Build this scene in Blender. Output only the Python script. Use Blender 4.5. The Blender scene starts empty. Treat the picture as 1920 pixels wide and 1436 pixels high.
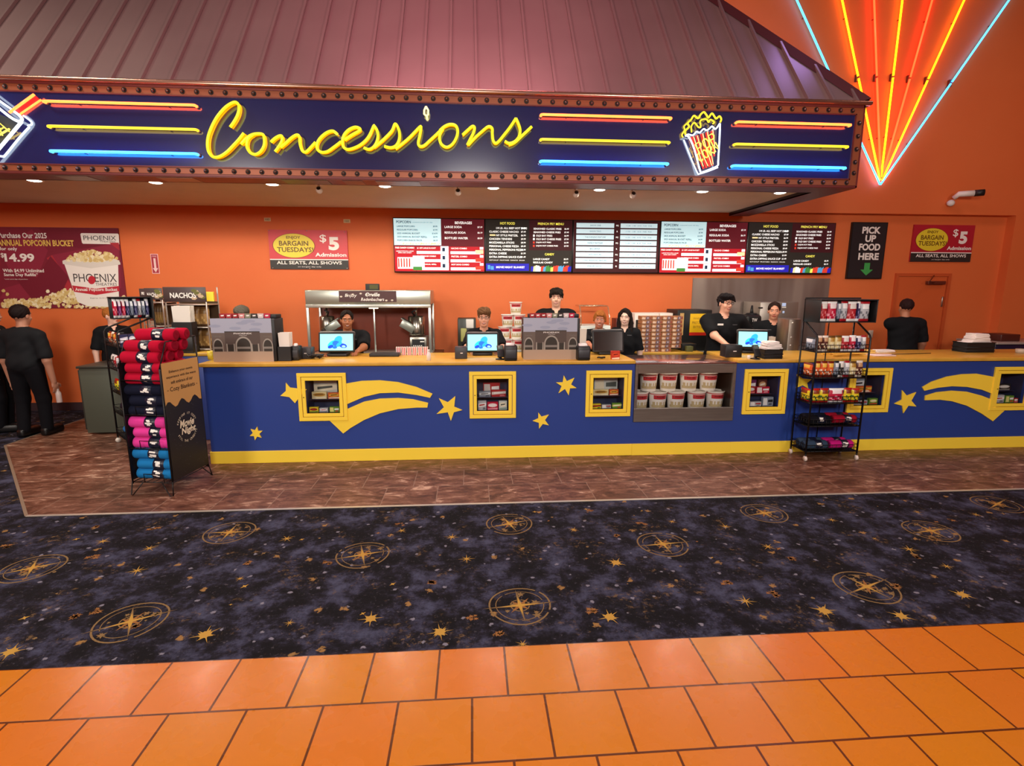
import bpy, bmesh, math, random
import numpy as np
from mathutils import Vector, Matrix
S = bpy.context.scene
COL = S.collection
# ------------------------------------------------------------------ camera
F_PX = 991.5; YAW = .0745; PITCH = .1779; ROLL = .0027; EYE = 1.8
cy, sy, cp, sp, cr, sr = math.cos(YAW), math.sin(YAW), math.cos(PITCH), math.sin(PITCH), math.cos(ROLL), math.sin(ROLL)
FWD = Vector((sy*cp, cy*cp, -sp)); RG = Vector((cy, -sy, 0)); UP = RG.cross(FWD)
R2 = RG*cr + UP*sr; U2 = UP*cr - RG*sr
CAM = Vector((0, 0, EYE))
cd = bpy.data.cameras.new('camera'); cam = bpy.data.objects.new('camera', cd); COL.objects.link(cam)
cd.sensor_width = 36; cd.lens = F_PX/1920*36; cd.clip_end = 60
mw = Matrix((R2, U2, -FWD)).transposed().to_4x4(); mw.translation = CAM
cam.matrix_world = mw
S.camera = cam
def ray(x, y): return FWD + R2*((x-960)/F_PX) - U2*((y-718)/F_PX)
def at(x, y, Y):
    d = ray(x, y); return CAM + d*(Y/d.y)
def fl(x, y, z=0.0):
    d = ray(x, y); return CAM + d*((z-EYE)/d.z)
# ------------------------------------------------------------------ view, world, big lights
S.view_settings.view_transform = 'Standard'; S.view_settings.look = 'None'
S.view_settings.gamma = 1; S.view_settings.use_curve_mapping = False
S.view_settings.exposure = 0.25
w = bpy.data.worlds.new('world'); S.world = w; w.use_nodes = True
w.node_tree.nodes['Background'].inputs[0].default_value = (1, .9, .88, 1)
w.node_tree.nodes['Background'].inputs[1].default_value = 0.2
def srgb(h):
    if isinstance(h, str):
        h = h.lstrip('#'); c = [int(h[i:i+2], 16)/255 for i in (0, 2, 4)]
    else: c = [v/255 for v in h]
    return tuple((v/12.92 if v <= .04045 else ((v+.055)/1.055)**2.4) for v in c)
R_ = math.radians
def area_light(name, loc, size, power, col, rot=(0, 0, 0), size_y=None):
    l = bpy.data.lights.new(name, 'AREA'); l.energy = power; l.color = col; l.size = size
    if size_y: l.shape = 'RECTANGLE'; l.size_y = size_y
    o = bpy.data.objects.new(name, l); o.location = loc; o.rotation_euler = rot; COL.objects.link(o); return o
# unseen lobby lamps; low row behind and far-left one added as fill
for i, (x, y, z, p, c, tl) in enumerate([(-5, -1.8, 3.5, 185, (1, .90, .80), 80), (0, -1.8, 3.5, 200, (1, .94, .86), 80), (5, -1.8, 3.5, 120, (1, .86, .78), 80),
                                  (-3.5, 3.2, 6.2, 22, (1, .84, .78), 0), (-6.2, 3.4, 6.2, 150, (1, .88, .76), 0), (.3, 3.2, 6.2, 20, (1, .84, .80), 0), (4.2, 3.2, 6.2, 24, (1, .70, .66), 0), (8.2, 4.5, 6.2, 30, (1, .6, .5), 0)]):
    area_light('lobby_fill', (x, y, z), 1.1, p, c, (R_(tl), 0, 0))
area_light('pink_neon_glow', (-.15, 5.0, 6.4), 3.0, 85, (1, .32, .42), (R_(20), 0, 0), .2); area_light('violet_neon_glow', (4.4, 6.6, 5.6), .5, 7, (.5, .35, 1), (0, R_(35), 0))
# ------------------------------------------------------------------ materials
MATS = {}
def mat(name, col, rough=.5, metal=0., emit=None, es=1., spec=.5, coat=0., alpha=1., trans=0.):
    if name in MATS: return MATS[name]
    m = bpy.data.materials.new(name); m.use_nodes = True; b = m.node_tree.nodes['Principled BSDF']
    b.inputs['Base Color'].default_value = (*srgb(col), 1); b.inputs['Roughness'].default_value = rough
    b.inputs['Metallic'].default_value = metal; b.inputs['Specular IOR Level'].default_value = spec
    b.inputs['Coat Weight'].default_value = coat; b.inputs['Coat Roughness'].default_value = .08
    b.inputs['Alpha'].default_value = alpha; b.inputs['Transmission Weight'].default_value = trans
    if emit is not None:
        b.inputs['Emission Color'].default_value = (*srgb(emit), 1); b.inputs['Emission Strength'].default_value = es
    MATS[name] = m; return m
def nodes_of(m):
    nt = m.node_tree; return nt, nt.nodes, nt.links, nt.nodes['Principled BSDF']
def noisy(name, cols, scale=5, rough=.6, bump=0., detail=6, stretch=(1, 1, 1), metal=0., dist=0., pos=None, rvar=0.):
    """procedural noise colour between several colours, object space"""
    if name in MATS: return MATS[name]
    m = mat(name, cols[0], rough, metal); nt, N, L, b = nodes_of(m)
    tc = N.new('ShaderNodeTexCoord'); mp = N.new('ShaderNodeMapping'); mp.inputs['Scale'].default_value = stretch
    L.new(tc.outputs['Object'], mp.inputs[0]); nz = N.new('ShaderNodeTexNoise'); nz.inputs['Scale'].default_value = scale
    nz.inputs['Detail'].default_value = detail; nz.inputs['Distortion'].default_value = dist; L.new(mp.outputs[0], nz.inputs[0])
    cr_ = N.new('ShaderNodeValToRGB'); L.new(nz.outputs[0], cr_.inputs[0])
    n = len(cols); e = cr_.color_ramp.elements
    while len(e) < n: e.new(.5)
    for i, c in enumerate(cols):
        e[i].position = (pos[i] if pos else .3+.4*i/max(1, n-1)); e[i].color = (*srgb(c), 1)
    L.new(cr_.outputs[0], b.inputs['Base Color'])
    if bump:
        bp = N.new('ShaderNodeBump'); bp.inputs['Strength'].default_value = bump; bp.inputs['Distance'].default_value = .01
        L.new(nz.outputs[0], bp.inputs['Height']); L.new(bp.outputs[0], b.inputs['Normal'])
    if rvar:
        mr = N.new('ShaderNodeMapRange'); mr.inputs[3].default_value = max(.02, rough-rvar); mr.inputs[4].default_value = rough+rvar
        L.new(nz.outputs[0], mr.inputs[0]); L.new(mr.outputs[0], b.inputs['Roughness'])
    return m
def P(c, rough=.5, metal=0.):
    """plain paint by colour"""
    key = 'paint_%s_%d_%d' % (c if isinstance(c, str) else '%02x%02x%02x' % tuple(c), rough*100, metal*100)
    return mat(key, c, rough, metal)
def E_(c, s): return mat('glow_%s_%d' % (c, s*100), c, .4, 0, emit=c, es=s)
# ------------------------------------------------------------------ mesh builder
FONT_CACHE = {}
def font_mesh(s, bold):
    k = (s, bold)
    if k not in FONT_CACHE:
        c = bpy.data.curves.new('t', 'FONT'); c.body = s; c.size = 1; c.offset = bold; c.resolution_u = 2 if len(s) > 7 else 4; c.fill_mode = 'FRONT'
        o = bpy.data.objects.new('t', c); me = bpy.data.meshes.new_from_object(o)
        v = np.array([p.co[:2] for p in me.vertices]).reshape(-1, 2); f = [tuple(p.vertices) for p in me.polygons]
        bpy.data.objects.remove(o); bpy.data.curves.remove(c); bpy.data.meshes.remove(me); FONT_CACHE[k] = (v, f)
    return FONT_CACHE[k]
class MB:
    def __init__(s): s.v = []; s.f = []; s.mi = []; s.sm = []
    def add(s, vs, fs, m=0, smooth=False):
        o = len(s.v); s.v += [tuple(p) for p in vs]
        for q in fs: s.f.append(tuple(o+i for i in q)); s.mi.append(m); s.sm.append(smooth)
        return s
    def box(s, x0, x1, y0, y1, z0, z1, m=0, T=None):
        vs = [Vector((x, y, z)) for x in (x0, x1) for y in (y0, y1) for z in (z0, z1)]
        if T: vs = [T @ p for p in vs]
        return s.add(vs, [(0, 1, 3, 2), (4, 6, 7, 5), (0, 4, 5, 1), (2, 3, 7, 6), (0, 2, 6, 4), (1, 5, 7, 3)], m)
    def bbox(s, x0, x1, y0, y1, z0, z1, r=.01, m=0, T=None, seg=2):
        """rounded box"""
        bm = bmesh.new(); bmesh.ops.create_cube(bm, size=1)
        for q in bm.verts: q.co = Vector(((x0+x1)/2+q.co.x*(x1-x0), (y0+y1)/2+q.co.y*(y1-y0), (z0+z1)/2+q.co.z*(z1-z0)))
        bmesh.ops.bevel(bm, geom=bm.edges[:], offset=r, segments=seg, affect='EDGES', profile=.5)
        return s.bm(bm, m, T, True)
    def bm(s, bm, m=0, T=None, smooth=False):
        bm.verts.index_update(); vs = [(T @ q.co) if T else q.co.copy() for q in bm.verts]
        s.add(vs, [[q.index for q in f.verts] for f in bm.faces], m, smooth); bm.free(); return s
    def poly(s, pts, d, m=0, T=None):
        """prism: pts 3D loop, extruded along vector d (closed)"""
        pts = [Vector(p) for p in pts]; d = Vector(d); n = len(pts); vs = pts+[p+d for p in pts]
        if T: vs = [T @ p for p in vs]
        return s.add(vs, [tuple(range(n)), tuple(range(2*n-1, n-1, -1))]+[(i, (i+1) % n, n+(i+1) % n, n+i)[::-1] for i in range(n)], m)
    def tube(s, pts, r, n=8, m=0, closed=False, caps=True, smooth=True):
        pts = [Vector(p) for p in pts]; k = len(pts); rs = r if isinstance(r, (list, tuple)) else [r]*k
        rings = []; prev = None
        for i, p in enumerate(pts):
            a = pts[(i-1) % k] if (closed or i > 0) else p; b = pts[(i+1) % k] if (closed or i < k-1) else p
            t = (b-a).normalized() if (b-a).length > 1e-9 else Vector((0, 0, 1))
            if prev is None: u = t.orthogonal().normalized()
            else:
                u = prev-t*prev.dot(t); u = u.normalized() if u.length > 1e-6 else t.orthogonal().normalized()
            prev = u; w_ = t.cross(u)
            rings.append([p+(u*math.cos(2*math.pi*j/n)+w_*math.sin(2*math.pi*j/n))*rs[i] for j in range(n)])
        vs = [q for rg in rings for q in rg]; fs = []
        for i in range(k if closed else k-1):
            a = i*n; b = ((i+1) % k)*n
            for j in range(n): fs.append((a+j, a+(j+1) % n, b+(j+1) % n, b+j))
        if caps and not closed: fs.append(tuple(range(n))[::-1]); fs.append(tuple(range((k-1)*n, k*n)))
        return s.add(vs, fs, m, smooth)
    def cyl(s, p, q, r, n=16, m=0, r2=None):
        return s.tube([p, q], [r, r if r2 is None else r2], n, m)
    def lathe(s, prof, n=24, m=0, c=(0, 0, 0), T=None, arc=None, smooth=True):
        """prof: [(r,z)...] about z axis through c; m may be a list per segment"""
        c = Vector(c); vs = []; fs = []; k = len(prof)
        for r, z in prof:
            for j in range(n):
                a = 2*math.pi*j/n; vs.append(c+Vector((r*math.cos(a), r*math.sin(a), z)))
        if T: vs = [T @ q for q in vs]
        for i in range(k-1):
            seg = [(i*n+j, i*n+(j+1) % n, (i+1)*n+(j+1) % n, (i+1)*n+j) for j in range(n)]
            s.add(vs if i == 0 else [], [tuple(x-(0 if i == 0 else len(vs)) for x in q) for q in seg], m[i] if isinstance(m, list) else m, smooth)
        caps = []
        if prof[0][0] > 1e-4: caps.append(tuple(range(n))[::-1])
        if prof[-1][0] > 1e-4: caps.append(tuple(range((k-1)*n, k*n)))
        for q in caps: s.add([], [tuple(x-len(vs) for x in q)], m[0] if isinstance(m, list) else m)
        return s
    def ball(s, c, r, m=0, sub=2, T=None):
        bm = bmesh.new(); bmesh.ops.create_icosphere(bm, subdivisions=sub, radius=1); r = r if isinstance(r, (tuple, list)) else (r, r, r)
        for q in bm.verts: q.co = Vector((q.co.x*r[0]+c[0], q.co.y*r[1]+c[1], q.co.z*r[2]+c[2]))
        return s.bm(bm, m, T, True)
    def flat(s, pts, m=0):
        return s.add([Vector(p) for p in pts], [tuple(range(len(pts)))], m)
    def text(s, t, o, w=None, h=None, ux=(1, 0, 0), uy=(0, 0, 1), m=0, bold=.0, al='c', shear=0.):
        """flat lettering centred (al=c) or starting (al=l) at o, fitted to width w and / or height h"""
        v, f = font_mesh(t, bold)
        if not len(v): return s
        v = v.copy(); mn = v.min(0); mx = v.max(0); sz = mx-mn
        kx = w/sz[0] if w else None; ky = h/sz[1] if h else None
        kx = kx or ky; ky = ky or kx
        q = (v-mn)*np.array([kx, ky]); W_ = sz[0]*kx; H_ = sz[1]*ky
        q[:, 0] += q[:, 1]*shear; q[:, 1] -= H_/2
        q[:, 0] -= W_/2 if al == 'c' else (W_ if al == 'r' else 0)
        o = Vector(o); ux = Vector(ux); uy = Vector(uy)
        return s.add([o+ux*float(a)+uy*float(b) for a, b in q], f, m)
    def build(s, name, mats, parent=None, kind=None, local=False, smooth=None, bevel=0, origin=None):
        me = bpy.data.meshes.new(name); mats = mats if isinstance(mats, (list, tuple)) else [mats]
        arr = np.array([tuple(p) for p in s.v], dtype=float).reshape(-1, 3)
        if parent is None:
            lo = arr.min(0); hi = arr.max(0); loc = Vector(origin) if origin else Vector(((lo[0]+hi[0])/2, (lo[1]+hi[1])/2, lo[2]))
            arr = arr-np.array(loc)
        else:
            loc = Vector((0, 0, 0))
            if not local: arr = arr-np.array(wloc(parent))
        me.from_pydata(arr.tolist(), [], s.f)
        for m in mats: me.materials.append(m)
        me.polygons.foreach_set('material_index', s.mi)
        me.polygons.foreach_set('use_smooth', [bool(smooth) if smooth is not None else x for x in s.sm])
        me.update()
        o = bpy.data.objects.new(name, me); COL.objects.link(o); o.location = loc
        if parent: o.parent = parent
        if kind: o['kind'] = kind
        if bevel:
            b = o.modifiers.new('b', 'BEVEL'); b.width = bevel; b.segments = 2; b.limit_method = 'ANGLE'; b.angle_limit = .6
        return o
def wloc(o):
    v = Vector((0, 0, 0))
    while o: v += o.location; o = o.parent
    return v
def thing(name, label, cat, loc, rotz=0, group=None):
    o = bpy.data.objects.new(name, None); COL.objects.link(o); o.location = loc; o.rotation_euler = (0, 0, rotz)
    o.empty_display_size = .05; return tag(o, label, cat, group)
def tag(o, label, cat, group=None):
    o['label'] = label; o['category'] = cat
    if group: o['group'] = group
    return o
def kids(o): return [c for c in KIDS_SRC if c.parent == o]
def copy_tree(o, parent=None):
    ch = [c for c in COL.objects if c.parent == o]
    c = o.copy(); COL.objects.link(c)
    if parent: c.parent = parent
    for k in ch: copy_tree(k, c)
    return c
def catmull(pts, n=6, closed=False):
    pts = [Vector(p) for p in pts]; out = []; k = len(pts)
    rng = range(k if closed else k-1)
    for i in rng:
        g = (lambda j: pts[j % k]) if closed else (lambda j: pts[min(max(j, 0), k-1)])
        p0, p1, p2, p3 = g(i-1), g(i), g(i+1), g(i+2)
        for j in range(n):
            t = j/n
            out.append(.5*((2*p1)+(p2-p0)*t+(2*p0-5*p1+4*p2-p3)*t*t+(3*p1-p0-3*p2+p3)*t**3))
    if not closed: out.append(pts[-1])
    return out
R = math.radians
BLK = mat('black_plastic', '#17181a', .45); BLKM = mat('black_metal', '#121214', .4, .3)
WHT = mat('white_plastic', '#e8e4df', .45)
YEL = mat('yellow_paint', '#ffdb42', .42); BLU = mat('blue_paint', '#24408e', .42)
STEEL = mat('steel', '#b8bab4', .28, 1.)
GLASS = mat('clear_glass', '#202020', .02, 0, alpha=.12)
TXW = mat('white_ink', '#f4f0ea', .6); TXB = mat('black_ink', '#111111', .6)
# ================================================================== room shell
YW = 8.1
def floor_mats():
    # carpet: dark marbled navy and black pile with gold flecks
    m = mat('carpet_pile', '#14141f', .95, spec=.2); nt, N, L, b = nodes_of(m)
    tc = N.new('ShaderNodeTexCoord')
    def noise(sc, det=8, dist=0., seed=0):
        mp = N.new('ShaderNodeMapping'); mp.inputs['Location'].default_value = (seed*7.3, seed*3.1, 0); L.new(tc.outputs['Object'], mp.inputs[0])
        n = N.new('ShaderNodeTexNoise'); n.inputs['Scale'].default_value = sc; n.inputs['Detail'].default_value = det
        n.inputs['Distortion'].default_value = dist; n.inputs['Roughness'].default_value = .74; L.new(mp.outputs[0], n.inputs[0]); return n.outputs[0]
    def ramp(src, pts):
        r = N.new('ShaderNodeValToRGB'); e = r.color_ramp.elements
        while len(e) < len(pts): e.new(.5)
        for i, (p, c) in enumerate(pts): e[i].position = p; e[i].color = (*(srgb(c) if isinstance(c, str) else c), 1)
        L.new(src, r.inputs[0]); return r.outputs[0]
    def mix(a, c2, f):
        x = N.new('ShaderNodeMix'); x.data_type = 'RGBA'; L.new(f, x.inputs[0])
        for sock, val in ((6, a), (7, c2)):
            if isinstance(val, str): x.inputs[sock].default_value = (*srgb(val), 1)
            else: L.new(val, x.inputs[sock])
        return x.outputs[2]
    base = ramp(noise(4.4, 15, .0), [(.44, '#0c0a0f'), (.50, '#1a1822'), (.54, '#2b2b3c'), (.63, '#414459')])
    fleck = ramp(noise(34, 3, 0, 2), [(.0, (0, 0, 0)), (.60, (0, 0, 0)), (.68, (.8, .8, .8))])
    base = mix(base, '#4b474f', fleck)
    gz = ramp(noise(3.3, 4, 0, 5), [(.0, (0, 0, 0)), (.54, (0, 0, 0)), (.64, (.8, .8, .8))])
    gf = ramp(noise(26, 4, 0, 7), [(.0, (0, 0, 0)), (.53, (0, 0, 0)), (.62, (1, 1, 1))])
    mul = N.new('ShaderNodeMath'); mul.operation = 'MULTIPLY'; L.new(gz, mul.inputs[0]); L.new(gf, mul.inputs[1])
    base = mix(base, '#6e5638', mul.outputs[0])
    # small round dots
    for sc, th, c, sd in ((2.3, .03, '#94703f', 1), (4.1, .035, '#7c7a86', 3)):
        mp = N.new('ShaderNodeMapping'); mp.inputs['Location'].default_value = (sd*1.7, sd*2.3, 0); mp.inputs['Scale'].default_value = (1, 1, 0); L.new(tc.outputs['Object'], mp.inputs[0])
        nz = N.new('ShaderNodeTexNoise'); nz.inputs['Scale'].default_value = 45; L.new(tc.outputs['Object'], nz.inputs[0])
        v = N.new('ShaderNodeTexVoronoi'); v.inputs['Scale'].default_value = sc; v.voronoi_dimensions = '2D'; L.new(mp.outputs[0], v.inputs[0])
        ad = N.new('ShaderNodeMath'); ad.operation = 'MULTIPLY_ADD'; ad.inputs[1].default_value = .16; L.new(nz.outputs[0], ad.inputs[0]); L.new(v.outputs[0], ad.inputs[2])
        r = ramp(ad.outputs[0], [(.0, (1, 1, 1)), (.08+th, (.85, .85, .85)), (.10+th, (0, 0, 0))])
        base = mix(base, c, r)
    L.new(base, b.inputs['Base Color'])
    bp = N.new('ShaderNodeBump'); bp.inputs['Strength'].default_value = .5; bp.inputs['Distance'].default_value = .004
    nf = N.new('ShaderNodeTexNoise'); nf.inputs['Scale'].default_value = 260; L.new(tc.outputs['Object'], nf.inputs[0]); L.new(nf.outputs[0], bp.inputs['Height']); L.new(bp.outputs[0], b.inputs['Normal'])
    # brown slate-look tile
    m2 = mat('slate_tile', '#7a4a36', .38, spec=.35); nt, N, L, b = nodes_of(m2); tc = N.new('ShaderNodeTexCoord')
    br = N.new('ShaderNodeTexBrick'); br.offset = .5; br.inputs['Scale'].default_value = 1
    br.inputs['Brick Width'].default_value = .46; br.inputs['Row Height'].default_value = .43; br.inputs['Mortar Size'].default_value = .0035; br.inputs['Mortar Smooth'].default_value = .1; br.inputs['Bias'].default_value = 0
    br.inputs['Color1'].default_value = (.25, .25, .25, 1); br.inputs['Color2'].default_value = (.8, .8, .8, 1); br.inputs['Mortar'].default_value = (.5, .5, .5, 1)
    mp = N.new('ShaderNodeMapping'); mp.inputs['Location'].default_value = (.1, .06, 0); L.new(tc.outputs['Object'], mp.inputs[0]); L.new(mp.outputs[0], br.inputs[0])
    n1 = N.new('ShaderNodeTexNoise'); n1.inputs['Scale'].default_value = 4.2; n1.inputs['Detail'].default_value = 14; n1.inputs['Roughness'].default_value = .74; n1.inputs['Distortion'].default_value = .7
    mp2 = N.new('ShaderNodeMapping'); mp2.inputs['Scale'].default_value = (1, 2.4, 1); L.new(tc.outputs['Object'], mp2.inputs[0])
    off = N.new('ShaderNodeVectorMath'); off.operation = 'ADD'; L.new(mp2.outputs[0], off.inputs[0])
    sc_ = N.new('ShaderNodeVectorMath'); sc_.operation = 'SCALE'; sc_.inputs[3].default_value = 9; L.new(br.outputs['Color'], sc_.inputs[0]); L.new(sc_.outputs[0], off.inputs[1])
    L.new(off.outputs[0], n1.inputs[0])
    r = N.new('ShaderNodeValToRGB'); e = r.color_ramp.elements
    for q in (.42, .52, .62): e.new(q)
    for i, (p_, c) in enumerate([(.32, '#3c2219'), (.43, '#553527'), (.5, '#6b4636'), (.57, '#825c4a'), (.66, '#c4a48c')]): e[i].position = p_; e[i].color = (*srgb(c), 1)
    L.new(n1.outputs[0], r.inputs[0])
    x = N.new('ShaderNodeMix'); x.data_type = 'RGBA'; x.inputs[7].default_value = (*srgb('#8a7060'), 1); L.new(br.outputs['Fac'], x.inputs[0]); L.new(r.outputs[0], x.inputs[6])
    L.new(x.outputs[2], b.inputs['Base Color'])
    bp = N.new('ShaderNodeBump'); bp.inputs['Strength'].default_value = .35; bp.inputs['Distance'].default_value = .006; L.new(n1.outputs[0], bp.inputs['Height']); L.new(bp.outputs[0], b.inputs['Normal'])
    # orange glazed tile, brick bond
    m3 = mat('orange_tile', '#d8792a', .3, spec=.3); nt, N, L, b = nodes_of(m3); tc = N.new('ShaderNodeTexCoord')
    br = N.new('ShaderNodeTexBrick'); br.offset = .5; br.inputs['Scale'].default_value = 1
    br.inputs['Brick Width'].default_value = .3235; br.inputs['Row Height'].default_value = .332; br.inputs['Mortar Size'].default_value = .0055; br.inputs['Mortar Smooth'].default_value = .2; br.inputs['Bias'].default_value = 0
    br.inputs['Color1'].default_value = (*srgb('#c07616'), 1); br.inputs['Color2'].default_value = (*srgb('#c46c20'), 1); br.inputs['Mortar'].default_value = (*srgb('#5a2c10'), 1)
    mp = N.new('ShaderNodeMapping'); mp.inputs['Location'].default_value = (.181+.3235, -2.414+.332*8, 0); L.new(tc.outputs['Object'], mp.inputs[0]); L.new(mp.outputs[0], br.inputs[0])
    L.new(br.outputs['Color'], b.inputs['Base Color'])
    n1 = N.new('ShaderNodeTexNoise'); n1.inputs['Scale'].default_value = 9; L.new(tc.outputs['Object'], n1.inputs[0])
    mr = N.new('ShaderNodeMapRange'); mr.inputs[3].default_value = .20; mr.inputs[4].default_value = .36; L.new(n1.outputs[0], mr.inputs[0]); L.new(mr.outputs[0], b.inputs['Roughness'])
    inv = N.new('ShaderNodeMath'); inv.operation = 'SUBTRACT'; inv.inputs[0].default_value = 1; L.new(br.outputs['Fac'], inv.inputs[1])
    bp = N.new('ShaderNodeBump'); bp.inputs['Strength'].default_value = .6; bp.inputs['Distance'].default_value = .004; L.new(inv.outputs[0], bp.inputs['Height']); L.new(bp.outputs[0], b.inputs['Normal'])
    return m, m2, m3
CARP, SLATE, OTILE = floor_mats()
GOLD = mat('carpet_gold', '#b08a40', .95, spec=.1); GOLD2 = mat('carpet_dull_gold', '#7c6442', .95, spec=.1); GOLD3 = mat('carpet_orange', '#8a5f36', .95, spec=.1)
XL, XR, YF = -11.0, 13.0, -2.5
# tile area outline in front of the counter
TA = [(-3.56, 4.235), (-5.38, 6.28), (-5.38, YW), (XR, YW), (XR, 4.235)]
rnd = random.Random(4)
b = MB()
b.flat([(XL, 2.414, 0), (XR, 2.414, 0), (XR, 4.235, 0), (-3.56, 4.235, 0), (-5.38, 6.28, 0), (-5.38, YW, 0), (XL, YW, 0)])
def carpet_star(b, x, y, r, m, n=8, rot=0., z=.0012, thin=.3):
    pts = []
    for i in range(2*n):
        a = rot+math.pi*i/n; q = r*(1 if i % 2 == 0 else thin); 
        if i % 4 == 2: q *= .72
        pts.append((x+q*math.cos(a), y+q*math.sin(a), z))
    for i in range(2*n): b.add([(x, y, z), pts[i], pts[(i+1) % (2*n)]], [(0, 1, 2)], m)
def ring(b, x, y, r0, r1, m, z=.0011, n=40):
    for i in range(n):
        if rnd.random() < .06: continue
        a0, a1 = 2*math.pi*i/n, 2*math.pi*(i+1)/n; j = 1+.02*math.sin(3*a0)
        b.add([(x+r0*j*math.cos(a0), y+r0*j*math.sin(a0), z), (x+r1*j*math.cos(a0), y+r1*j*math.sin(a0), z), (x+r1*j*math.cos(a1), y+r1*j*math.sin(a1), z), (x+r0*j*math.cos(a1), y+r0*j*math.sin(a1), z)], [(0, 1, 2, 3)], m)
COMP = [(430, 998), (680, 1040), (245, 1165), (975, 1135), (955, 982), (1243, 1020), (1625, 1100), (60, 1065), (1433, 962), (1745, 995), (1870, 945), (598, 1222), (1370, 1175)]
for (x, y) in COMP:
    p = fl(x, y); r = .17
    if p.y < 2.62 : 
        continue
    ring(b, p.x, p.y, r, r+.010, 2); ring(b, p.x, p.y, r*.80, r*.80+.005, 2)
    a_ = rnd.random()*.5; carpet_star(b, p.x, p.y, r*1.30, 2, 4, a_, .0011, .07); carpet_star(b, p.x, p.y, r*.70, 1, 4, a_, .0014, .13); carpet_star(b, p.x, p.y, r*.52, 3, 4, a_+.785, .0013, .2); ring(b, p.x, p.y, r*.30, r*.34, 2)
    for q in range(10): carpet_star(b, p.x+rnd.uniform(-.7, .7)*r, p.y+rnd.uniform(-.7, .7)*r, r*rnd.uniform(.06, .2), 2, 6, rnd.random(), .0012, .4)
STARS = [(385, 1190, 1.3), (695, 1160, 1.2), (1143, 1157, 1.2), (825, 1185, 1.2), (280, 1028, 1), (257, 1070, 1.1), (193, 1015, 1), (538, 1010, 1), (875, 1048, 1), (847, 1007, 1), (753, 995, .8), (1075, 993, .8),
         (1155, 1055, 1.2), (1360, 987, .9), (1440, 1025, 1), (1398, 1127, 1.1), (1545, 1145, 1.3), (1705, 1030, 1.1), (1720, 960, .7), (1560, 975, .8), (1805, 1115, 1.2), (1690, 1155, 1.2), (20, 1222, 1.2), (1260, 978, .7),
         (543, 1168, .6), (1775, 1062, .8), (1830, 965, .8), (1640, 1010, .5), (450, 1085, .6), (980, 1208, .7)]
for (x, y, k) in STARS:
    p = fl(x, y); carpet_star(b, p.x, p.y, .062*k, 1, rnd.choice([7, 8, 8]), rnd.random()*3, .0014, .15)
    if k >= 1.2: carpet_star(b, p.x, p.y, .035*k, 1, 8, rnd.random()*3, .0013, .6)
def blob(b, x, y, r, m, z=.0010):
    n = 11; pts = [(x+r*(.6+.5*rnd.random())*math.cos(2*math.pi*i/n), y+r*(.6+.5*rnd.random())*math.sin(2*math.pi*i/n), z) for i in range(n)]
    b.flat(pts, m)
for i in range(260):
    x = rnd.uniform(-6, 9); y = 2.45+(rnd.random()**1.0)*1.76
    if i < 60: y = rnd.uniform(4.4, 7.9); x = rnd.uniform(-8, -5.6)
    t = rnd.random()
    if t < .16:
        for q in range(5): carpet_star(b, x+rnd.uniform(-.03, .03), y+rnd.uniform(-.02, .02), rnd.uniform(.012, .032), 3, 7, rnd.random(), .001, .4)
    elif t < .42: carpet_star(b, x, y, rnd.uniform(.012, .03), rnd.choice([1, 2, 3]), 4, rnd.random(), .0012, .3)
    elif t < .7: blob(b, x, y, rnd.uniform(.006, .014), 2)
    else: blob(b, x, y, rnd.uniform(.006, .012), 4)
b.build('floor', [CARP, GOLD, GOLD2, GOLD3, mat('carpet_pale', '#6f6d78', .95)], kind='structure', origin=(0, 0, 0))
MB().flat([(x, y, 0) for x, y in TA][::-1]).build('floor', SLATE, kind='structure', origin=(0, 0, 0))
MB().flat([(XL, YF, 0), (XR, YF, 0), (XR, 2.414, 0), (XL, 2.414, 0)]).build('floor', OTILE, kind='structure', origin=(0, 0, 0))
# aluminium edging between carpet and tile
b = MB(); b.poly([(-3.56, 4.222, 0), (-3.56, 4.222, .004), (-3.56, 4.248, .004), (-3.56, 4.248, 0)], (XR+3.56, 0, 0)); b.build('trim_1', mat('edging', '#e6dccc', .28, .6), kind='structure')
b = MB(); d = Vector((-1.82, 2.045, 0)); b.poly([(-3.572, 4.23, 0), (-3.572, 4.23, .003), (-3.555, 4.245, .003), (-3.555, 4.245, 0)], d); b.poly([(-5.392, 6.275, 0), (-5.392, 6.275, .003), (-5.375, 6.275, .003), (-5.375, 6.275, 0)], (0, 1.8, 0)); b.build('trim_2', mat('edging_dull', '#8d7a66', .5, .3), kind='structure')
WALL = noisy('orange_wall', ['#dc6c34', '#df723a'], 1.2, .62, .03, 3)
# back wall: upper bulkhead stands .14 in front of the lower recess
b = MB()
b.box(XL, 8.46, YW, YW+.2, 0, 2.93)                       # recess back
b.box(XL, XR, YW-.14, YW+.2, 2.93, 6.6)
b.box(8.46, XR, YW-.14, YW+.2, 0, 2.93)
b.build('wall_back', WALL, kind='structure', origin=(0, 0, 0))
MB().box(XL-.2, XL, YF, YW, 0, 6.6).build('wall_left', WALL, kind='structure')
MB().box(XR, XR+.2, YF, YW, 0, 6.6).build('wall_right', WALL, kind='structure')
MB().box(XL, XR, YF-.2, YF, 0, 6.6).build('wall_front', noisy('lobby_wall', ['#8a3f2c', '#95492f'], 1, .7), kind='structure')
MB().box(XL, XR, YF, YW, 6.6, 6.8).build('ceiling', mat('ceiling_paint', '#4a2a28', .8), kind='structure')
MB().box(XL, -3.7, YW-.015, YW, 0, .12).build('baseboard_back', mat('rubber_base', '#3a2a30', .5), kind='structure', bevel=.003)
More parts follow.
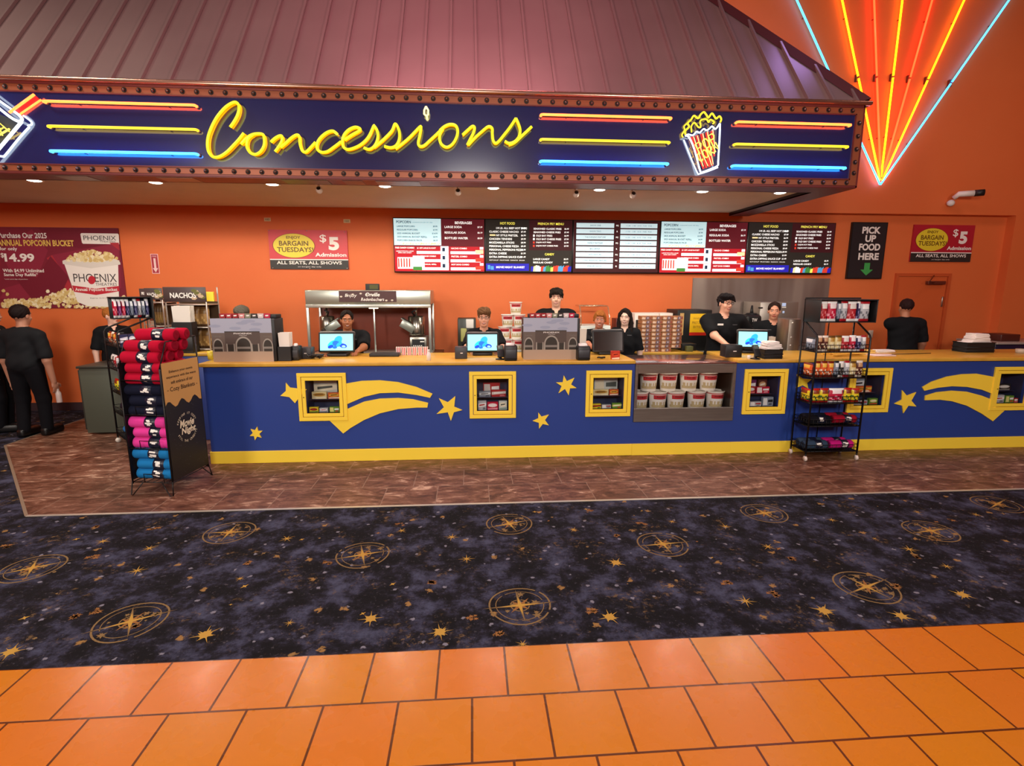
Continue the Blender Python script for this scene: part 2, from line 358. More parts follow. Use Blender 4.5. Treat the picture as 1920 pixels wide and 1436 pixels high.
# door painted like the wall, with closer and steel hinges
b = MB(); x0, x1, zt = 6.76, 7.58, 1.985
b.box(x0, x1, YW-.012, YW+.01, .0, zt)
d = b.build('door_1', mat('door_paint', '#d0602e', .5), kind='structure')
b = MB(); b.box(x0-.06, x0-.012, YW-.03, YW, 0, zt+.06); b.box(x1+.012, x1+.06, YW-.03, YW, 0, zt+.06); b.box(x0-.012, x1+.012, YW-.03, YW, zt+.012, zt+.06)
b.build('trim_3', mat('door_frame_paint', '#c4562a', .45), kind='structure')
b = MB(); b.bbox(7.22, 7.52, YW-.075, YW-.012, 1.87, 1.925, .008); b.tube([(7.3, YW-.09, 1.9), (7.12, YW-.2, 1.91), (7.34, YW-.03, 2.01)], .008, 6)
b.build('door_closer', mat('bronze', '#7d4a3c', .35, .7), d)
b = MB(); b.bbox(7.535, 7.56, YW-.03, YW-.012, 1.52, 1.68, .004); b.bbox(7.535, 7.56, YW-.03, YW-.012, .3, .44, .004); b.build('hinge', STEEL, d)
b = MB(); b.bbox(6.80, 6.86, YW-.03, YW-.012, .9, 1.1, .008); b.cyl((6.83, YW-.07, 1.0), (6.83, YW-.012, 1.0), .012); b.tube([(6.83, YW-.065, 1.0), (6.95, YW-.065, 1.0)], .011); b.build('door_handle', STEEL, d)
# ================================================================== canopy over the counter
YS = 5.70; SX0, SX1 = -7.2, 4.14; SZ0, SZ1 = 2.872, 3.700
CAN = thing('concession_canopy', 'large canopy with seamed metal roof and bulb-edged dark blue sign box over the counter', 'canopy', (0, YS, SZ0))
ROOF = noisy('roof_metal', ['#8a7270', '#96807c'], .8, .40, 0, 3, metal=.5)
TA_ = math.tan(R(51.3)); RB = YW-.14-YS
zt = SZ1+RB*TA_
b = MB()
# front slope with 45 degree hip at the right, right slope behind it
hx = SX1+.02; p0 = (SX0, YS-.02, SZ1+.012); p1 = (hx, YS-.02, SZ1+.012); p2 = (hx-RB, YS-.02+RB, zt); p3 = (SX0, YS-.02+RB, zt)
b.flat([p0, p1, p2, p3]); b.flat([p1, (hx, YS-.02+RB, SZ1+.012), p2])
b.build('metal_roof', ROOF, CAN)
b = MB(); nrm = Vector((0, -math.sin(R(51.3)), math.cos(R(51.3))))
k = 0; x = .33-.2645*26
while x < hx:
    L_ = min(RB, hx-x); a = Vector((x, YS-.02, SZ1+.012)); c = Vector((x, YS-.02+L_, SZ1+.012+L_*TA_))
    w2 = .012; 
    b.add([a+Vector((-w2, 0, 0)), a+Vector((w2, 0, 0)), a+Vector((w2, 0, 0))+nrm*.03, a+Vector((-w2, 0, 0))+nrm*.03, c+Vector((-w2, 0, 0)), c+Vector((w2, 0, 0)), c+Vector((w2, 0, 0))+nrm*.03, c+Vector((-w2, 0, 0))+nrm*.03],
          [(0, 1, 2, 3), (3, 2, 6, 7), (0, 3, 7, 4), (1, 5, 6, 2)])
    x += .2645
for k in range(1, 9):
    y = YS-.02+k*.2645
    if y > YS+RB: break
    L_ = y-(YS-.02); b.tube([(hx+.01, y, SZ1+.02), (hx-L_+.01, y, SZ1+.02+L_*TA_)], .014, 4)
b.build('standing_seam', ROOF, CAN)
b = MB(); hp = Vector(p1); hq = Vector(p2); dr = (hq-hp).normalized(); sd = Vector((1, 1, 0)).normalized(); un = Vector((.45, -.45, .5)).normalized()
w_ = .085
b.add([hp-sd*0+Vector((-w_*1.1, 0, .01)), hp+Vector((.02, -.01, .05)), hp+Vector((.02, w_, .0)), hq+Vector((-w_*1.1, 0, .01)), hq+Vector((.02, -.01, .05)), hq+Vector((.02, w_, 0))], [(0, 1, 4, 3), (1, 2, 5, 4)])
b.build('hip_cap', mat('hip_metal', '#5c3034', .45, .5), CAN)
# eave trim: polished gutter lip
b = MB(); b.bbox(SX0, SX1+.05, YS-.06, YS+.02, SZ1-.012, SZ1+.03, .012); b.bbox(SX1+.0, SX1+.05, YS-.02, YW-.2, SZ1-.012, SZ1+.03, .01)
b.build('eave_trim', mat('eave_chrome', '#c99a86', .22, .9), CAN)
# box, returns and underside
BOXM = mat('sign_frame_red', '#6a2420', .4, .2)
b = MB(); b.box(SX0, SX1, YS, YS+.02, SZ0, SZ1-.01); b.box(SX1-.02, SX1, YS, YW-.2, SZ0, SZ1-.01); b.box(SX0, SX1, YS, YS+.3, SZ0-.006, SZ0+.012)
b.box(SX1-.3, SX1, YS+.3, YW-.14, SZ0-.006, SZ0+.012)
b.box(SX0, SX1, YS-.012, YS, SZ0, SZ0+.018); b.box(SX0, SX1, YS-.012, YS, SZ1-.03, SZ1-.01); b.box(SX1-.014, SX1+.004, YS-.012, YS, SZ0, SZ1-.01)
b.build('sign_box', BOXM, CAN)
FACE = mat('sign_face', '#1c2355', .2, 0, spec=.5, coat=1.); FACE.node_tree.nodes['Principled BSDF'].inputs['Coat IOR'].default_value = 2.0
b = MB(); b.box(SX0, 4.045, YS-.008, YS, 2.958, 3.600); b.build('sign_face', FACE, CAN)
b = MB()
for z0, z1 in ((2.95, 2.962), (3.596, 3.607)): b.box(SX0, 4.05, YS-.02, YS, z0, z1)
b.box(4.04, 4.05, YS-.02, YS, 2.95, 3.607)
b.build('face_rim', BOXM, CAN)
STRIPM = mat('bulb_strip', '#8f4a2c', .4, .25)
b = MB(); b.box(SX0, SX1-.004, YS-.010, YS-.0005, 3.610, 3.668); b.box(SX0, SX1-.004, YS-.010, YS-.0005, 2.894, 2.948); b.box(4.055, SX1-.014, YS-.010, YS-.0005, 2.948, 3.610)
b.build('bulb_strip', STRIPM, CAN)
bx = []
x = -4.333-.1323*20
while x < SX1-.02: bx.append((x, 3.640)); bx.append((x+.02, 2.921)); x += .1323
for z in (3.52, 3.39, 3.26, 3.13, 3.02): bx.append((4.092, z))
bx.sort(key=lambda p: math.hypot(p[0]-.4, p[1]-1.8))
SOCK = mat('bulb_socket', '#1a0808', .5); BULB = mat('bulb_glass', '#4a2c28', .10, 0, spec=1.)
def bulb(b, x, z):
    T = Matrix.Translation((x, YS-.010, z)) @ Matrix.Rotation(R(90), 4, 'X')
    b.lathe([(.024, -.001), (.024, .004), (.017, .005), (.017, .002)], 14, 0, T=T); b.lathe([(.010, .002), (.0135, .010), (.0125, .020), (.007, .0255), (.0004, .027)], 10, 1, T=T)
proto = None
for x, z in bx[:100]:
    if proto is None:
        q = MB(); bulb(q, x, z); proto = q.build('marquee_bulb', [SOCK, BULB], CAN); P0 = (x, z)
    else:
        c = proto.copy(); COL.objects.link(c); c.location = (x-P0[0], 0, z-P0[1])
q = MB()
for x, z in bx[100:]: bulb(q, x, z)
o = q.build('marquee_bulb', [SOCK, BULB], CAN); o['kind'] = 'stuff'
# soffit
b = MB(); b.box(SX0, SX1-.3, YS+.3, YW-.14, 2.915, 2.94); b.box(SX0, SX1-.3, YS+.28, YS+.3, 2.866, 2.94); b.build('soffit_panel', noisy('soffit_paint', ['#d0c2ac', '#d8cab6'], 2, .7), CAN)
b = MB(); b.box(SX1-.3, SX1-.27, YS+.3, YW-.14, 2.868, 2.93); b.build('soffit_edge', mat('soffit_dark', '#2c1a1c', .3, .2), CAN)
# flat patches painting reflections onto the glossy underside of the sign box
for (x0, x1, c) in ((-4.05, -3.75, '#8a7a70'), (-3.10, -2.75, '#8f857b'), (-1.9, -1.45, '#4c5a36'), (-1.3, -1.1, '#5b5860'), (-.97, -.53, '#7d8390')):
    b = MB(); b.box(x0, x1, YS+.04, YS+.26, SZ0-.010, SZ0-.006); b.build('underside_reflection', mat('plate'+c, c, .35, .4), CAN)
# ---- downlights
LENS = mat('downlight_lens', '#ffffff', .5, 0, emit='#fff3dc', es=14)
dl = [-4.62, -3.39, -2.17, -.955, .25, 1.467, 2.68, 3.62]
names = ['leftmost of the row', 'above the pretzel and nacho racks', 'above the silver popcorn machine', 'left of the dome cameras', 'in the middle of the row', 'between two dome cameras', 'above the steel backsplash', 'rightmost of the row']
for i, x in enumerate(dl):
    y = 6.26
    t = thing('downlight', 'round recessed downlight in the canopy soffit, '+names[i], 'light', (x, y, 2.90), 0, 'downlights in the canopy soffit')
    b = MB(); b.lathe([(.066, .013), (.085, .013), (.088, .008), (.066, .006)], 28, c=(x, y, 2.90)); b.build('trim_ring', WHT, t)
    b = MB(); b.lathe([(.0, .0), (.05, .001), (.067, .008), (.067, .012)], 24, c=(x, y, 2.90)); b.build('lens', LENS, t)
    l = bpy.data.lights.new('downlight_beam', 'SPOT'); l.energy = 40; l.color = (1, .90, .74); l.spot_size = R(166); l.spot_blend = .18; l.shadow_soft_size = .06
    o = bpy.data.objects.new('downlight_beam', l); COL.objects.link(o); o.parent = t; o.location = (0, 0, -.03)
# ---- dome cameras
def dome_cam(x, lab):
    t = thing('security_camera', lab, 'camera', (x, 6.22, 2.915), 0, 'small white cameras on the canopy soffit')
    b = MB(); b.lathe([(.0, -.012), (.038, -.012), (.042, 0)], 20, c=(x, 6.22, 2.915)); b.tube([(x, 6.22, 2.905), (x+.005, 6.215, 2.875), (x+.012, 6.205, 2.865)], .012, 8); b.build('bracket', WHT, t)
    T = Matrix.Translation((x+.01, 6.20, 2.845)) @ Matrix.Rotation(R(60), 4, 'X')
    b = MB(); b.lathe([(.0, -.04), (.02, -.036), (.034, -.015), (.035, .02), (.028, .032)], 18, T=T); b.build('camera_body', WHT, t)
    b = MB(); b.lathe([(.022, .030), (.022, .036), (.0, .037)], 16, T=T); b.build('camera_lens', mat('lens_black', '#0b0b0d', .1), t)
dome_cam(-1.665, 'small white camera on the soffit nearest the silver popcorn machine'); dome_cam(-.156, 'small white camera on the soffit above the leftmost menu screen')
dome_cam(1.173, 'small white camera on the soffit left of the sixth downlight'); dome_cam(1.83, 'rightmost small white camera on the soffit')
# ================================================================== neon on the sign
YN = YS-.072
def neon(name, c, core, s): return mat(name, c, .3, 0, emit=core, es=s)
NR = neon('neon_red', '#400402', '#ff5a24', 6.5); NY = neon('neon_yellow', '#5a4a08', '#ffd52a', 1.5); NB = neon('neon_blue', '#04203a', '#2a8cff', 8.0); NW = neon('neon_white', '#30383c', '#dff0ff', 2.6)
NYC = neon('neon_lemon', '#5a5008', '#fff01c', 1.1)
END = mat('tube_end', '#8a6a60', .4)
rows = [('red', NR, [(-4.03, -2.65, 3.525), (.715, 2.065, 3.525), (2.77, 4.015, 3.505)]), ('yellow', NY, [(-4.02, -2.66, 3.305), (.715, 2.06, 3.29), (2.765, 4.01, 3.288)]), ('blue', NB, [(-4.03, -2.68, 3.082), (.715, 2.055, 3.08), (2.76, 4.008, 3.074)])]
place = ['left of the yellow script lettering', 'between the lettering and the neon popcorn box', 'right of the neon popcorn box']
for cn, m, rr in rows:
    for i, (x0, x1, z) in enumerate(rr):
        x0 *= (YN/YS); x1 *= (YN/YS); z = 1.8+(z-1.8)*YN/YS
        t = thing('neon_bar', '%s horizontal neon bar on the blue sign, %s' % (cn, place[i]), 'neon light', ((x0+x1)/2, YN, z), 0, 'horizontal neon bars of the sign')
        b = MB(); b.tube([(x0, YS-.02, z), (x0, YN+.012, z), (x0+.008, YN+.003, z), (x0+.02, YN, z), (x1-.02, YN, z), (x1-.008, YN+.003, z), (x1, YN+.012, z), (x1, YS-.02, z)], .0125, 10); b.build('glass_tube', m, t)
        for xx in (x0, x1): b = MB(); b.cyl((xx, YS-.03, z), (xx, YS-.010, z), .017, 10); b.build('tube_end', END, t)
        for q in (.2, .8): b = MB(); xx = x0+(x1-x0)*q; b.cyl((xx, YN+.012, z), (xx, YS-.010, z), .004, 6); b.build('tube_support', END, t)
# ---- Concessions script
def sgn(pts, o, sc): return [(o[0]+x/sc, o[1]+y/sc) for x, y in pts]
O1, O2, O3, O4 = (380, 180), (500, 180), (680, 180), (820, 180)
strokes = [
 ('C', sgn([(495, 560), (560, 470), (625, 350), (655, 230), (640, 150), (580, 110), (480, 150), (370, 240), (250, 390), (160, 560), (100, 730), (85, 880), (110, 1010), (190, 1095), (300, 1090), (430, 1010), (560, 880), (660, 770), (740, 665)], O1, 9.6)),
 ('o', sgn([(690, 870), (760, 790), (840, 720), (950, 680), (1080, 690), (1110, 790), (1100, 900), (1040, 1000), (950, 1050), (860, 1020), (800, 930), (795, 830), (830, 750), (900, 700)], O1, 9.6)),
 ('n', sgn([(75, 830), (150, 760), (240, 715), (280, 740), (265, 830), (210, 920), (150, 1000)], O2, 9.6)),
 ('n', sgn([(250, 925), (340, 850), (450, 750), (545, 700), (590, 740), (600, 860), (640, 980), (700, 1010), (770, 950), (880, 830)], O2, 9.6)),
 ('c', sgn([(1275, 690), (1190, 630), (1080, 660), (970, 750), (910, 850), (910, 950), (980, 1010), (1090, 1000), (1210, 920), (1340, 820)], O2, 9.6)),
 ('e', sgn([(1400, 790), (1520, 710), (1660, 630), (1680, 590), (1600, 560), (1490, 600), (1400, 690), (1365, 800), (1380, 910), (1450, 960), (1560, 940), (1700, 870), (1830, 740), (1925, 540)], O2, 9.6)),
 ('s', sgn([(192, 520), (250, 600), (275, 710), (250, 830), (190, 920), (110, 960), (20, 930)], O3, 9.6)),
 ('s', sgn([(200, 930), (300, 850), (420, 740), (530, 620), (585, 500), (645, 590), (665, 710), (645, 820), (590, 900), (500, 930), (390, 905)], O3, 9.6)),
 ('i', sgn([(590, 950), (700, 870), (850, 740), (1025, 560), (1050, 570), (1030, 700), (1000, 840), (1030, 905), (1110, 890), (1210, 800), (1330, 690), (1430, 590)], O3, 9.6)),
 ('o', sgn([(1390, 620), (1470, 550), (1570, 510), (1670, 530), (1710, 620), (1690, 740), (1620, 860), (1520, 920), (1430, 880), (1385, 790), (1395, 680), (1450, 590)], O3, 9.6)),
 ('n', sgn([(455, 700), (540, 620), (630, 545), (670, 570), (650, 660), (600, 760), (540, 880)], O4, 9.6)),
 ('n', sgn([(560, 880), (680, 750), (800, 640), (915, 550), (985, 580), (990, 690), (1005, 800), (1050, 850), (1110, 810), (1200, 700), (1310, 560), (1415, 400)], O4, 9.6)),
 ('s', sgn([(1415, 400), (1460, 500), (1490, 610), (1470, 730), (1390, 820), (1290, 850), (1215, 810)], O4, 9.6)),
 ('s', sgn([(1290, 880), (1400, 830), (1550, 690), (1700, 550)], O4, 9.6)),
]
LET = thing('neon_lettering', 'yellow neon script lettering reading Concessions across the blue sign', 'neon sign', tuple(at(690, 250, YN)))
CHAN = mat('channel_yellow', '#ffc800', .45, emit='#ff9c00', es=.45)  # emission puts the tubes' orange-yellow glow into the channel colour
for ch, px in strokes:
    pts = catmull([at(x, y, YN) for x, y in px], 5)
    b = MB(); b.tube(pts, .0135, 8, 0)
    # channel backing: a band from the sign face to just behind the tube
    n = len(pts); vs = []; fs = []
    for i, p in enumerate(pts):
        vs += [(p.x, YN+.008, p.z), (p.x, YS-.008, p.z)]
        if i: fs.append((2*i-2, 2*i-1, 2*i+1, 2*i))
    b.add(vs, fs, 1)
    b.tube([(p.x, YS-.016, p.z) for p in pts], .008, 6, 1)
    b.build('letter_stroke', [NYC, CHAN], LET)
b = MB(); p = at(799, 211, YN); b.tube([(p.x, p.y, p.z+.055), (p.x+.022, p.y, p.z+.02), (p.x+.018, p.y, p.z-.02), (p.x, p.y, p.z-.03), (p.x-.02, p.y, p.z-.015), (p.x-.018, p.y, p.z+.02), (p.x, p.y, p.z+.055)], .009, 8); b.tube([(p.x+.005, p.y, p.z-.03), (p.x+.006, YS-.02, p.z-.05)], .011, 8)
b.build('letter_dot', neon('neon_cream', '#fff6a0', '#fff08a', 1.6), LET)
# ---- popcorn box in neon
def pz(pts, Y=YN, o=(1270, 195), sc=10.26): return [at(o[0]+x/sc, o[1]+y/sc, Y) for x, y in pts]
POP = thing('neon_popcorn_box', 'white neon popcorn box with red stripes and yellow popcorn on the blue sign', 'neon sign', tuple(at(1318, 320, YN)))
b = MB(); b.poly([tuple(p) for p in pz([(250, 640), (760, 490), (760, 650), (690, 1180), (490, 1250)], YS-.03)], (0, .012, 0), 0)
b.build('box_panel', mat('popcorn_panel', '#3a2a3c', .4), POP)
b = MB()
for a, c, e, f_ in [((250, 640), (310, 620), (520, 1240), (490, 1250)), ((345, 610), (400, 595), (575, 1225), (540, 1230)), ((440, 580), (500, 560), (640, 1200), (600, 1215)), ((540, 550), (600, 530), (690, 1180), (660, 1190)), ((640, 520), (700, 505), (725, 1000), (700, 1010))]:
    b.poly([tuple(p) for p in pz([a, c, e, f_], YS-.034)], (0, .003, 0), 0)
b.build('red_stripe', mat('popcorn_red', '#d01010', .4, emit='#ff1408', es=.55), POP)
b = MB()
for q in ([(150, 610), (225, 640), (330, 880), (440, 1290), (485, 1310), (620, 1260), (770, 1190), (785, 1100), (800, 850), (815, 600), (820, 375)], ):
    b.tube(catmull(pz(q), 3), .0085, 8)
b.tube(catmull(pz([(155, 610), (210, 585), (300, 600), (370, 530), (430, 550), (505, 480), (560, 505), (620, 470), (670, 430), (735, 480), (815, 375)]), 4), .0075, 8)
b.tube(catmull(pz([(125, 690), (250, 1010), (385, 1320), (430, 1340), (600, 1290), (780, 1220)], YS-.02), 4), .006, 8)
b.build('white_tube', NW, POP)
b = MB(); b.tube(catmull(pz([(160, 600), (150, 520), (225, 440), (200, 370), (265, 300), (320, 225), (400, 275), (450, 200), (510, 155), (560, 210), (600, 260), (665, 180), (720, 250), (750, 280), (810, 235), (845, 290), (825, 350)]), 5), .009, 8)
b.tube(catmull(pz([(275, 545), (270, 430), (330, 360), (400, 440), (450, 440), (440, 330), (510, 290), (570, 300), (600, 350), (640, 300), (710, 350), (680, 380)]), 5), .0075, 8)
b.tube(catmull(pz([(110, 640), (90, 590), (140, 500), (130, 430), (190, 370)], YS-.02), 5), .007, 8)
b.build('popcorn_tube', NY, POP)
b = MB()
for q in ([(315, 630), (420, 960), (500, 1200)], [(385, 610), (480, 960), (590, 1190)], [(490, 570), (540, 800), (660, 1180)], [(575, 530), (620, 760), (690, 1160)], [(680, 490), (720, 800), (715, 960)]): b.tube(pz(q), .0035, 6)
b.build('stripe_tube', neon('neon_peach', '#ffd090', '#ffc070', 2.), POP)
o = pz([(545, 800)])[0]; dx = (pz([(700, 700)])[0]-o).normalized(); dz = Vector((-dx.z, 0, dx.x))
def letters(b, s, centre, gap, h, m=0):
    for i, ch in enumerate(s):
        c = centre+dx*(i-(len(s)-1)/2)*gap; a = lambda u, v: c+dx*u*gap*.42+dz*v*h/2
        if ch == 'P': q = [a(-.8, -1), a(-.8, 1), a(.5, 1), a(.9, .5), a(.5, 0), a(-.8, 0)]
        elif ch == 'O': q = [a(math.cos(t*.7854)*.9, math.sin(t*.7854)) for t in range(9)]
        elif ch == 'C': q = [a(math.cos(t*.7854)*.9, math.sin(t*.7854)) for t in range(1, 8)]
        elif ch == 'R': q = [a(-.8, -1), a(-.8, 1), a(.5, 1), a(.9, .5), a(.5, 0), a(-.8, 0), a(.9, -1)]
        elif ch == 'N': q = [a(-.8, -1), a(-.8, 1), a(.8, -1), a(.8, 1)]
        elif ch == 'L': q = [a(-.8, 1), a(-.8, -1), a(.8, -1)]
        elif ch == 'A': q = [a(-.9, -1), a(0, 1), a(.9, -1), a(.45, -.2), a(-.45, -.2)]
        b.tube(q, .0052, 6, m)
b = MB(); letters(b, 'POP', pz([(545, 760)])[0]+Vector((0, -.01, 0)), .078, .10); letters(b, 'CORN', pz([(580, 930)])[0]+Vector((0, -.01, 0)), .062, .085)
b.build('word_tube', neon('neon_gold', '#ffe040', '#ffd840', 2.4), POP)
# ---- drink cup in neon (runs out of the left edge)
def dz_(pts, Y=YN): return pz(pts, Y, (0, 160), 8.45)
CUP = thing('neon_drink_cup', 'white neon drink cup with red straw at the left end of the sign', 'neon sign', tuple(at(5, 290, YN)))
b = MB(); b.tube(catmull(dz_([(-420, 130), (-250, 180), (0, 375), (160, 500), (290, 570), (350, 545), (320, 490), (230, 420)]), 5), .012, 8); b.tube(dz_([(345, 575), (0, 985), (-300, 1340)]), .013, 8)
b.tube(catmull(dz_([(-300, 20), (0, 250), (170, 370)]), 4), .010, 8); b.tube(catmull(dz_([(370, 480), (490, 570), (500, 620), (440, 640)], YS-.02), 4), .008, 8); b.tube(catmull(dz_([(465, 660), (300, 840), (90, 1100), (40, 1125), (-60, 1110)], YS-.02), 3), .009, 8)  # tubes close to the face model the cup outline's reflection
b.build('white_tube', NW, CUP)
b = MB(); b.tube(dz_([(150, 430), (540, 145)]), .012, 8); b.tube(dz_([(320, 455), (650, 230)], YS-.02), .009, 8); b.build('straw_tube', NR, CUP)
b = MB(); b.poly([tuple(p) for p in dz_([(190, 430), (560, 160), (640, 240), (310, 450)], YS-.022)], (0, .004, 0)); b.build('straw_panel', mat('straw_red', '#d80f10', .4, emit='#ff1010', es=.5), CUP)
b = MB(); dx = (dz_([(100, 640)])[0]-dz_([(0, 700)])[0]).normalized(); dz = Vector((-dx.z, 0, dx.x)); letters(b, 'A', dz_([(20, 660)])[0], .10, .13)
b.tube(dz_([(-400, 880), (0, 780), (150, 690)]), .008, 6); b.build('word_tube', neon('neon_gold', '#ffe040', '#ffd840', 2.4), CUP)
b = MB(); b.poly([tuple(p) for p in dz_([(-380, 250), (0, 460), (300, 590), (0, 940), (-280, 1250)], YS-.02)], (0, .006, 0)); b.build('cup_panel', mat('cup_panel', '#2a3238', .4), CUP)
# ================================================================== neon fan on the wall
YFAN = YW-.14
FAN = thing('neon_fan', 'fan of red, yellow and blue neon rays on the wall right of the canopy', 'neon light', tuple(at(1650, 346, YFAN-.05)))
NRw = neon('ray_red', '#ff5030', '#ff2a10', 9.); NYw = neon('ray_amber', '#ffb020', '#ff9a08', 7.); NBw = neon('ray_blue', '#40b8ff', '#2f9cff', 7.)
rays = [((1650, 346), (1494, 0), NBw, 'blue'), ((1650, 338), (1579, 0), NYw, 'amber'), ((1651, 335), (1639, 0), NRw, 'red'), ((1652, 332), (1692, 0), NYw, 'amber'), ((1653, 335), (1748, 0), NRw, 'red'), ((1654, 338), (1808, 0), NYw, 'amber'), ((1651, 346), (1892, 0), NBw, 'blue')]
for a, c, m, cn in rays:
    p = at(*a, YFAN-.055); q = at(*c, YFAN-.055); d = q-p; top = p+d*((6.3-p.z)/d.z)
    b = MB(); n = 3; L_ = (top-p).length; dn = d.normalized()
    segs = [(0, .48), (.49, 1)]
    for u, v in segs: b.tube([p+(top-p)*u, p+(top-p)*v], .0125, 8, 0)
    for u in (.2, .47, .5, .75):
        s_ = p+(top-p)*u; b.cyl((s_.x, s_.y+.01, s_.z), (s_.x, YFAN, s_.z), .006, 6, 1)
    for u in (.485,): s_ = p+(top-p)*u; b.bbox(s_.x-.02, s_.x+.02, s_.y+.015, YFAN, s_.z-.05, s_.z+.05, .006, 1)
    b.build('neon_ray', [m, mat('ray_support', '#5a2018', .5)], FAN)['label'] = cn+' neon ray'
# bullet camera on the wall at the right
t = thing('security_camera', 'white and black bullet camera on the wall right of the neon fan', 'camera', tuple(at(1790, 378, YFAN)))
p = at(1786, 380, YFAN-.08)
b = MB(); b.ball((p.x, p.y+.03, p.z), (.055, .05, .05)); b.build('mount_ball', WHT, t)
b = MB(); q = p+Vector((-.015, -.03, .06)); b.tube([q, q+Vector((.02, -.05, .05)), q+Vector((.2, -.12, .055))], [.035, .04, .045], 12); b.build('camera_body', WHT, t)
b = MB(); q2 = q+Vector((.2, -.12, .055)); b.tube([q2, q2+Vector((.10, -.06, .003))], [.047, .047], 12); b.build('sun_shield', BLK, t)
# ================================================================== service counter
CF = 5.46; CT = 1.05; CX0, CXA, CXB, CX1 = -2.70, 1.722, 2.836, 8.2
WINS = [(-1.777, -1.310), (-.038, .446), (1.190, 1.690), (2.916, 3.44), (4.094, 4.665), (5.816, 6.36)]
WINS = [((a+c)/2-.245, (a+c)/2+.245) for a, c in WINS]
HOLE = .078; WZ0, WZ1 = .442, .942
TRIMM = mat('yellow_base', '#ffde44', .4)
def counter(name, label, x0, x1, holes, z0=.0):
    t = thing(name, label, 'counter', ((x0+x1)/2, CF+.36, 0))
    b = MB(); cx = x0
    hs = sorted(holes)
    for h0, h1 in hs:
        b.box(cx, h0, CF, CF+.03, .128, 1.01); b.box(h0, h1, CF, CF+.03, .128, .52); b.box(h0, h1, CF, CF+.03, .864, 1.01); cx = h1
    b.box(cx, x1, CF, CF+.03, .128, 1.01)
    b.build('front_panel', BLU, t)
    lx = .012 if x0 < 0 else -.0005
    b = MB(); b.box(x0-lx, x1-.0005, CF-.014, CF+.03, 0, .128); b.box(x0-lx, x0+.01, CF+.03, CF+.75, 0, .128); b.build('base_board', TRIMM, t, bevel=.003)
    b = MB(); b.box(x0, x0+.025, CF+.03, CF+.75, .128, 1.01); b.build('end_panel', BLU, t)
    b = MB(); b.box(x0+.03, x1, CF+.70, CF+.72, .02, 1.0); b.build('back_panel', mat('carcass', '#3a3634', .6), t)
    return t
LC = counter('service_counter', 'long blue counter front with yellow stars, left of the steel bucket case', CX0, CXA, [(a+HOLE, c-HOLE) for a, c in WINS[:3]])
RC = counter('service_counter', 'blue counter front with yellow comet, right of the steel bucket case', CXB, CX1, [(a+HOLE, c-HOLE) for a, c in WINS[3:]])
# panel under the steel case
b = MB(); b.box(CXA, CXB, CF, CF+.03, .128, .372); b.box(CXA, CXB, CF-.014, CF, 0, .128)
c_ = MB(); c_.box(CXA, CXB, CF, CF+.03, .128, .372); c_.build('lower_panel', BLU, LC); c_ = MB(); c_.box(CXA, CXB, CF-.014, CF+.03, 0, .128); c_.build('base_board', TRIMM, LC)
TOPM = noisy('worktop_yellow', ['#cc9c38', '#d4a640', '#c09032'], 3, .34, 0, 3, (1, 3, 1))
for (nm, lab, x0, x1) in (('worktop', 'yellow worktop on the left counter carrying registers and dispensers', CX0-.03, CXA-.004), ('worktop', 'yellow worktop on the right counter beside the candy rack', CXB+.004, CX1)):
    b = MB(); b.bbox(x0, x1, CF-.03, CF+.76, 1.012, CT, .006); tag(b.build(nm, TOPM), lab, 'worktop')
# cut-outs on the fronts
def cut(px, parent, name='star_cutout', o=(380, 650), sc=4.364, th=.012, y=CF):
    pts = [at(o[0]+x/sc, o[1]+yy/sc, y-th) for x, yy in px]
    b = MB(); b.poly([tuple(p) for p in pts], (0, th+.001, 0)); return b.build(name, YEL, parent)
up1 = [(1170, 302), (1300, 280), (1450, 275), (1600, 290), (1750, 330), (1880, 385), (1860, 418), (1750, 395), (1600, 375), (1450, 380), (1320, 410), (1170, 475)]
lo1 = [(1170, 515), (1320, 450), (1450, 425), (1600, 420), (1720, 430), (1845, 460), (1838, 498), (1750, 498), (1600, 510), (1450, 545), (1320, 600), (1210, 665), (1150, 710), (1030, 597), (1170, 590)]
cut(up1, LC, 'comet_tail'); cut(lo1, LC, 'comet_tail')
cut([(680, 295), (715, 335), (800, 345), (850, 350), (800, 400), (755, 462), (708, 412), (635, 402), (680, 362)], LC)
cx, cyy = 436, 710; cut([(cx+(56 if i % 2 == 0 else 27)*math.cos(math.pi*i/6+.15-1.57), cyy+(56 if i % 2 == 0 else 27)*math.sin(math.pi*i/6+.15-1.57)) for i in range(12)], LC)
cut([(258, 445), (248, 540), (320, 570), (245, 590), (218, 668), (190, 590), (90, 605), (155, 545), (110, 465), (190, 500)], LC, o=(800, 650), sc=4.8)
cut([(1235, 258), (1262, 310), (1330, 280), (1300, 340), (1350, 372), (1290, 375), (1278, 438), (1245, 380), (1188, 418), (1215, 355), (1165, 322), (1225, 320)], LC, o=(800, 650), sc=4.8)
cut([(1005, 592), (1035, 630), (1100, 612), (1065, 660), (1100, 708), (1045, 695), (1012, 738), (1010, 685), (955, 668), (1005, 645)], LC, o=(800, 650), sc=4.8)
cut([(703, 435), (750, 490), (843, 455), (795, 540), (845, 598), (765, 590), (715, 665), (705, 590), (625, 570), (700, 530)], RC, o=(1560, 650), sc=5.333)
cut([(905, 405), (1000, 350), (1150, 300), (1300, 275), (1450, 270), (1640, 305), (1640, 485), (1500, 430), (1350, 402), (1200, 395), (1060, 410), (925, 440)], RC, 'comet_tail', o=(1560, 650), sc=5.333)
cut([(935, 490), (1050, 455), (1200, 440), (1350, 450), (1500, 490), (1640, 545), (1640, 620), (1745, 620), (1610, 745), (1500, 670), (1350, 590), (1200, 545), (1080, 530), (930, 535)], RC, 'comet_tail', o=(1560, 650), sc=5.333)
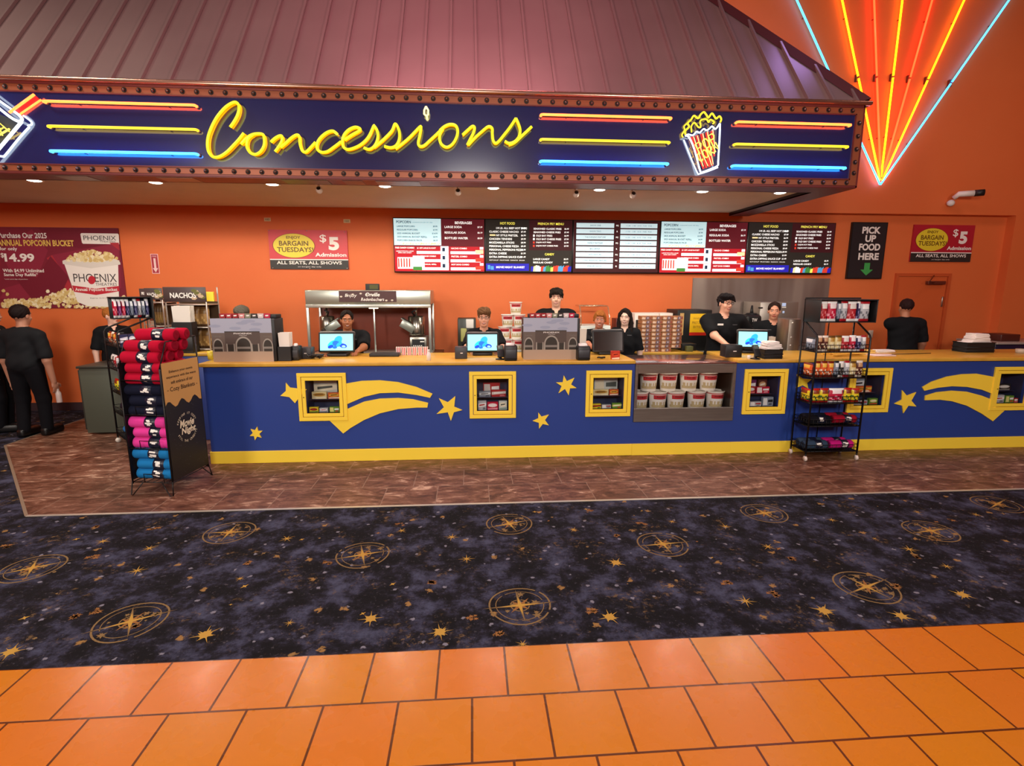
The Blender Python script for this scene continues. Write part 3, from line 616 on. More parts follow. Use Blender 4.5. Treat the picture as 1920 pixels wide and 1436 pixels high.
cut([(262, 90), (345, 150), (470, 160), (405, 210), (420, 290), (340, 245), (250, 280), (290, 200)], RC, o=(1460, 690), sc=7.56)
# display windows
GLS = mat('window_glass', '#10100f', .03, 0, alpha=.09, spec=1.)
CASEIN = mat('window_box_blue', '#2b3050', .5)
def display_window(x0, x1, parent, lock_left=True):
    b = MB(); y0 = CF-.022
    w1 = .038
    for (a, c, e, f_) in ((x0, x1, WZ0, WZ0+w1), (x0, x1, WZ1-w1, WZ1), (x0, x0+w1, WZ0+w1, WZ1-w1), (x1-w1, x1, WZ0+w1, WZ1-w1)): b.box(a, c, y0, CF, e, f_)
    g = .005; i0, i1, j0, j1 = x0+w1+g, x1-w1-g, WZ0+w1+g, WZ1-w1-g; w2 = HOLE-w1-g
    for (a, c, e, f_) in ((i0, i1, j0, j0+w2), (i0, i1, j1-w2, j1), (i0, i0+w2, j0+w2, j1-w2), (i1-w2, i1, j0+w2, j1-w2)): b.box(a, c, y0+.004, CF, e, f_)
    t = b.build('display_window', YEL, parent, bevel=.003)
    h0, h1, k0, k1 = x0+HOLE, x1-HOLE, WZ0+HOLE, WZ1-HOLE
    b = MB(); b.box(h0, h1, CF-.006, CF-.003, k0, k1); b.build('glass_pane', GLS, t)
    b = MB(); b.box(h0-.01, h1+.01, CF+.26, CF+.27, k0-.01, k1+.01); b.box(h0-.012, h0, CF+.03, CF+.26, k0-.01, k1+.01); b.box(h1, h1+.012, CF+.03, CF+.26, k0-.01, k1+.01); b.box(h0, h1, CF+.0, CF+.26, k0-.012, k0); b.box(h0, h1, CF+.0, CF+.26, k1, k1+.012)
    b.box(h0, h1, CF+.10, CF+.26, k0+.12, k0+.126)
    b.build('shelf_box', CASEIN, t)
    b = MB(); b.cyl((h0-.02, y0-.004, WZ0+.25), (h0-.02, y0+.006, WZ0+.25), .005, 8); b.build('lock', mat('lock', '#5b4a20', .4, .6), t)
    return h0, h1, k0, k1
# generic printed box / packet
def packet(name, label, loc, w, h, d, cols, seed=0, bag=False, T=None, group=None, cat='candy'):
    """box or pillow bag with printed shapes on its front (-y); loc is bottom centre"""
    r_ = random.Random(seed); b = MB(); x, y, z = 0, 0, 0
    T = Matrix.Translation(loc) @ (T or Matrix.Identity(4))
    if bag:
        n, k = 6, 8; vs = []; 
        for j in range(k+1):
            for i in range(n+1):
                u = i/n*2-1; v = j/k*2-1; th = d/2*max(0, (1-u**4))*max(0, (1-abs(v)**3))**.6
                wob = 1+.05*math.sin(j*1.7+seed)
                vs.append((u*w/2*(wob if abs(v) < .95 else 1.04), th, (v+1)/2*h))
        for s_ in (-1, 1):
            fs = []; pv = [T @ Vector((p[0], s_*(p[1]+.0008*(1 if abs(p[1]) < 1e-6 else 1)), p[2])) for p in vs]
            mi = 0
            for j in range(k):
                for i in range(n):
                    a = j*(n+1)+i; q = (a, a+1, a+n+2, a+n+1); q = q if s_ < 0 else q[::-1]
                    m = 0
                    if s_ < 0:
                        if j in (0, k-1): m = 3
                        elif j in (k-3, k-2) and 0 < i < n-1: m = 1
                        elif j < 4 and (i+j+seed) % 3 == 0: m = 2
                    b.add(pv if (i == 0 and j == 0) else [], [tuple(e-(0 if (i == 0 and j == 0) else len(vs)) for e in q)], m, True)
    else:
        b.box(-w/2, w/2, -d/2, d/2, 0, h, 0, T)
        yf = -d/2-.0006
        def pl(pts, m): b.add([T @ Vector((p[0]*w/2, yf-.0003*m, p[1]*h)) for p in pts], [tuple(range(len(pts)))], m)
        st = r_.randint(0, 2)
        if st == 0:
            pl([(.85*math.cos(a*.52), .6+.25*math.sin(a*.52)) for a in range(12)], 1); pl([(-.9, .05), (.9, .05), (.9, .28), (-.9, .2)], 2); pl([(-.55, .5), (.55, .6), (.55, .72), (-.55, .66)], 3)
        elif st == 1:
            pl([(-1, .3), (1, .45), (1, .8), (-1, .7)], 1); pl([(-.7, .45), (.6, .55), (.6, .66), (-.7, .6)], 3); pl([(.1, .05), (.9, .08), (.7, .3), (.2, .28)], 2)
        else:
            pl([(-.9, .1), (-.1, .1), (-.2, .9), (-.9, .9)], 1); pl([(0, .45), (.9, .45), (.9, .75), (0, .7)], 3); pl([(.1, .1), (.8, .15), (.7, .35), (.2, .3)], 2)
    o = b.build(name, [P(c, .35) for c in cols], None)
    return tag(o, label, cat, group)
ORD = ['first', 'second', 'third', 'fourth', 'fifth', 'sixth']
PAL = {'red': ('#b0222c', '#e8e0da', '#e07a80', '#ffffff'), 'pale': ('#cfd8d4', '#f2ead0', '#8aa39a', '#4e5a58'), 'cream': ('#e8d9a4', '#b98d3a', '#f4ecd0', '#6b4a20'), 'orange': ('#e0632a', '#f2c04a', '#fff0d8', '#7a1f10'),
       'yellow': ('#e8cf2a', '#8a3a1c', '#3f7a2c', '#c02018'), 'purple': ('#6b2a66', '#e6dbe6', '#b080b8', '#ffffff'), 'brown': ('#5a2a20', '#c89a70', '#e8d2b0', '#f4e8d8'), 'grey': ('#8a97a8', '#e6ecf0', '#4a5668', '#20242c'), 'green': ('#6a9a3a', '#e8e48a', '#c8402a', '#ffffff'), 'navy': ('#2a2f58', '#d8d8e8', '#8a8ab8', '#ffffff'), 'silver': ('#b9bdc4', '#f4f4f6', '#70767e', '#b01c28'), 'magenta': ('#c0143c', '#f6e8ea', '#f0a0b0', '#ffffff'), 'black': ('#26262a', '#d8d4cc', '#8a8680', '#ffffff')}
WIN_ITEMS = [
 [('pale', -.02, .24, .11, .2), ('cream', -.07, .15, .075, .1), ('orange', .08, .12, .065, .1), ('yellow', -.11, .09, .055, .0), ('silver', -.01, .085, .045, .0), ('green', .10, .10, .055, 0)],
 [('red', -.005, .18, .055, .2), ('grey', -.08, .12, .06, .1), ('red', .07, .15, .075, .1), ('silver', -.11, .085, .10, .0), ('magenta', .0, .115, .085, .0), ('pale', .11, .085, .095, .0)],
 [('pale', .02, .26, .10, .2), ('cream', -.05, .17, .065, .1), ('orange', .095, .10, .065, .1), ('yellow', -.11, .09, .05, 0), ('silver', -.005, .10, .04, 0), ('green', .11, .10, .055, 0)],
 [('purple', -.07, .15, .06, .2), ('brown', .08, .10, .06, .2), ('red', -.09, .10, .08, .1), ('magenta', .05, .15, .075, .1), ('silver', -.07, .13, .05, 0), ('grey', .07, .12, .10, 0)],
 [('grey', 0, .22, .07, .2), ('orange', 0, .26, .07, .1), ('silver', -.05, .16, .05, 0), ('green', .1, .10, .07, 0)],
 [('silver', -.07, .13, .05, .2), ('black', .04, .16, .075, .1), ('silver', -.09, .12, .09, 0), ('green', .04, .10, .08, .0), ('red', .12, .05, .05, 0)]]
wname = ['inside the first display window', 'inside the second display window', 'inside the third display window', 'inside the display window right of the bucket case', 'inside the display window behind the candy rack', 'inside the display window at the right edge']
SHELFW = ['bottom', 'middle', 'top']
for wi, (a, c) in enumerate(WINS):
    h0, h1, k0, k1 = display_window(a, c, LC if wi < 3 else RC)
    mid = (h0+h1)/2; k = (h1-h0)/.334
    seen = {}
    for j, (cn, dx, w_, h_, dz0) in enumerate(WIN_ITEMS[wi]):
        lev = 0 if dz0 < .04 else (1 if dz0 < .15 else 2); row = SHELFW[lev]
        y = CF+[.05, .135, .205][lev]; zz = k0+[.0005, .1265, .1265][lev]; hh = min(h_, .115)
        if lev == 2: hh = h_+.085
        hh = min(hh, k1-zz-.004)
        key = (cn, row); seen[key] = seen.get(key, 0)+1
        packet('candy_box', '%s candy box on the %s row %s' % (cn if cn not in ('pale', 'grey') else cn, row, wname[wi])+('' if seen[key] == 1 else ', right one'), (mid+dx*k, y, zz), w_*k, max(.03, hh), .035, PAL[cn], seed=wi*10+j, group='candy on show '+wname[wi])
# ---- steel case with souvenir buckets
CS = thing('bucket_display_case', 'steel and glass display case of white popcorn buckets set into the counter', 'display case', ((CXA+CXB)/2, CF+.3, .372))
STL = noisy('brushed_steel', ['#8d8c86', '#9b9992'], 3, .32, 0, 3, (1, 1, 12), metal=.85)
b = MB(); x0, x1 = CXA+.002, CXB-.002
b.box(x0, x1, CF-.018, CF+.02, .374, .525); b.box(x0, x0+.03, CF-.018, CF+.02, .525, 1.01); b.box(x1-.03, x1, CF-.018, CF+.02, .525, 1.01); b.box(x0+.03, x1-.03, CF-.018, CF+.02, .905, 1.0)
b.build('steel_frame', STL, CS, bevel=.003)
DARK = mat('case_interior', '#2e2522', .35, .4)
b = MB(); b.box(x0+.002, x0+.03, CF+.02, CF+.62, .46, 1.0); b.box(x1-.03, x1-.002, CF+.02, CF+.62, .46, 1.0); b.box(x0+.03, x1-.03, CF+.60, CF+.62, .46, 1.0); b.box(x0+.03, x1-.03, CF+.02, CF+.60, .455, .467)
b.build('case_interior', DARK, CS)
b = MB(); b.box(x0+.03, x1-.03, CF+.0, CF+.004, .525, .905); b.build('glass_pane', GLS, CS)
b = MB(); b.bbox(x0, x1, CF-.02, CF+.64, 1.002, 1.022, .004); b.build('case_top', mat('case_top_steel', '#c9a6a2', .16, .9), CS)  # pinkish colour paints the neon's reflection into the steel
# a light strip inside the case
b = MB(); b.box(x0+.1, x1-.1, CF+.06, CF+.09, .985, 1.0); b.build('case_lamp', mat('case_lamp', '#ffffff', .5, 0, emit='#fff0d8', es=5), CS)
def curved_text(b, s, r0, r1, z, w, h, zt, m, bold=.02, T=None):
    """lettering wrapped on a cone facing -y; radius r0 at z=0 to r1 at z=zt"""
    v, f = font_mesh(s, bold); v = v.copy(); mn = v.min(0); sz = v.max(0)-mn; q = (v-mn)/sz
    out = []
    for u, t in q:
        zz = z+(t-.5)*h; r = r0+(r1-r0)*zz/zt+.0007; a = (u-.5)*w/r
        p = Vector((r*math.sin(a), -r*math.cos(a), zz)); out.append(T @ p if T else p)
    b.add(out, f, m)
BKT = [mat('bucket_white', '#f2ece4', .35), mat('bucket_red', '#c8303a', .4), mat('bucket_popcorn', '#c9b58a', .5), TXB, TXW, mat('bucket_pink', '#eaa9a4', .4)]
def bucket_mesh(b, H_=.205, rb=.082, rt=.1, name=True):
    n = 36; zs = [(0, 0), (.012, 0), (.03, 2), (.06, 2), (.095, 0), (.125, 1), (.170, 0), (.176, 1), (.185, 0)]
    zs = [(z*H_/.205, m) for z, m in zs]+[(H_-.012, 0)]
    rr = lambda z: rb+(rt-rb)*z/H_
    for i in range(len(zs)-1):
        z0, m = zs[i]; z1 = zs[i+1][0]
        for j in range(n):
            a0 = 2*math.pi*j/n; a1 = 2*math.pi*(j+1)/n; am = (a0+a1)/2; front = abs((am+math.pi/2+math.pi) % (2*math.pi)-math.pi)
            mm = m
            if m == 1 and i == 4: pass
            if zs[i][1] == 2 and (front > 1.3 or (i == 3 and (j*7) % 5 < 2)): mm = 0
            if m == 1 and i == 5 and front > .8: mm = 0
            b.add([(rr(z)*math.cos(a), rr(z)*math.sin(a), z) for z, a in ((z0, a0), (z0, a1), (z1, a1), (z1, a0))], [(0, 1, 2, 3)], mm, True)
    b.lathe([(rt, H_-.012), (rt+.006, H_-.010), (rt+.006, H_), (rt-.004, H_), (rt-.01, H_-.06), (.0, H_-.07)], n, 0)
    b.lathe([(0, .0), (rb, 0)], n, 0)
    curved_text(b, 'PHOENIX', rb, rt, .150*H_/.205, .095, .018, H_, 3, .01); curved_text(b, 'Annual Popcorn Bucket', rb, rt, .111*H_/.205, .10, .012, H_, 4, .01)
    b.lathe([(.0, 0), (.006, 0)], 8, 1, T=Matrix.Translation((0, -rr(.15)-.002, .152*H_/.205)) @ Matrix.Rotation(R(90), 4, 'X'))
    return b
bp = None
BK = [(x, CF+.20, .468, 'bottom') for x in (1.845, 2.055, 2.262, 2.50, 2.715)]+[(x, CF+.235, .674, 'upper') for x in (1.955, 2.180, 2.415, 2.640)]
o5 = ['leftmost', 'second', 'middle', 'fourth', 'rightmost']; o4 = ['leftmost', 'second', 'third', 'rightmost']
ci = {'bottom': 0, 'upper': 0}
for x, y, z, row in BK:
    lab = '%s white popcorn bucket in the %s row of the steel case' % ((o5 if row == 'bottom' else o4)[ci[row]], row); ci[row] += 1
    if bp is None:
        b = bucket_mesh(MB()); o = b.build('popcorn_bucket', BKT, None, origin=(0, 0, 0)); bp = o
    else: o = bp.copy(); COL.objects.link(o)
    o.location = (x, y, z); o.rotation_euler = (0, 0, .12*math.sin(x*31)); tag(o, lab, 'bucket', 'popcorn buckets in the steel case')
# ================================================================== things on the back wall
WF = YW-.02
def sign_plane(x0, x1, z0, z1, Y=WF): return lambda u, v: Vector((x0+(x1-x0)*u, Y, z0+(z1-z0)*v))
def fl_poly(b, S_, pts, m, lift): b.flat([S_(u, v)+Vector((0, -lift, 0)) for u, v in pts][::1], m)
def ell(cx, cy_, rx, ry, n=40): return [(cx+rx*math.cos(2*math.pi*i/n), cy_+ry*math.sin(2*math.pi*i/n)) for i in range(n)]
# ---- bargain posters (two)
def bargain(x0, x1, z0, z1, label, red, wrinkle=False):
    w, h = x1-x0, z1-z0; S_ = sign_plane(x0, x1, z0, z1); b = MB()
    b.box(x0, x1, WF-.004, YW-.001, z0, z1, 0)
    fl_poly(b, S_, [(0, 0), (1, 0), (1, .235), (0, .235)], 1, .0055); fl_poly(b, S_, [(0, .235), (1, .235), (1, .26), (0, .26)], 2, .0055)
    fl_poly(b, S_, ell(.315, .60, .27, .315), 5, .0055); fl_poly(b, S_, ell(.315, .60, .262, .305), 3, .0065)
    k = dict(); 
    b.text('ENJOY', S_(.315, .80)+Vector((0, -.008, 0)), w*.18, h*.09, m=4, bold=.02); b.text('BARGAIN', S_(.315, .66)+Vector((0, -.008, 0)), w*.37, h*.125, m=4, bold=.02); b.text('TUESDAYS!', S_(.33, .50)+Vector((0, -.008, 0)), w*.46, h*.125, m=4, bold=.02)
    b.text('$', S_(.69, .78)+Vector((0, -.008, 0)), w*.085, h*.22, m=2, bold=.012); b.text('5', S_(.825, .66)+Vector((0, -.008, 0)), w*.135, h*.34, m=2, bold=.05); b.text('Admission', S_(.78, .375)+Vector((0, -.008, 0)), w*.40, h*.10, m=2, bold=.03)
    b.text('ALL SEATS, ALL SHOWS', S_(.5, .16)+Vector((0, -.008, 0)), w*.83, h*.10, m=2, bold=.02); b.text('on bargain day only', S_(.5, .06)+Vector((0, -.008, 0)), w*.3, h*.035, m=2)
    if wrinkle:
        for u, v in ((.01, .98), (.49, .98), (.97, .96), (.03, .03), (.5, .02), (.98, .03)):
            p = S_(u, v); b.ball((p.x, p.y-.008, p.z), .008, 6, 1)
    return tag(b.build('poster', [mat('poster_red'+red, red, .45), mat('poster_black', '#2a2826', .5), TXW, mat('poster_yellow', '#e6d234', .45), mat('poster_brown', '#6b4a10', .5), mat('poster_rim', '#8a2418', .5), mat('grommet', '#d9c8b8', .3, .6)]), label, 'poster')
bargain(-2.91, -1.80, 2.06, 2.612, 'red and black bargain poster on the orange wall left of the menu screens', '#cf3440', True)
bargain(6.90, 7.92, 2.225, 2.79, 'red and black bargain poster above the door at the far right', '#b01c30')
# ---- pick up sign
x0, x1, z0, z1 = 5.87, 6.45, 1.955, 2.815; S_ = sign_plane(x0, x1, z0, z1); b = MB()
b.box(x0, x1, WF-.02, YW-.001, z0, z1, 1); b.box(x0+.015, x1-.015, WF-.022, WF-.02, z0+.015, z1-.015, 0)
for s, v, ww in (('PICK', .86, .52), ('UP', .715, .30), ('FOOD', .565, .60), ('HERE', .40, .58)): b.text(s, S_(.55, v)+Vector((0, -.024, 0)), ww*(x1-x0), .105, m=2, bold=.04)
fl_poly(b, S_, [(.46, .285), (.62, .285), (.62, .165), (.72, .165), (.54, .06), (.36, .165), (.46, .165)], 3, .024)
tag(b.build('sign', [mat('slate_black', '#26262a', .35), mat('frame_black', '#121212', .4), TXW, mat('arrow_green', '#3fa552', .5)]), 'black sign reading pick up food here with a green arrow', 'sign')
# ---- small extinguisher arrow sign, two tiny labels, outlet
p = at(284, 476, YW); b = MB(); x0, x1, z0, z1 = p.x-.002, p.x+.105, p.z-.008, p.z+0; t0 = at(284, 476, YW).z; t1 = at(297, 513, YW).z; x1 = at(298, 495, YW).x; x0 = at(284, 495, YW).x
b.box(x0, x1, YW-.004, YW-.001, t1, t0, 0); b.box(x0+.008, x1-.008, YW-.005, YW-.004, t1+.008, t0-.008, 1); S_ = sign_plane(x0, x1, t1, t0, YW)
b.text('FIRE', S_(.5, .88)+Vector((0, -.006, 0)), (x1-x0)*.6, .02, m=0); fl_poly(b, S_, [(.36, .78), (.64, .78), (.64, .28), (.85, .28), (.5, .06), (.15, .28), (.36, .28)], 0, .006)
tag(b.build('arrow_sign', [mat('sign_pink', '#f0cfd0', .5), mat('sign_red', '#a82838', .5)]), 'small red and white down arrow sign on the orange wall', 'sign')
for px, lab in (((495, 408, 508, 415), 'small cream label high on the wall above the bargain poster, left one'), ((644, 411, 657, 418), 'small cream label high on the wall above the bargain poster, right one')):
    a = at(px[0], px[1], YW); c = at(px[2], px[3], YW); b = MB(); b.box(a.x, c.x, YW-.004, YW-.001, c.z, a.z, 0); b.text('102', Vector(((a.x+c.x)/2, YW-.006, (a.z+c.z)/2)), (c.x-a.x)*.6, (a.z-c.z)*.5, m=1)
    tag(b.build('wall_label', [mat('label_cream', '#d8c79a', .5), TXB]), lab, 'label')
p = at(1632, 626, YW); b = MB(); b.bbox(p.x-.04, p.x+.04, YW-.008, YW, p.z-.06, p.z+.06, .004); b.box(p.x-.016, p.x+.016, YW-.010, YW-.006, p.z-.035, p.z-.008); b.box(p.x-.016, p.x+.016, YW-.010, YW-.006, p.z+.008, p.z+.035)
tag(b.build('wall_outlet', mat('outlet', '#d8c6b4', .4)), 'cream wall outlet just right of the candy rack', 'outlet')
# ---- annual bucket banner
x0, x1, z0, z1 = -6.78, -4.955, 1.498, 2.612; S_ = sign_plane(x0, x1, z0, z1); b = MB(); w, h = x1-x0, z1-z0
b.box(x0, x1, WF, YW-.001, z0, z1, 0)
def bp_(x, y):  # photo pixel on the banner -> u,v
    p = at(x, y, WF); return ((p.x-x0)/w, (p.z-z0)/h)
for pts, m in (([(0, 470), (60, 430), (90, 470), (70, 520), (20, 510)], 1), ([(88, 484), (98, 478), (150, 560), (135, 560)], 3), ([(0, 560), (10, 540), (60, 525), (72, 545), (60, 560)], 1), ([(72, 428), (222, 428), (223, 450), (190, 470), (110, 460)], 2), ([(98, 478), (222, 455), (228, 540), (150, 560)], 1), ([(205, 455), (223, 455), (225, 470)], 3), ([(20, 510), (70, 520), (95, 480), (130, 520), (110, 560), (60, 560)], 2)):
    LIFT = globals().get('LIFT', .0012)+.0006; fl_poly(b, S_, [bp_(*q) for q in pts], m, LIFT)
T_ = Vector((0, -.007, 0))
def bt(s, x, y, x2, hh, m, bold=.02, al='l'):
    a = at(x, y, WF); c = at(x2, y, WF); b.text(s, a+T_, c.x-a.x, hh, m=m, bold=bold, al='l')
bt('Purchase Our 2025', -3, 441, 88, .075, 4); bt('ANNUAL POPCORN BUCKET', -4, 455, 139, .085, 5, .03); bt('for only', 0, 467, 33, .06, 4); bt('$', 2, 479, 8, .07, 4, .01); bt('14.99', 9, 483, 65, .115, 4, .035)
bt('With $4.99 Unlimited', 6, 507.5, 83, .055, 4, .02); bt('Same Day Refills*', 8, 515.5, 72, .055, 4, .02); bt('*valid same day of purchase', 9, 523.5, 53, .016, 4, 0)
fl_poly(b, S_, [bp_(151, 439), bp_(153, 437), bp_(221, 438), bp_(223, 440), bp_(224, 458), bp_(156, 457), bp_(154, 455)], 4, .004)
bt('PHOENIX', 157, 446, 218, .062, 7, .0); bt('THEATRES', 188, 453, 217, .022, 7, 0)
rb_ = random.Random(2)
def kernel(x, y, r):
    n = 7; a0 = rb_.random()*6; pts = []
    for i in range(n): q = r*(.65+.5*rb_.random()); pts.append(bp_(x+q*math.cos(a0+i*.9), y+q*.9*math.sin(a0+i*.9)))
    fl_poly(b, S_, pts[::-1], rb_.choice([6, 6, 8, 8, 9]), .0055+.002*rb_.random())
for i in range(150):      # heap in the bucket
    a = rb_.random()*math.pi; q = rb_.random()**.6; kernel(175+47*q*math.cos(a), 492-22*q*math.sin(a), 3.6)
for i in range(330):
    x = rb_.uniform(5, 148); top = 577-min(28, 8+20*max(0, (x-70)/60))-(8 if x > 8 else 0); kernel(x, rb_.uniform(top, 576), 3.4)
for i in range(40): kernel(rb_.uniform(140, 233), rb_.uniform(571, 577), 3)
for x, y in ((7, 545), (14, 552), (91, 546), (122, 543), (232, 556), (231, 562)): kernel(x, y, 4)
fl_poly(b, S_, [bp_(*q) for q in [(119, 488), (222, 490), (224, 567), (205, 575), (165, 574), (146, 566)]], 4, .0082)
fl_poly(b, S_, [bp_(171.5+53.5*math.cos(t*.209), 490+7*math.sin(t*.209)) for t in range(30)], 10, .0086)
for i in range(90):
    a = rb_.random()*math.pi; q = rb_.random(); kx, ky = 171+44*math.cos(a)*q**.5, 489-17*math.sin(a)*q; n = 7; pts = [bp_(kx+3.6*math.cos(j*.9)*(0.7+.5*rb_.random()), ky+3.2*math.sin(j*.9)*(.7+.5*rb_.random())) for j in range(n)]; fl_poly(b, S_, pts[::-1], rb_.choice([6, 8, 9]), .009+.002*rb_.random())
fl_poly(b, S_, [bp_(*q) for q in [(118, 489), (171, 497), (226, 491), (227, 496), (172, 503), (119, 495)]], 10, .0115)
fl_poly(b, S_, [bp_(*q) for q in [(136, 535), (180, 541), (224, 536), (225, 546), (181, 553), (140, 547)]], 11, .0092)
p = at(138, 522, WF); q = at(220, 520, WF); b.text('PHOENIX', (p+q)/2+Vector((0, -.010, 0)), (q.x-p.x)*.98, .115, m=7, bold=.0); p = at(180, 534, WF); q = at(220, 532, WF); b.text('THEATRES', (p+q)/2+Vector((0, -.010, 0)), (q.x-p.x), .04, m=7)
fl_poly(b, S_, [bp_(173+7*math.cos(t*.5236), 525+8*math.sin(t*.5236)) for t in range(12)], 11, .0105)
p = at(141, 543, WF); q = at(222, 544, WF); b.text('Annual Popcorn Bucket', (p+q)/2+Vector((0, -.011, 0)), (q.x-p.x)*.98, .06, m=4, bold=.02); p = at(187, 559, WF); b.text('Expires 12-31-25', p+Vector((0, -.010, 0)), .24, .02, m=7)
tag(b.build('banner', [mat('banner_maroon', '#7d2036', .45), mat('banner_maroon_dark', '#8e2740', .45), mat('banner_maroon_mid', '#741a30', .45), mat('banner_bright', '#b0303c', .45), TXW, mat('banner_gold', '#ecc763', .5), mat('popcorn_a', '#ead9a0', .6), mat('ink_grey', '#3c3a3a', .5), mat('popcorn_b', '#d9bd76', .6), mat('popcorn_c', '#f6ecc8', .6), mat('bucket_rim_print', '#e2ded6', .5), mat('print_red', '#c6283a', .5)]), 'maroon banner with a large popcorn bucket on the wall at the left edge', 'banner')
# ---- menu screens
SCR = {}
def lit(c, s=1.): return mat('screen_%s_%d' % (c, s*100), c, .55, 0, emit=c, es=s, spec=.2)
MEN = [lit('#bfe3ea', .62), lit('#5c1620', .5), lit('#a81622', .6), lit('#2b2622', .35), lit('#f4f4f0', .75), lit('#e9df5a', .75), lit('#2420a0', .7), lit('#20304a', .3), lit('#d9dfe6', .7), lit('#e8d9a0', .6), lit('#3f7f38', .5), lit('#c63a2a', .6), lit('#4a90c0', .6), lit('#3a1418', .45), lit('#c4e0e8', .62)]
(sBL, sMR, sRD, sBK, sWH, sYE, sBU, sNV, sGY, sPC, sGN, sRE, sCY, sDM, sIC) = range(15)
BEZ = mat('screen_bezel', '#0e0e10', .3)
def screen(i, x0, x1, content, label):
    z0, z1 = 2.02, 2.795; t = thing('menu_screen', label, 'screen', ((x0+x1)/2, YW-.04, z0), 0, 'menu screens in a row on the wall')
    b = MB(); b.bbox(x0, x1, YW-.07, YW-.001, z0, z1, .006); b.build('screen_case', BEZ, t)
    a, c, e, f_ = x0+.012, x1-.012, z0+.016, z1-.012; w, h = c-a, f_-e
    b = MB()
    def U(u, v, l=0): return Vector((a+w*u, YW-.0712-l, e+h*v))
    def rect(u0, u1, v0, v1, m, l=.0): b.flat([U(u0, v0, l), U(u1, v0, l), U(u1, v1, l), U(u0, v1, l)], m)
    def tx(s, u, v, ww=None, hh=.03, m=sWH, al='l', bold=.02): b.text(s, U(u, v, .002), w*ww if ww else None, h*hh, m=m, al=al, bold=bold)
    content(rect, tx, U, b)
    b.build('display', MEN, t); return t
def popcorn_page(rect, tx, U, b):
    rect(0, 1, 0, 1, sMR); rect(0, .52, .50, 1, sBL, .0005)
    tx('POPCORN', .03, .935, .16, .05, sNV); tx('popped fresh all day', .21, .93, .22, .02, sNV, bold=0)
    for k, (s, p) in enumerate([('LARGE POPCORN', '$9.99'), ('REGULAR POPCORN', '$7.99'), ('2025 ANNUAL BUCKET', '$14.99'), ('2025 ANNUAL BUCKET REFILL', '$4.99'), ('POPCORN SNACK PACK', '$6.29')]):
        v = .855-k*.066; tx(s, .035, v, None, .032, sNV); tx(p, .48, v, None, .032, sNV, 'r')
    r_ = random.Random(1)
    for k in range(60): u = r_.uniform(.08, .5); v = r_.uniform(.505, .535); rect(u, u+.012, v, v+.018, sPC, .0012)
    tx('BEVERAGES', .77, .93, .19, .05, sWH, 'c')
    for k, (s, p) in enumerate([('LARGE SODA', '$7.19'), ('REGULAR SODA', '$6.19'), ('BOTTLED WATER', '$5.59')]): v = .85-k*.105; tx(s, .56, v, None, .042); tx(p, .98, v, None, .036, sWH, 'r')
    rect(0, .235, 0, .48, sRD, .0005); rect(.24, .61, 0, .48, sRD, .0005); rect(.615, 1, 0, .48, sRD, .0005)
    tx('FREE CANDY COMBO', .01, .45, .21, .03); tx('LARGE POPCORN, LARGE', .02, .385, .19, .02); tx('SODA AND CANDY', .04, .355, .15, .02)
    rect(.03, .2, .05, .27, sWH, .0012); [rect(.035+.03*q, .05+.03*q, .08, .25, sRE, .0016) for q in range(5)]; rect(.2, .33, .03, .3, sGY, .0018); rect(.2, .3, .02, .09, sGN, .0022)
    for k, (s1, s2) in enumerate([('$1 OFF LARGE BUCKET', 'NACHO COMBO'), ('$1 OFF LARGE COMBO', 'PRETZEL COMBO'), ('$1 OFF ANNUAL REFILL', 'HOT DOG COMBO')]):
        v = .445-k*.155; tx(s1, .25, v, None, .03); tx(s2, .63, v, None, .03)
        rect(.245, .6, v-.11, v-.055, sGY, .001); rect(.62, .96, v-.11, v-.055, sGY, .001)
        rect(.51, .60, v-.10, v+.04, sGY, .0022); rect(.53, .56, v-.06, v+.01, sNV, .0026); rect(.90, .99, v-.10, v-.03, [sPC, sRE, sRE][k], .0022); rect(.95, .99, v-.02, v+.03, sGY, .0022)
        tx('LARGE POPCORN AND DRINK', .26, v-.082, .22, .016, sBU, bold=0)
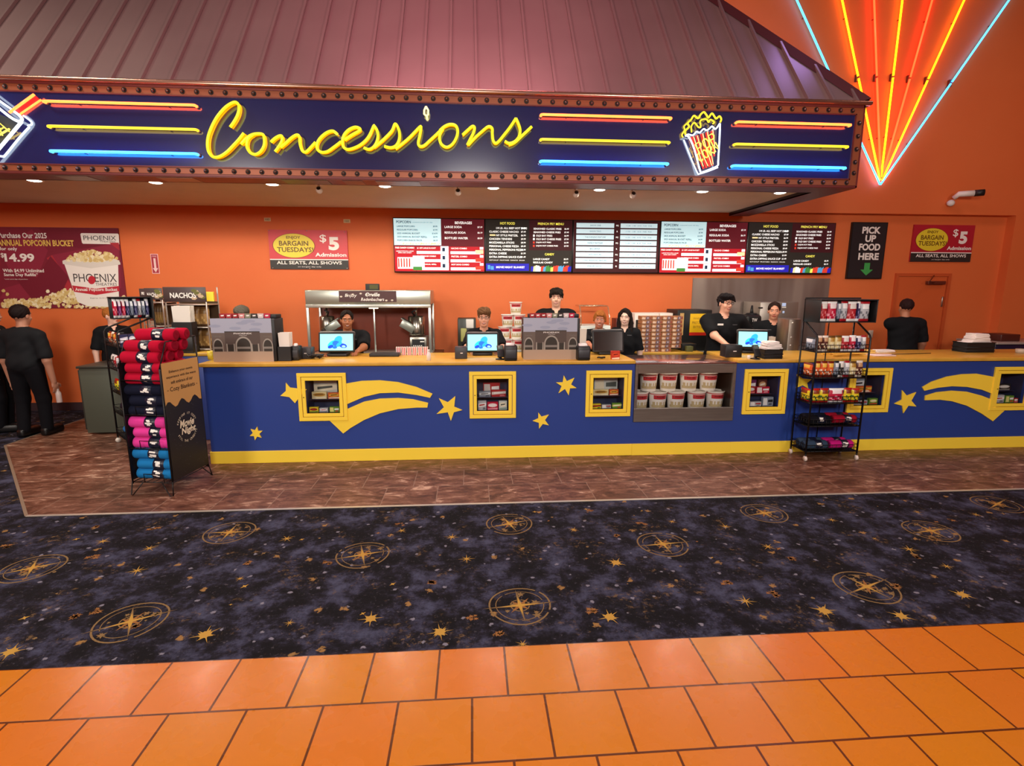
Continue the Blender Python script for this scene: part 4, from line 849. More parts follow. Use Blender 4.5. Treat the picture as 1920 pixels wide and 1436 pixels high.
def food_page(rect, tx, U, b):
    rect(0, 1, 0, 1, sBK); rect(.5, 1, .42, 1, sDM, .0005)
    tx('HOT FOOD', .25, .93, .17, .05, sYE, 'c')
    for k, (s, p) in enumerate([('1/4 LB. ALL BEEF HOT DOG', '$6.59'), ('CLASSIC CHEESE NACHO', '$7.49'), ('NY STYLE PRETZEL', '$6.99'), ('CHICKEN TENDERS', '$9.99'), ('MOZZARELLA STICKS', '$8.99'), ('PERSONAL CHEESE PIZZA', '$9.49'), ('PERSONAL PEPPERONI PIZZA', '$9.99'), ('EXTRA CHEESE', '$1.99'), ('EXTRA DIPPING SAUCE CUP', '$1.49')]):
        v = .84-k*.069; tx(s, .04 if k not in (0, 2) else (.12), v, None, .038); tx(p, .46, v, None, .036, sWH, 'r')
        if k == 2: rect(.045, .11, v-.012, v+.018, sPC, .001)
    tx('KETCHUP  MUSTARD  RANCH  SALSA', .04, .225, .41, .02, sWH, bold=0)
    rect(0, .5, .02, .16, sBU, .001); rect(.02, .05, .05, .13, sCY, .002); rect(.055, .09, .04, .11, sCY, .002); tx('MOVIE NIGHT BLANKET', .12, .09, .33, .04)
    tx('FRENCH FRY MENU', .75, .93, .30, .045, sYE, 'c')
    for k, (s, p) in enumerate([('SEASONED CLASSIC FRIES', '$6.49'), ('SEASONED CHEESE FRIES', '$7.49'), ('OLD BAY FRIES', '$6.99'), ('OLD BAY CHEESE FRIES', '$7.99'), ('CAJUN HOT FRIES', '$6.99'), ('CAJUN HOT CHEESE FRIES', '$7.99')]):
        v = .835-k*.066; tx(s, .55 if k < 2 else .58, v, None, .036); tx(p, .96, v, None, .034, sWH, 'r')
        if k > 1: rect(.545, .565, v-.02, v+.02, sRE if k > 3 else sWH, .001)
    tx('CANDY', .74, .345, .11, .045, sYE, 'c'); tx('LARGE CANDY', .55, .25, None, .036); tx('$5.79', .96, .25, None, .034, sWH, 'r'); tx('REGULAR CANDY', .55, .185, None, .036); tx('$5.19', .96, .185, None, .034, sWH, 'r')
    r_ = random.Random(3)
    for k in range(16): u = .52+k*.029; b.flat([U(u, .01, .001+k*.0002), U(u+.04, .01, .001+k*.0002), U(u+.045, .09+.05*r_.random(), .001+k*.0002), U(u+.005, .08+.05*r_.random(), .001+k*.0002)], r_.choice([sGN, sPC, sCY, sGY, sYE, sBU, sRE, sWH]))
def times_page(rect, tx, U, b):
    rect(0, 1, 0, 1, sDM)
    for k in range(8):
        v1 = .955-k*.113; v0 = v1-.088; rect(.03, .465, v0, v1, sIC, .001); rect(.54, .97, v0, v1, sIC, .001)
        tx(['SHOW ONE', 'SHOW TWO', 'THE EVENING FEATURE', 'FAMILY MATINEE', 'BALLERINA', 'LATE FEATURE', 'LONG WEEKEND FEATURE', 'SENSORY SHOW'][k], .25, (v0+v1)/2, None, .028, sNV, 'c', 0)
        tx('11:20   1:40   4:10   7:00   9:30', .755, (v0+v1)/2, .3, .022, sNV, 'c', 0); tx(['PG', 'R', 'PG', 'PG', 'R', 'PG', 'PG', 'G'][k], .503, (v0+v1)/2, None, .03, sWH, 'c')
xs = [-1.135, .195, 1.50, 2.828, 4.19, 5.585]
screen(0, xs[0], xs[1], popcorn_page, 'leftmost menu screen with pale popcorn list and red combos')
screen(1, xs[1], xs[2], food_page, 'second menu screen from the left, hot food and fries')
screen(2, xs[2], xs[3], times_page, 'middle wall screen with two columns of pale blue rows')
screen(3, xs[3], xs[4], popcorn_page, 'fourth menu screen above the steel backsplash, pale popcorn list')
screen(4, xs[4], xs[5], food_page, 'rightmost menu screen beside the pick up sign')
# steel backsplash
p, q = at(1299, 521, YW), at(1556, 521, YW)
b = MB(); b.box(p.x, q.x, YW-.012, YW-.001, .85, p.z)
BS = tag(b.build('steel_backsplash', noisy('backsplash_steel', ['#a89a94', '#8f7d76', '#b8aaa0'], .9, .30, .12, 2, (3, 1, .4), metal=.55)), 'tall stainless steel backsplash panel on the wall below the menu screens', 'panel')
# ================================================================== things on and behind the counter
def spot(x0, x1, yt, yb, z=CT, Y=None):
    """place on a surface at height z seen between pixels: returns X0, X1, Y, z, top"""
    Yv = Y if Y else fl((x0+x1)/2, yb, z).y
    a = at(x0, yb, Yv); c = at(x1, yb, Yv); t = at((x0+x1)/2, yt, Yv); return a.x, c.x, Yv, z, t.z
def rbox(name, label, cat, px, depth, m, z=CT, Y=None, r=.008, group=None, extra=None):
    X0, X1, Yv, z0, z1 = spot(*px, z=z, Y=Y); b = MB(); b.bbox(X0, X1, Yv, Yv+depth, z0, z1, r)
    t = thing(name, label, cat, ((X0+X1)/2, Yv+depth/2, z0), 0, group); b.build('body', m, t)
    if extra: extra(t, X0, X1, Yv, z0, z1)
    return t
# ---- registers
def register(label, px, yaw, dark=False, z=CT, Y=5.92):
    x0, x1, yt, yb = px; a = at(x0, yb, Y); c = at(x1, yb, Y); tp = at((x0+x1)/2, yt, Y).z; w = c.x-a.x; h = tp-a.z; cx = (a.x+c.x)/2
    t = thing('register', label, 'register', (cx, Y+.08, z), yaw, 'touch screen registers')
    zc = (tp+a.z)/2-z; T = Matrix.Translation((0, -.08, zc)) @ Matrix.Rotation(-.20, 4, 'X')
    b = MB(); b.bbox(-w/2-.018, w/2+.018, 0, .03, -h/2-.02, h/2+.022, .008, T=T); b.build('monitor', BLK, t, local=True)
    mk = lit('#8fe3ea', .8) if not dark else mat('dead_screen', '#2b2624', .12, spec=1.)
    b = MB(); b.add([T @ Vector(q) for q in ((-w/2, -.001, -h/2), (w/2, -.001, -h/2), (w/2, -.001, h/2), (-w/2, -.001, h/2))], [(0, 1, 2, 3)], 0)
    if not dark:
        def petal(cx_, cz, rx, rz, ang, m, l):
            b.add([T @ Vector(((cx_+rx*math.cos(q)*math.cos(ang)-rz*math.sin(q)*math.sin(ang))*w, -.0012-l*.0004, (cz*h+(rx*math.cos(q)*math.sin(ang)+rz*math.sin(q)*math.cos(ang))*w))) for q in [i*.3307 for i in range(19)]], [tuple(range(19))], m)
        petal(-.12, -.12, .17, .10, .6, 1, 1); petal(.05, .12, .15, .11, .9, 2, 2); petal(.0, -.10, .13, .09, -.3, 3, 3); petal(-.18, -.27, .09, .05, .4, 4, 4); petal(.20, -.22, .12, .07, -.2, 4, 4); petal(.08, -.12, .11, .05, .7, 2, 5); petal(.22, -.26, .06, .035, -.1, 5, 6); petal(-.05, -.32, .07, .04, .1, 3, 6)
    b.build('screen', [mk, lit('#22c8e0', .8), lit('#28a8f0', .8), lit('#2068e8', .8), lit('#1840d8', .8), lit('#88c8f8', .8)], t, local=True)
    b = MB(); b.bbox(-w/2-.01, w/2+.01, .02, .10, h/2-.01, h/2+.035, .012, T=T); b.build('rear_hood', mat('hood_grey', '#6e6a66', .35), t, local=True)
    b = MB(); b.tube([(0, -.03, zc-.02), (0, .03, zc-h*.3), (0, .04, .03)], [.03, .03, .035], 10); b.bbox(-.11, .11, -.10, .14, 0, .035, .01); b.bbox(-.085, .085, -.07, .05, .035, max(.05, a.z-z-.012), .01); b.build('stand', BLK, t, local=True)
    return t
register('register with lit blue swirl screen in front of the silver popcorn machine', (601, 662, 626, 657), .02)
register('register with lit blue swirl screen in front of the boy with glasses', (877, 932, 627, 657), .0)
register('register with a dark screen in front of the woman with orange hair', (1113, 1166, 622, 657), 0, True)
register('tilted register with lit blue swirl screen on the right counter', (1390, 1438, 622, 650), -.28, Y=5.95)
# ---- boxes with the theatre picture
def picture_box(label, px):
    x0, x1, yt, yb = px; Y = 5.55; a = at(x0, yb, Y); c = at(x1, yb, Y); zt_ = at(x0, yt, Y).z; w = c.x-a.x; h = zt_-CT; X0 = a.x
    t = thing('dispenser_box', label, 'dispenser', (X0+w/2, Y+.12, CT), 0, 'printed counter boxes')
    b = MB(); b.bbox(X0+.004, X0+w+.03, Y+.004, Y+.26, CT, zt_-.005, .006); b.build('box_body', BLK, t)
    cl = ['#aab0c2', '#6a5f58', '#574d48', '#a09a90', '#3a3834', '#b09a86', '#e8e4de', '#9aa2b8', '#84807a']
    b = MB()
    def U(u, v, l=0): return Vector((X0+w*u, Y-l, CT+h*v))
    def pl(pts, m, l): b.flat([U(u, v, l) for u, v in pts], m)
    b.box(X0, X0+w, Y, Y+.004, CT, zt_, 0)
    r_ = random.Random(5)
    for k in range(7): u = r_.uniform(.05, .8); v = r_.uniform(.72, .95); pl([(u+.1*math.cos(q*.7), v+.035*math.sin(q*.7)) for q in range(9)], 7, .0004+.0001*k)
    pl([(0, .24), (1, .24), (1, .67), (0, .67)], 1, .0012); pl([(.22, .24), (.80, .24), (.80, .70), (.22, .70)], 2, .0018); pl([(.22, .685), (.80, .685), (.80, .705), (.22, .705)], 4, .0022)
    pl([(0, 0), (1, 0), (1, .24), (0, .24)], 5, .0018)
    for x_, r0, hh in ((.52, .135, .30), (.10, .085, .26), (.92, .085, .26)):
        pl([(x_+r0*math.cos(q*.2618), .24+hh*.45+hh*.7*max(0, math.sin(q*.2618))) for q in range(13)]+[(x_-r0, .24), (x_+r0, .24)], 3, .0024); k_ = .82
        pl([(x_+r0*k_*math.cos(q*.2618), .24+hh*.45+hh*.7*k_*max(0, math.sin(q*.2618))) for q in range(13)]+[(x_-r0*k_, .24), (x_+r0*k_, .24)], 4, .003)
        pl([(x_-r0*.8, .30), (x_+r0*.8, .30), (x_+r0*.8, .35), (x_-r0*.8, .35)], 8, .0034)
    for x_ in (.30, .70): pl([(x_-.055, .24), (x_+.055, .24), (x_+.055, .40), (x_-.055, .40)], 4, .0024)
    for x_ in (.245, .365, .655, .765): pl([(x_-.012, .24), (x_+.012, .24), (x_+.009, .42), (x_-.009, .42)], 3, .0032)
    b.text('PHOENIX', U(.52, .655, .003), w*.30, h*.035, m=6, bold=.02); b.text('THEATRES', U(.52, .61, .003), w*.13, h*.016, m=6); b.text('THEATRES', U(.10, .585, .003), w*.13, h*.02, m=8); b.text('THEATRES', U(.92, .585, .003), w*.13, h*.02, m=8)
    b.build('picture_panel', [mat('pic'+q, q, .3) for q in cl], t)
    cs = ['#a01c26', '#b0303a', '#9a1820', '#d88a88', '#8a8a70', '#3a3632', '#d8c8c4', '#c02048']
    for k in range(8):
        b = MB(); u0 = .12+.105*k; pts = [U(u0+.01, 1.0), U(u0+.095, 1.0), U(u0+.105, 1.105), U(u0, 1.105)]
        b.poly([tuple(q+Vector((0, .05, 0))) for q in pts], (0, .02, 0), 0); b.flat([U(u0+.03, 1.04)+Vector((0, .049, 0)), U(u0+.075, 1.045)+Vector((0, .049, 0)), U(u0+.08, 1.075)+Vector((0, .049, 0)), U(u0+.025, 1.07)+Vector((0, .049, 0))], 1); b.build('flavour_card', [mat('card'+cs[k], cs[k], .3), TXW], t)
    b = MB(); b.bbox(X0+.11*w, X0+w+.03, Y+.07, Y+.22, zt_-.004, zt_+.035, .006); b.build('card_rail', BLK, t)
picture_box('left counter box printed with the brick theatre picture, near the blanket rack', (401, 514, 597, 680))
picture_box('counter box printed with the brick theatre picture, in front of the tall man', (981, 1081, 596, 677))
# ---- small counter devices
def logo(t, X0, X1, Y, z0, z1):
    b = MB(); b.box(X0+(X1-X0)*.45, X0+(X1-X0)*.65, Y-.001, Y, (z0+z1)/2-.004, (z0+z1)/2+.004); b.build('logo', TXW, t)
GR = 'black boxes beside the registers'
rbox('card_printer', 'matte black square box left of the first register', 'printer', (560, 584, 652, 673), .14, mat('graphite', '#33353a', .45), group=GR, extra=logo)
rbox('card_printer', 'matte black square box left of the second register', 'printer', (853, 876, 651, 673), .14, mat('graphite', '#33353a', .45), group=GR, extra=logo)
rbox('card_printer', 'black wide box beside the hand of the man with glasses', 'printer', (1360, 1391, 647, 670), .14, BLK, group=GR, extra=logo)
def roll(t, X0, X1, Y, z0, z1):
    c = Vector(((X0+X1)/2, Y+.06, z1-.01)); b = MB(); b.cyl((X0+.02, c.y, c.z), (X1-.03, c.y, c.z), .035, 20); b.build('paper_roll', WHT, t)
    b = MB(); b.bbox(X0+.01, X1-.01, Y-.006, Y+.01, z0+.03, z1-.04, .004); b.build('front_cover', mat('graphite', '#33353a', .45), t)
rbox('receipt_printer', 'black receipt printer with white roll between second register and theatre picture box', 'printer', (946, 970, 648, 677), .15, BLK, r=.015, extra=roll, group='receipt printers')
rbox('receipt_printer', 'black receipt printer right of the theatre picture box', 'printer', (1083, 1107, 649, 676), .15, BLK, r=.015, extra=roll, group='receipt printers')
rbox('receipt_printer', 'small black receipt printer with white roll right of the leftmost paper holder', 'printer', (547, 561, 649, 676), .13, BLK, r=.012, extra=roll, group='receipt printers')
# paper holders: white sleeves standing in black boxes
def sleeves(t, X0, X1, Y, z0, z1, hh=.11, n=7):
    b = MB()
    for k in range(n):
        y = Y+.012+k*.014; x_ = .004*math.sin(k*2.3); b.poly([(X0+.008+x_, y, z1-.02), (X1-.008+x_, y, z1-.02), (X1-.003+x_, y, z1+hh+.004*math.cos(k*3)), (X0+.003+x_, y, z1+hh+.003*math.sin(k*5))], (0, .008, 0))
    b.build('paper_sleeves', mat('sleeve_paper', '#ece6dc', .7), t)
def holder(label, px, hpx, z=CT, Y=None):
    X0, X1, Yv, z0, z1 = spot(*px, z=z, Y=Y); hh = at((px[0]+px[1])/2, hpx, Yv+.02).z-z1
    t = thing('paper_holder', label, 'holder', ((X0+X1)/2, Yv+.07, z), 0, 'black holders with white paper sleeves')
    b = MB(); r_ = .006
    b.box(X0, X1, Yv, Yv+.006, z0, z1); b.box(X0, X1, Yv+.125, Yv+.131, z0, z1); b.box(X0, X0+.006, Yv+.006, Yv+.125, z0, z1); b.box(X1-.006, X1, Yv+.006, Yv+.125, z0, z1); b.box(X0, X1, Yv, Yv+.131, z0, z0+.006)
    b.build('holder_box', BLK, t, bevel=.002); sleeves(t, X0+.006, X1-.006, Yv+.004, z0, z1, hh); return t
holder('black holder with tall white sleeves right of the left theatre picture box', (522, 546, 650, 677), 624)
holder('black holder with white sleeves beside the dark register', (1084, 1101, 644, 664), 617, Y=6.0)
holder('black holder with white sleeves behind the tilted register', (1438, 1454, 650, 668), 632, Y=6.1)
b = MB(); a = at(342, 631, 6.38); X0, X1 = at(324, 631, 6.38).x, at(361, 631, 6.38).x
b.bbox(X0+.0, X1+.0, 6.37, 6.52, CT, a.z-.002, .006); tag(b.build('riser_box', BLK), 'black riser box under the big white paper holder behind the blanket rack', 'box')
holder('big black holder with white sleeves in front of the nachos rack', (324, 361, 604, 631), 574, z=a.z, Y=6.375)
# napkin baskets
def napkins(label, px, npx, z=CT):
    X0, X1, Yv, z0, z1 = spot(*px, z=z); t = thing('napkin_basket', label, 'basket', ((X0+X1)/2, Yv+.1, z), 0, 'black baskets of white napkins')
    b = MB(); w = X1-X0; d = .20
    b.bbox(X0, X1, Yv, Yv+d, z0, z0+.01, .003)
    for zz in (z0+.02, z0+(z1-z0)*.5, z1-.006): b.tube([(X0, Yv, zz), (X1, Yv, zz), (X1, Yv+d, zz), (X0, Yv+d, zz)], .006, 6, closed=True)
    b.box(X0, X1, Yv+.004, Yv+.008, z0, z1-.008); b.box(X0, X1, Yv+d-.008, Yv+d-.004, z0, z1-.008); b.box(X0+.004, X0+.008, Yv, Yv+d, z0, z1-.008); b.box(X1-.008, X1-.004, Yv, Yv+d, z0, z1-.008)
    b.build('basket', BLK, t)
    zt_ = at((npx[0]+npx[1])/2, npx[2], Yv+.05).z; a0 = at(npx[0], px[2], Yv).x; a1 = at(npx[1], px[2], Yv).x
    r_ = random.Random(int(px[0])); n = 9; b = MB(); b.bbox(X0+.02, X1-.02, Yv+.02, Yv+d-.02, z0+.012, z1+.002, .01)
    for k in range(n):
        z_ = z1+(zt_-z1)*k/n; s_ = 1-.04*k; ang = r_.uniform(-.12, .12); T = Matrix.Translation(((a0+a1)/2+r_.uniform(-.01, .01), Yv+.09, z_)) @ Matrix.Rotation(ang, 4, 'Z') @ Matrix.Rotation(r_.uniform(-.08, .08), 4, 'Y')
        ww = (a1-a0)*s_/2; b.bbox(-ww, ww, -.075, .075, 0, (zt_-z1)/n+.004, .004, T=T)
    b.build('napkin_stack', mat('napkin', '#eee6e0', .75), t)
napkins('black basket with white napkins right of the tilted register', (1433, 1467, 655, 673), (1438, 1468, 641))
napkins('black basket with rounded pile of napkins at the far right of the counter', (1812, 1864, 642, 661), (1826, 1860, 626))
# pin pads and little things
def pinpad(label, x, y):
    p = fl(x, y); p = fl(x, y, CT); t = thing('card_reader', label, 'card reader', tuple(p), .1, 'card readers')
    b = MB(); b.lathe([(.0, 0), (.05, 0), (.05, .008), (.018, .014), (.014, .07), (0, .072)], 18); b.build('stand', BLK, t, local=True)
    T = Matrix.Translation((0, -.01, .09)) @ Matrix.Rotation(-.6, 4, 'X'); b = MB(); b.bbox(-.035, .035, -.012, .012, -.07, .07, .006, T=T); b.build('reader_body', BLK, t, local=True)
    b = MB(); b.bbox(-.026, .026, -.0145, -.012, .015, .055, .0015, T=T); b.build('reader_screen', mat('lcd', '#5b6b62', .2), t, local=True)
pinpad('black card reader on the counter below the tilted register', 1416, 673); pinpad('black card reader left of the second receipt printer', 938, 674)
def cable(label, pts, r=.006):
    b = MB(); b.tube(catmull(pts, 6), r, 6); tag(b.build('cable', BLK), label, 'cable', 'loose black cables')
p = fl(592, 673, CT); r_ = random.Random(3)
cable('tangled black cable heap left of the first register', [(p.x+.07*math.sin(k*1.3)+r_.uniform(-.02, .02), p.y+.05*math.cos(k*1.9)+.02, CT+.01+.035*abs(math.sin(k*.9))) for k in range(22)], .007)
p = fl(1127, 673, CT); cable('thin black cable by the base of the dark register', [(p.x+.04*math.sin(k*1.3), p.y+.02*math.cos(k*1.9), CT+.008+.015*abs(math.sin(k*.9))) for k in range(12)])
def little(name, label, cat, px, y, prof, m, z=CT, extra=None):
    p = fl(px, y, z); b = MB(); b.lathe(prof, 16, 0, c=p); o = b.build(name, m); return tag(o, label, cat)
little('bottle', 'small white bottle on the worktop in front of the striped popcorn boxes', 'bottle', 804, 676, [(.0, 0), (.022, 0), (.022, .07), (.012, .085), (.010, .10), (.013, .102), (.013, .115), (0, .116)], WHT)
little('cup', 'tiny white cup on the counter under the tilted register', 'cup', 1404, 673, [(.0, 0), (.014, 0), (.018, .04), (.016, .04), (.0, .005)], WHT)
little('cup', 'yellow cup at the left end of the worktop beside the theatre picture box', 'cup', 397, 674, [(.0, 0), (.035, 0), (.038, .09), (.036, .09), (.0, .01)], mat('cup_yellow', '#e8cc3a', .4))
p = fl(1154, 674, CT); packet('card_box', 'red printed box with cream base beside the dark register', (p.x, p.y+.02, CT), .09, .09, .05, ('#c23424', '#d9502c', '#f0dcc0', '#8a1a14'), 3, cat='box')
p = fl(720, 669, CT); b = MB(); b.bbox(p.x-.16, p.x+.16, p.y-.0, p.y+.16, CT, CT+.035, .006); tag(b.build('tray', BLK), 'black flat tray at the back edge of the left worktop', 'tray')
# striped popcorn boxes
p0, p1 = fl(746, 667, CT), fl(797, 667, CT)
RW = [mat('box_white', '#f4ece6', .5), mat('box_stripe', '#d03848', .5)]
for k in range(6):
    x = p0.x+(p1.x-p0.x)*k/5; b = MB(); n = 4; w = .052; h = .085
    for side, (ax, ay, bx_, by_) in enumerate([(-1, -1, 1, -1), (1, -1, 1, 1), (1, 1, -1, 1), (-1, 1, -1, -1)]):
        for q in range(5):
            u0, u1 = q/5, (q+1)/5; g = lambda u, z, s_: Vector((x+(ax+(bx_-ax)*u)*w/2*s_, p0.y+.07+(ay+(by_-ay)*u)*w/2*s_, z))
            b.add([g(u0, CT, .85), g(u1, CT, .85), g(u1, CT+h+(.008 if q % 2 == 0 else 0), 1), g(u0, CT+h+(.008 if q % 2 == 0 else 0), 1)], [(0, 1, 2, 3)], q % 2)
    tag(b.build('popcorn_box', RW), 'red and white striped popcorn box, %s of the row in front of the popcorn machine' % ['leftmost', 'second', 'third', 'fourth', 'fifth', 'rightmost'][k], 'popcorn box', 'striped popcorn boxes')
# ---- popcorn machine on its cabinet
MX0, MX1, MY, MZ0, MZ1 = -2.25, -.585, 7.25, .86, 1.757
k_ = 7.25/7.4; MX0, MX1 = at(571, 545, MY).x, at(807, 545, MY).x; MZ1 = at(690, 544, MY).z; ZH = at(690, 571, MY).z; ZL = at(690, 577, MY).z
CAB = thing('back_cabinet', 'brown base cabinet under the silver popcorn machine', 'cabinet', (-1.4, 7.55, 0)); b = MB(); b.bbox(MX0-.1, MX1+.1, MY-.12, YW-.03, .0, .855, .006); b.build('carcass', mat('carcass', '#3a3634', .6), CAB)
b = MB(); b.bbox(MX0-.12, MX1+.12, MY-.14, YW-.025, .856, .875, .003); b.build('cabinet_top', mat('brown_laminate', '#6a4a30', .4), CAB)
PM = thing('popcorn_machine', 'wide silver popcorn machine with two kettles behind the left counter', 'popcorn machine', ((MX0+MX1)/2, MY+.3, .876))
SV = noisy('silver_sheet', ['#b4bab0', '#c6cabf'], 2, .30, 0, 2, metal=.8)
MD = .62; zb = .876
b = MB(); b.bbox(MX0, MX1, MY, MY+MD, ZH, MZ1, .01); b.build('header_box', SV, PM)
b = MB(); e_ = .035
for x_ in (MX0, MX1-e_): b.bbox(x_, x_+e_, MY, MY+e_, zb, ZH, .004); b.bbox(x_, x_+e_, MY+MD-e_, MY+MD, zb, ZH, .004)
b.bbox(MX0, MX1, MY-.004, MY+.02, ZL, ZH+.002, .003); b.bbox((MX0+MX1)/2-.0, (MX0+MX1)/2+.022, MY+.3, MY+.32, zb, ZL, .003); b.bbox(MX0, MX1, MY, MY+MD, zb, zb+.03, .004)
b.build('frame', mat('frame_bright', '#d8dcd4', .25, .7), PM)
b = MB(); b.box(MX0+.02, MX1-.02, MY+MD-.012, MY+MD-.004, zb+.03, ZH); b.build('rear_panel', mat('machine_maroon', '#7c3320', .3), PM)
b = MB(); b.box(MX0+.004, MX0+.010, MY+.035, MY+MD-.035, zb+.03, ZH); b.build('side_glass', GLS, PM); b = MB(); b.box(MX1-.010, MX1-.004, MY+.035, MY+MD-.035, zb+.03, ZH); b.build('side_glass', GLS, PM)
c0, c1 = at(635, 545, MY).x, at(743, 545, MY).x
b = MB(); b.box(c0, c1, MY-.008, MY-.001, ZH+.035, MZ1-.01, 0); cx = (c0+c1)/2; zc = (ZH+MZ1)/2+.01
b.text('Enjoy', (c0+.15, MY-.010, zc+.01), .15, .055, m=1, shear=.25, al='c'); b.text('Orville', (cx+.06, MY-.010, zc+.028), .19, .05, m=1, bold=.02, shear=.2); b.text('Redenbachers', (cx+.06, MY-.010, zc-.035), .30, .042, m=1, bold=.01, shear=.2)
for k in range(9):
    u = c0+.03+(c1-c0-.06)*((k*.37) % 1); z_ = zc+.05*math.sin(k*2.2); b.flat([(u+.018*math.cos(q), MY-.0095, z_+.012*math.sin(q)) for q in range(6)], 2)
b.build('name_plate', [mat('plate_brown', '#4a2a2c', .4), TXW, mat('plate_kernel', '#cfc4b4', .5)], PM)
def kettle(x0, x1, yt, yb, lidside):
    Y = MY+.28; a = at(x0, yb, Y); c = at(x1, yb, Y); t = at((x0+x1)/2, yt, Y).z; r = (c.x-a.x)/2; cx = (a.x+c.x)/2
    b = MB(); b.lathe([(0, a.z), (r*.96, a.z), (r, a.z+.02), (r, t), (r*.9, t+.01), (0, t+.02)], 28, 0, c=(cx, Y, 0)); b.tube([(cx, Y, t), (cx, Y, ZL+.01)], .016, 8)
    k = b.build('kettle', mat('kettle_steel', '#a8a498', .22, .95), PM)
    b = MB(); s_ = lidside; T = Matrix.Translation((cx+s_*r*.9, Y-.06, t-.07)) @ Matrix.Rotation(-s_*.55, 4, 'Y'); b.bbox(-.11, .11, -.07, .10, -.006, .006, .003, T=T); T2 = Matrix.Translation((cx+s_*r*.95, Y-.10, t-.12)) @ Matrix.Rotation(-s_*.55, 4, 'Y'); b.bbox(-.10, .10, -.02, .0, -.06, .05, .003, T=T2); b.build('kettle_lid', mat('lid_steel', '#a7ada4', .3, .7), k)
    b = MB(); b.tube([(cx+s_*.02, Y-.04, t+.02), (cx+s_*.05, Y-.10, t+.07), (cx-s_*.0, Y-.12, t+.10)], .012, 8); b.build('kettle_handle', BLK, k)
kettle(601, 628, 594, 620, 1); kettle(766, 797, 594, 628, -1)
b = MB(); a = at(768, 632, MY+.1); c = at(800, 632, MY+.1); z1_ = a.z; b.bbox(a.x, c.x, MY+.1, MY+.4, zb+.03, z1_, .006); b.build('control_box', mat('control_steel', '#9a978c', .3, .8), PM)
b = MB(); b.box(a.x+.03, c.x-.03, MY+.094, MY+.099, zb+.08, z1_-.03); 
cb = b.build('control_panel', BLK, PM); b = MB()
for k in range(5): b.cyl((a.x+.055+k*.026, MY+.094, z1_-.12), (a.x+.055+k*.026, MY+.088, z1_-.12), .009, 8)
b.box(c.x-.09, c.x-.035, MY+.090, MY+.094, z1_-.07, z1_-.055); b.build('control_knobs', TXW, cb)
b = MB(); p = at(700, 579, MY+.2); b.bbox(p.x-.06, p.x+.06, MY+.2, MY+.24, ZL-.02, ZL+.005, .004); b.build('lamp', mat('machine_lamp', '#ffffff', .5, 0, emit='#fff0d0', es=4), PM)
p = at(698, 543, MY+.15); t = thing('desk_clock', 'small black digital box on top of the silver popcorn machine', 'clock', (p.x, MY+.2, MZ1)); b = MB(); b.bbox(p.x-.09, p.x+.09, MY+.15, MY+.22, MZ1, MZ1+.085, .006); b.build('body', BLK, t); b = MB(); b.box(p.x-.035, p.x+.075, MY+.146, MY+.149, MZ1+.015, MZ1+.07); b.build('display', mat('dull_olive', '#4a4a20', .3), t)
# ---- long back counter against the wall
BC = thing('back_counter', 'steel topped back counter against the wall behind the staff', 'counter', (2.6, 7.7, 0)); bx0, bx1 = -.15, 5.75
b = MB(); b.bbox(bx0, bx1, 7.45, YW-.02, 0, .87, .006); b.build('carcass', mat('carcass', '#3a3634', .6), BC); b = MB(); b.bbox(bx0-.01, bx1+.01, 7.43, YW-.02, .871, .90, .005); b.build('counter_top', SV, BC)
# drink dispenser
def dd(t, X0, X1, Y, z0, z1):
    b = MB(); a = at(874, 615, Y); c = at(888, 598, Y); b.bbox(a.x, c.x, Y-.05, Y, a.z, c.z, .008); b.build('soap_dispenser', WHT, t)
    b = MB(); a = at(864, 640, Y); c = at(875, 615, Y); b.bbox(a.x, c.x, Y-.06, Y-.002, a.z, c.z, .01); b.build('side_pack', mat('pack_green', '#a8a860', .5), t)
rbox('drink_dispenser', 'dark dispenser with a white panel behind the boy with glasses', 'dispenser', (859, 893, 597, 664), .3, mat('dispenser_dark', '#2f322a', .35), z=.90, Y=7.6, extra=dd)
# bucket pile
bk2 = MB(); bucket_mesh(bk2, .175, .07, .088); b2 = None; Yb = 7.62
rows_ = [(664, (950, 972, 994), 'bottom'), (641, (946, 968, 990), 'second'), (617.5, (951.5, 973), 'third'), (594, (967,), 'top')]
zz = .90
for yb, xs_, nm in rows_:
    for k, x in enumerate(xs_):
        if b2 is None: o = bk2.build('popcorn_bucket', BKT, None, origin=(0, 0, 0)); b2 = o
        else: o = b2.copy(); COL.objects.link(o)
        o.location = (at(x, yb, Yb).x, Yb+(.0 if nm != 'second' else .03), zz+.0005); o.rotation_euler = (0, 0, .1*k)
        tag(o, '%s white popcorn bucket in the %s row of the pile behind the boy with glasses' % (['left', 'middle' if len(xs_) > 2 else 'right', 'right'][k], nm) if len(xs_) > 1 else 'single white popcorn bucket on top of the pile behind the counter', 'bucket', 'piled popcorn buckets behind the counter')
    zz += .176
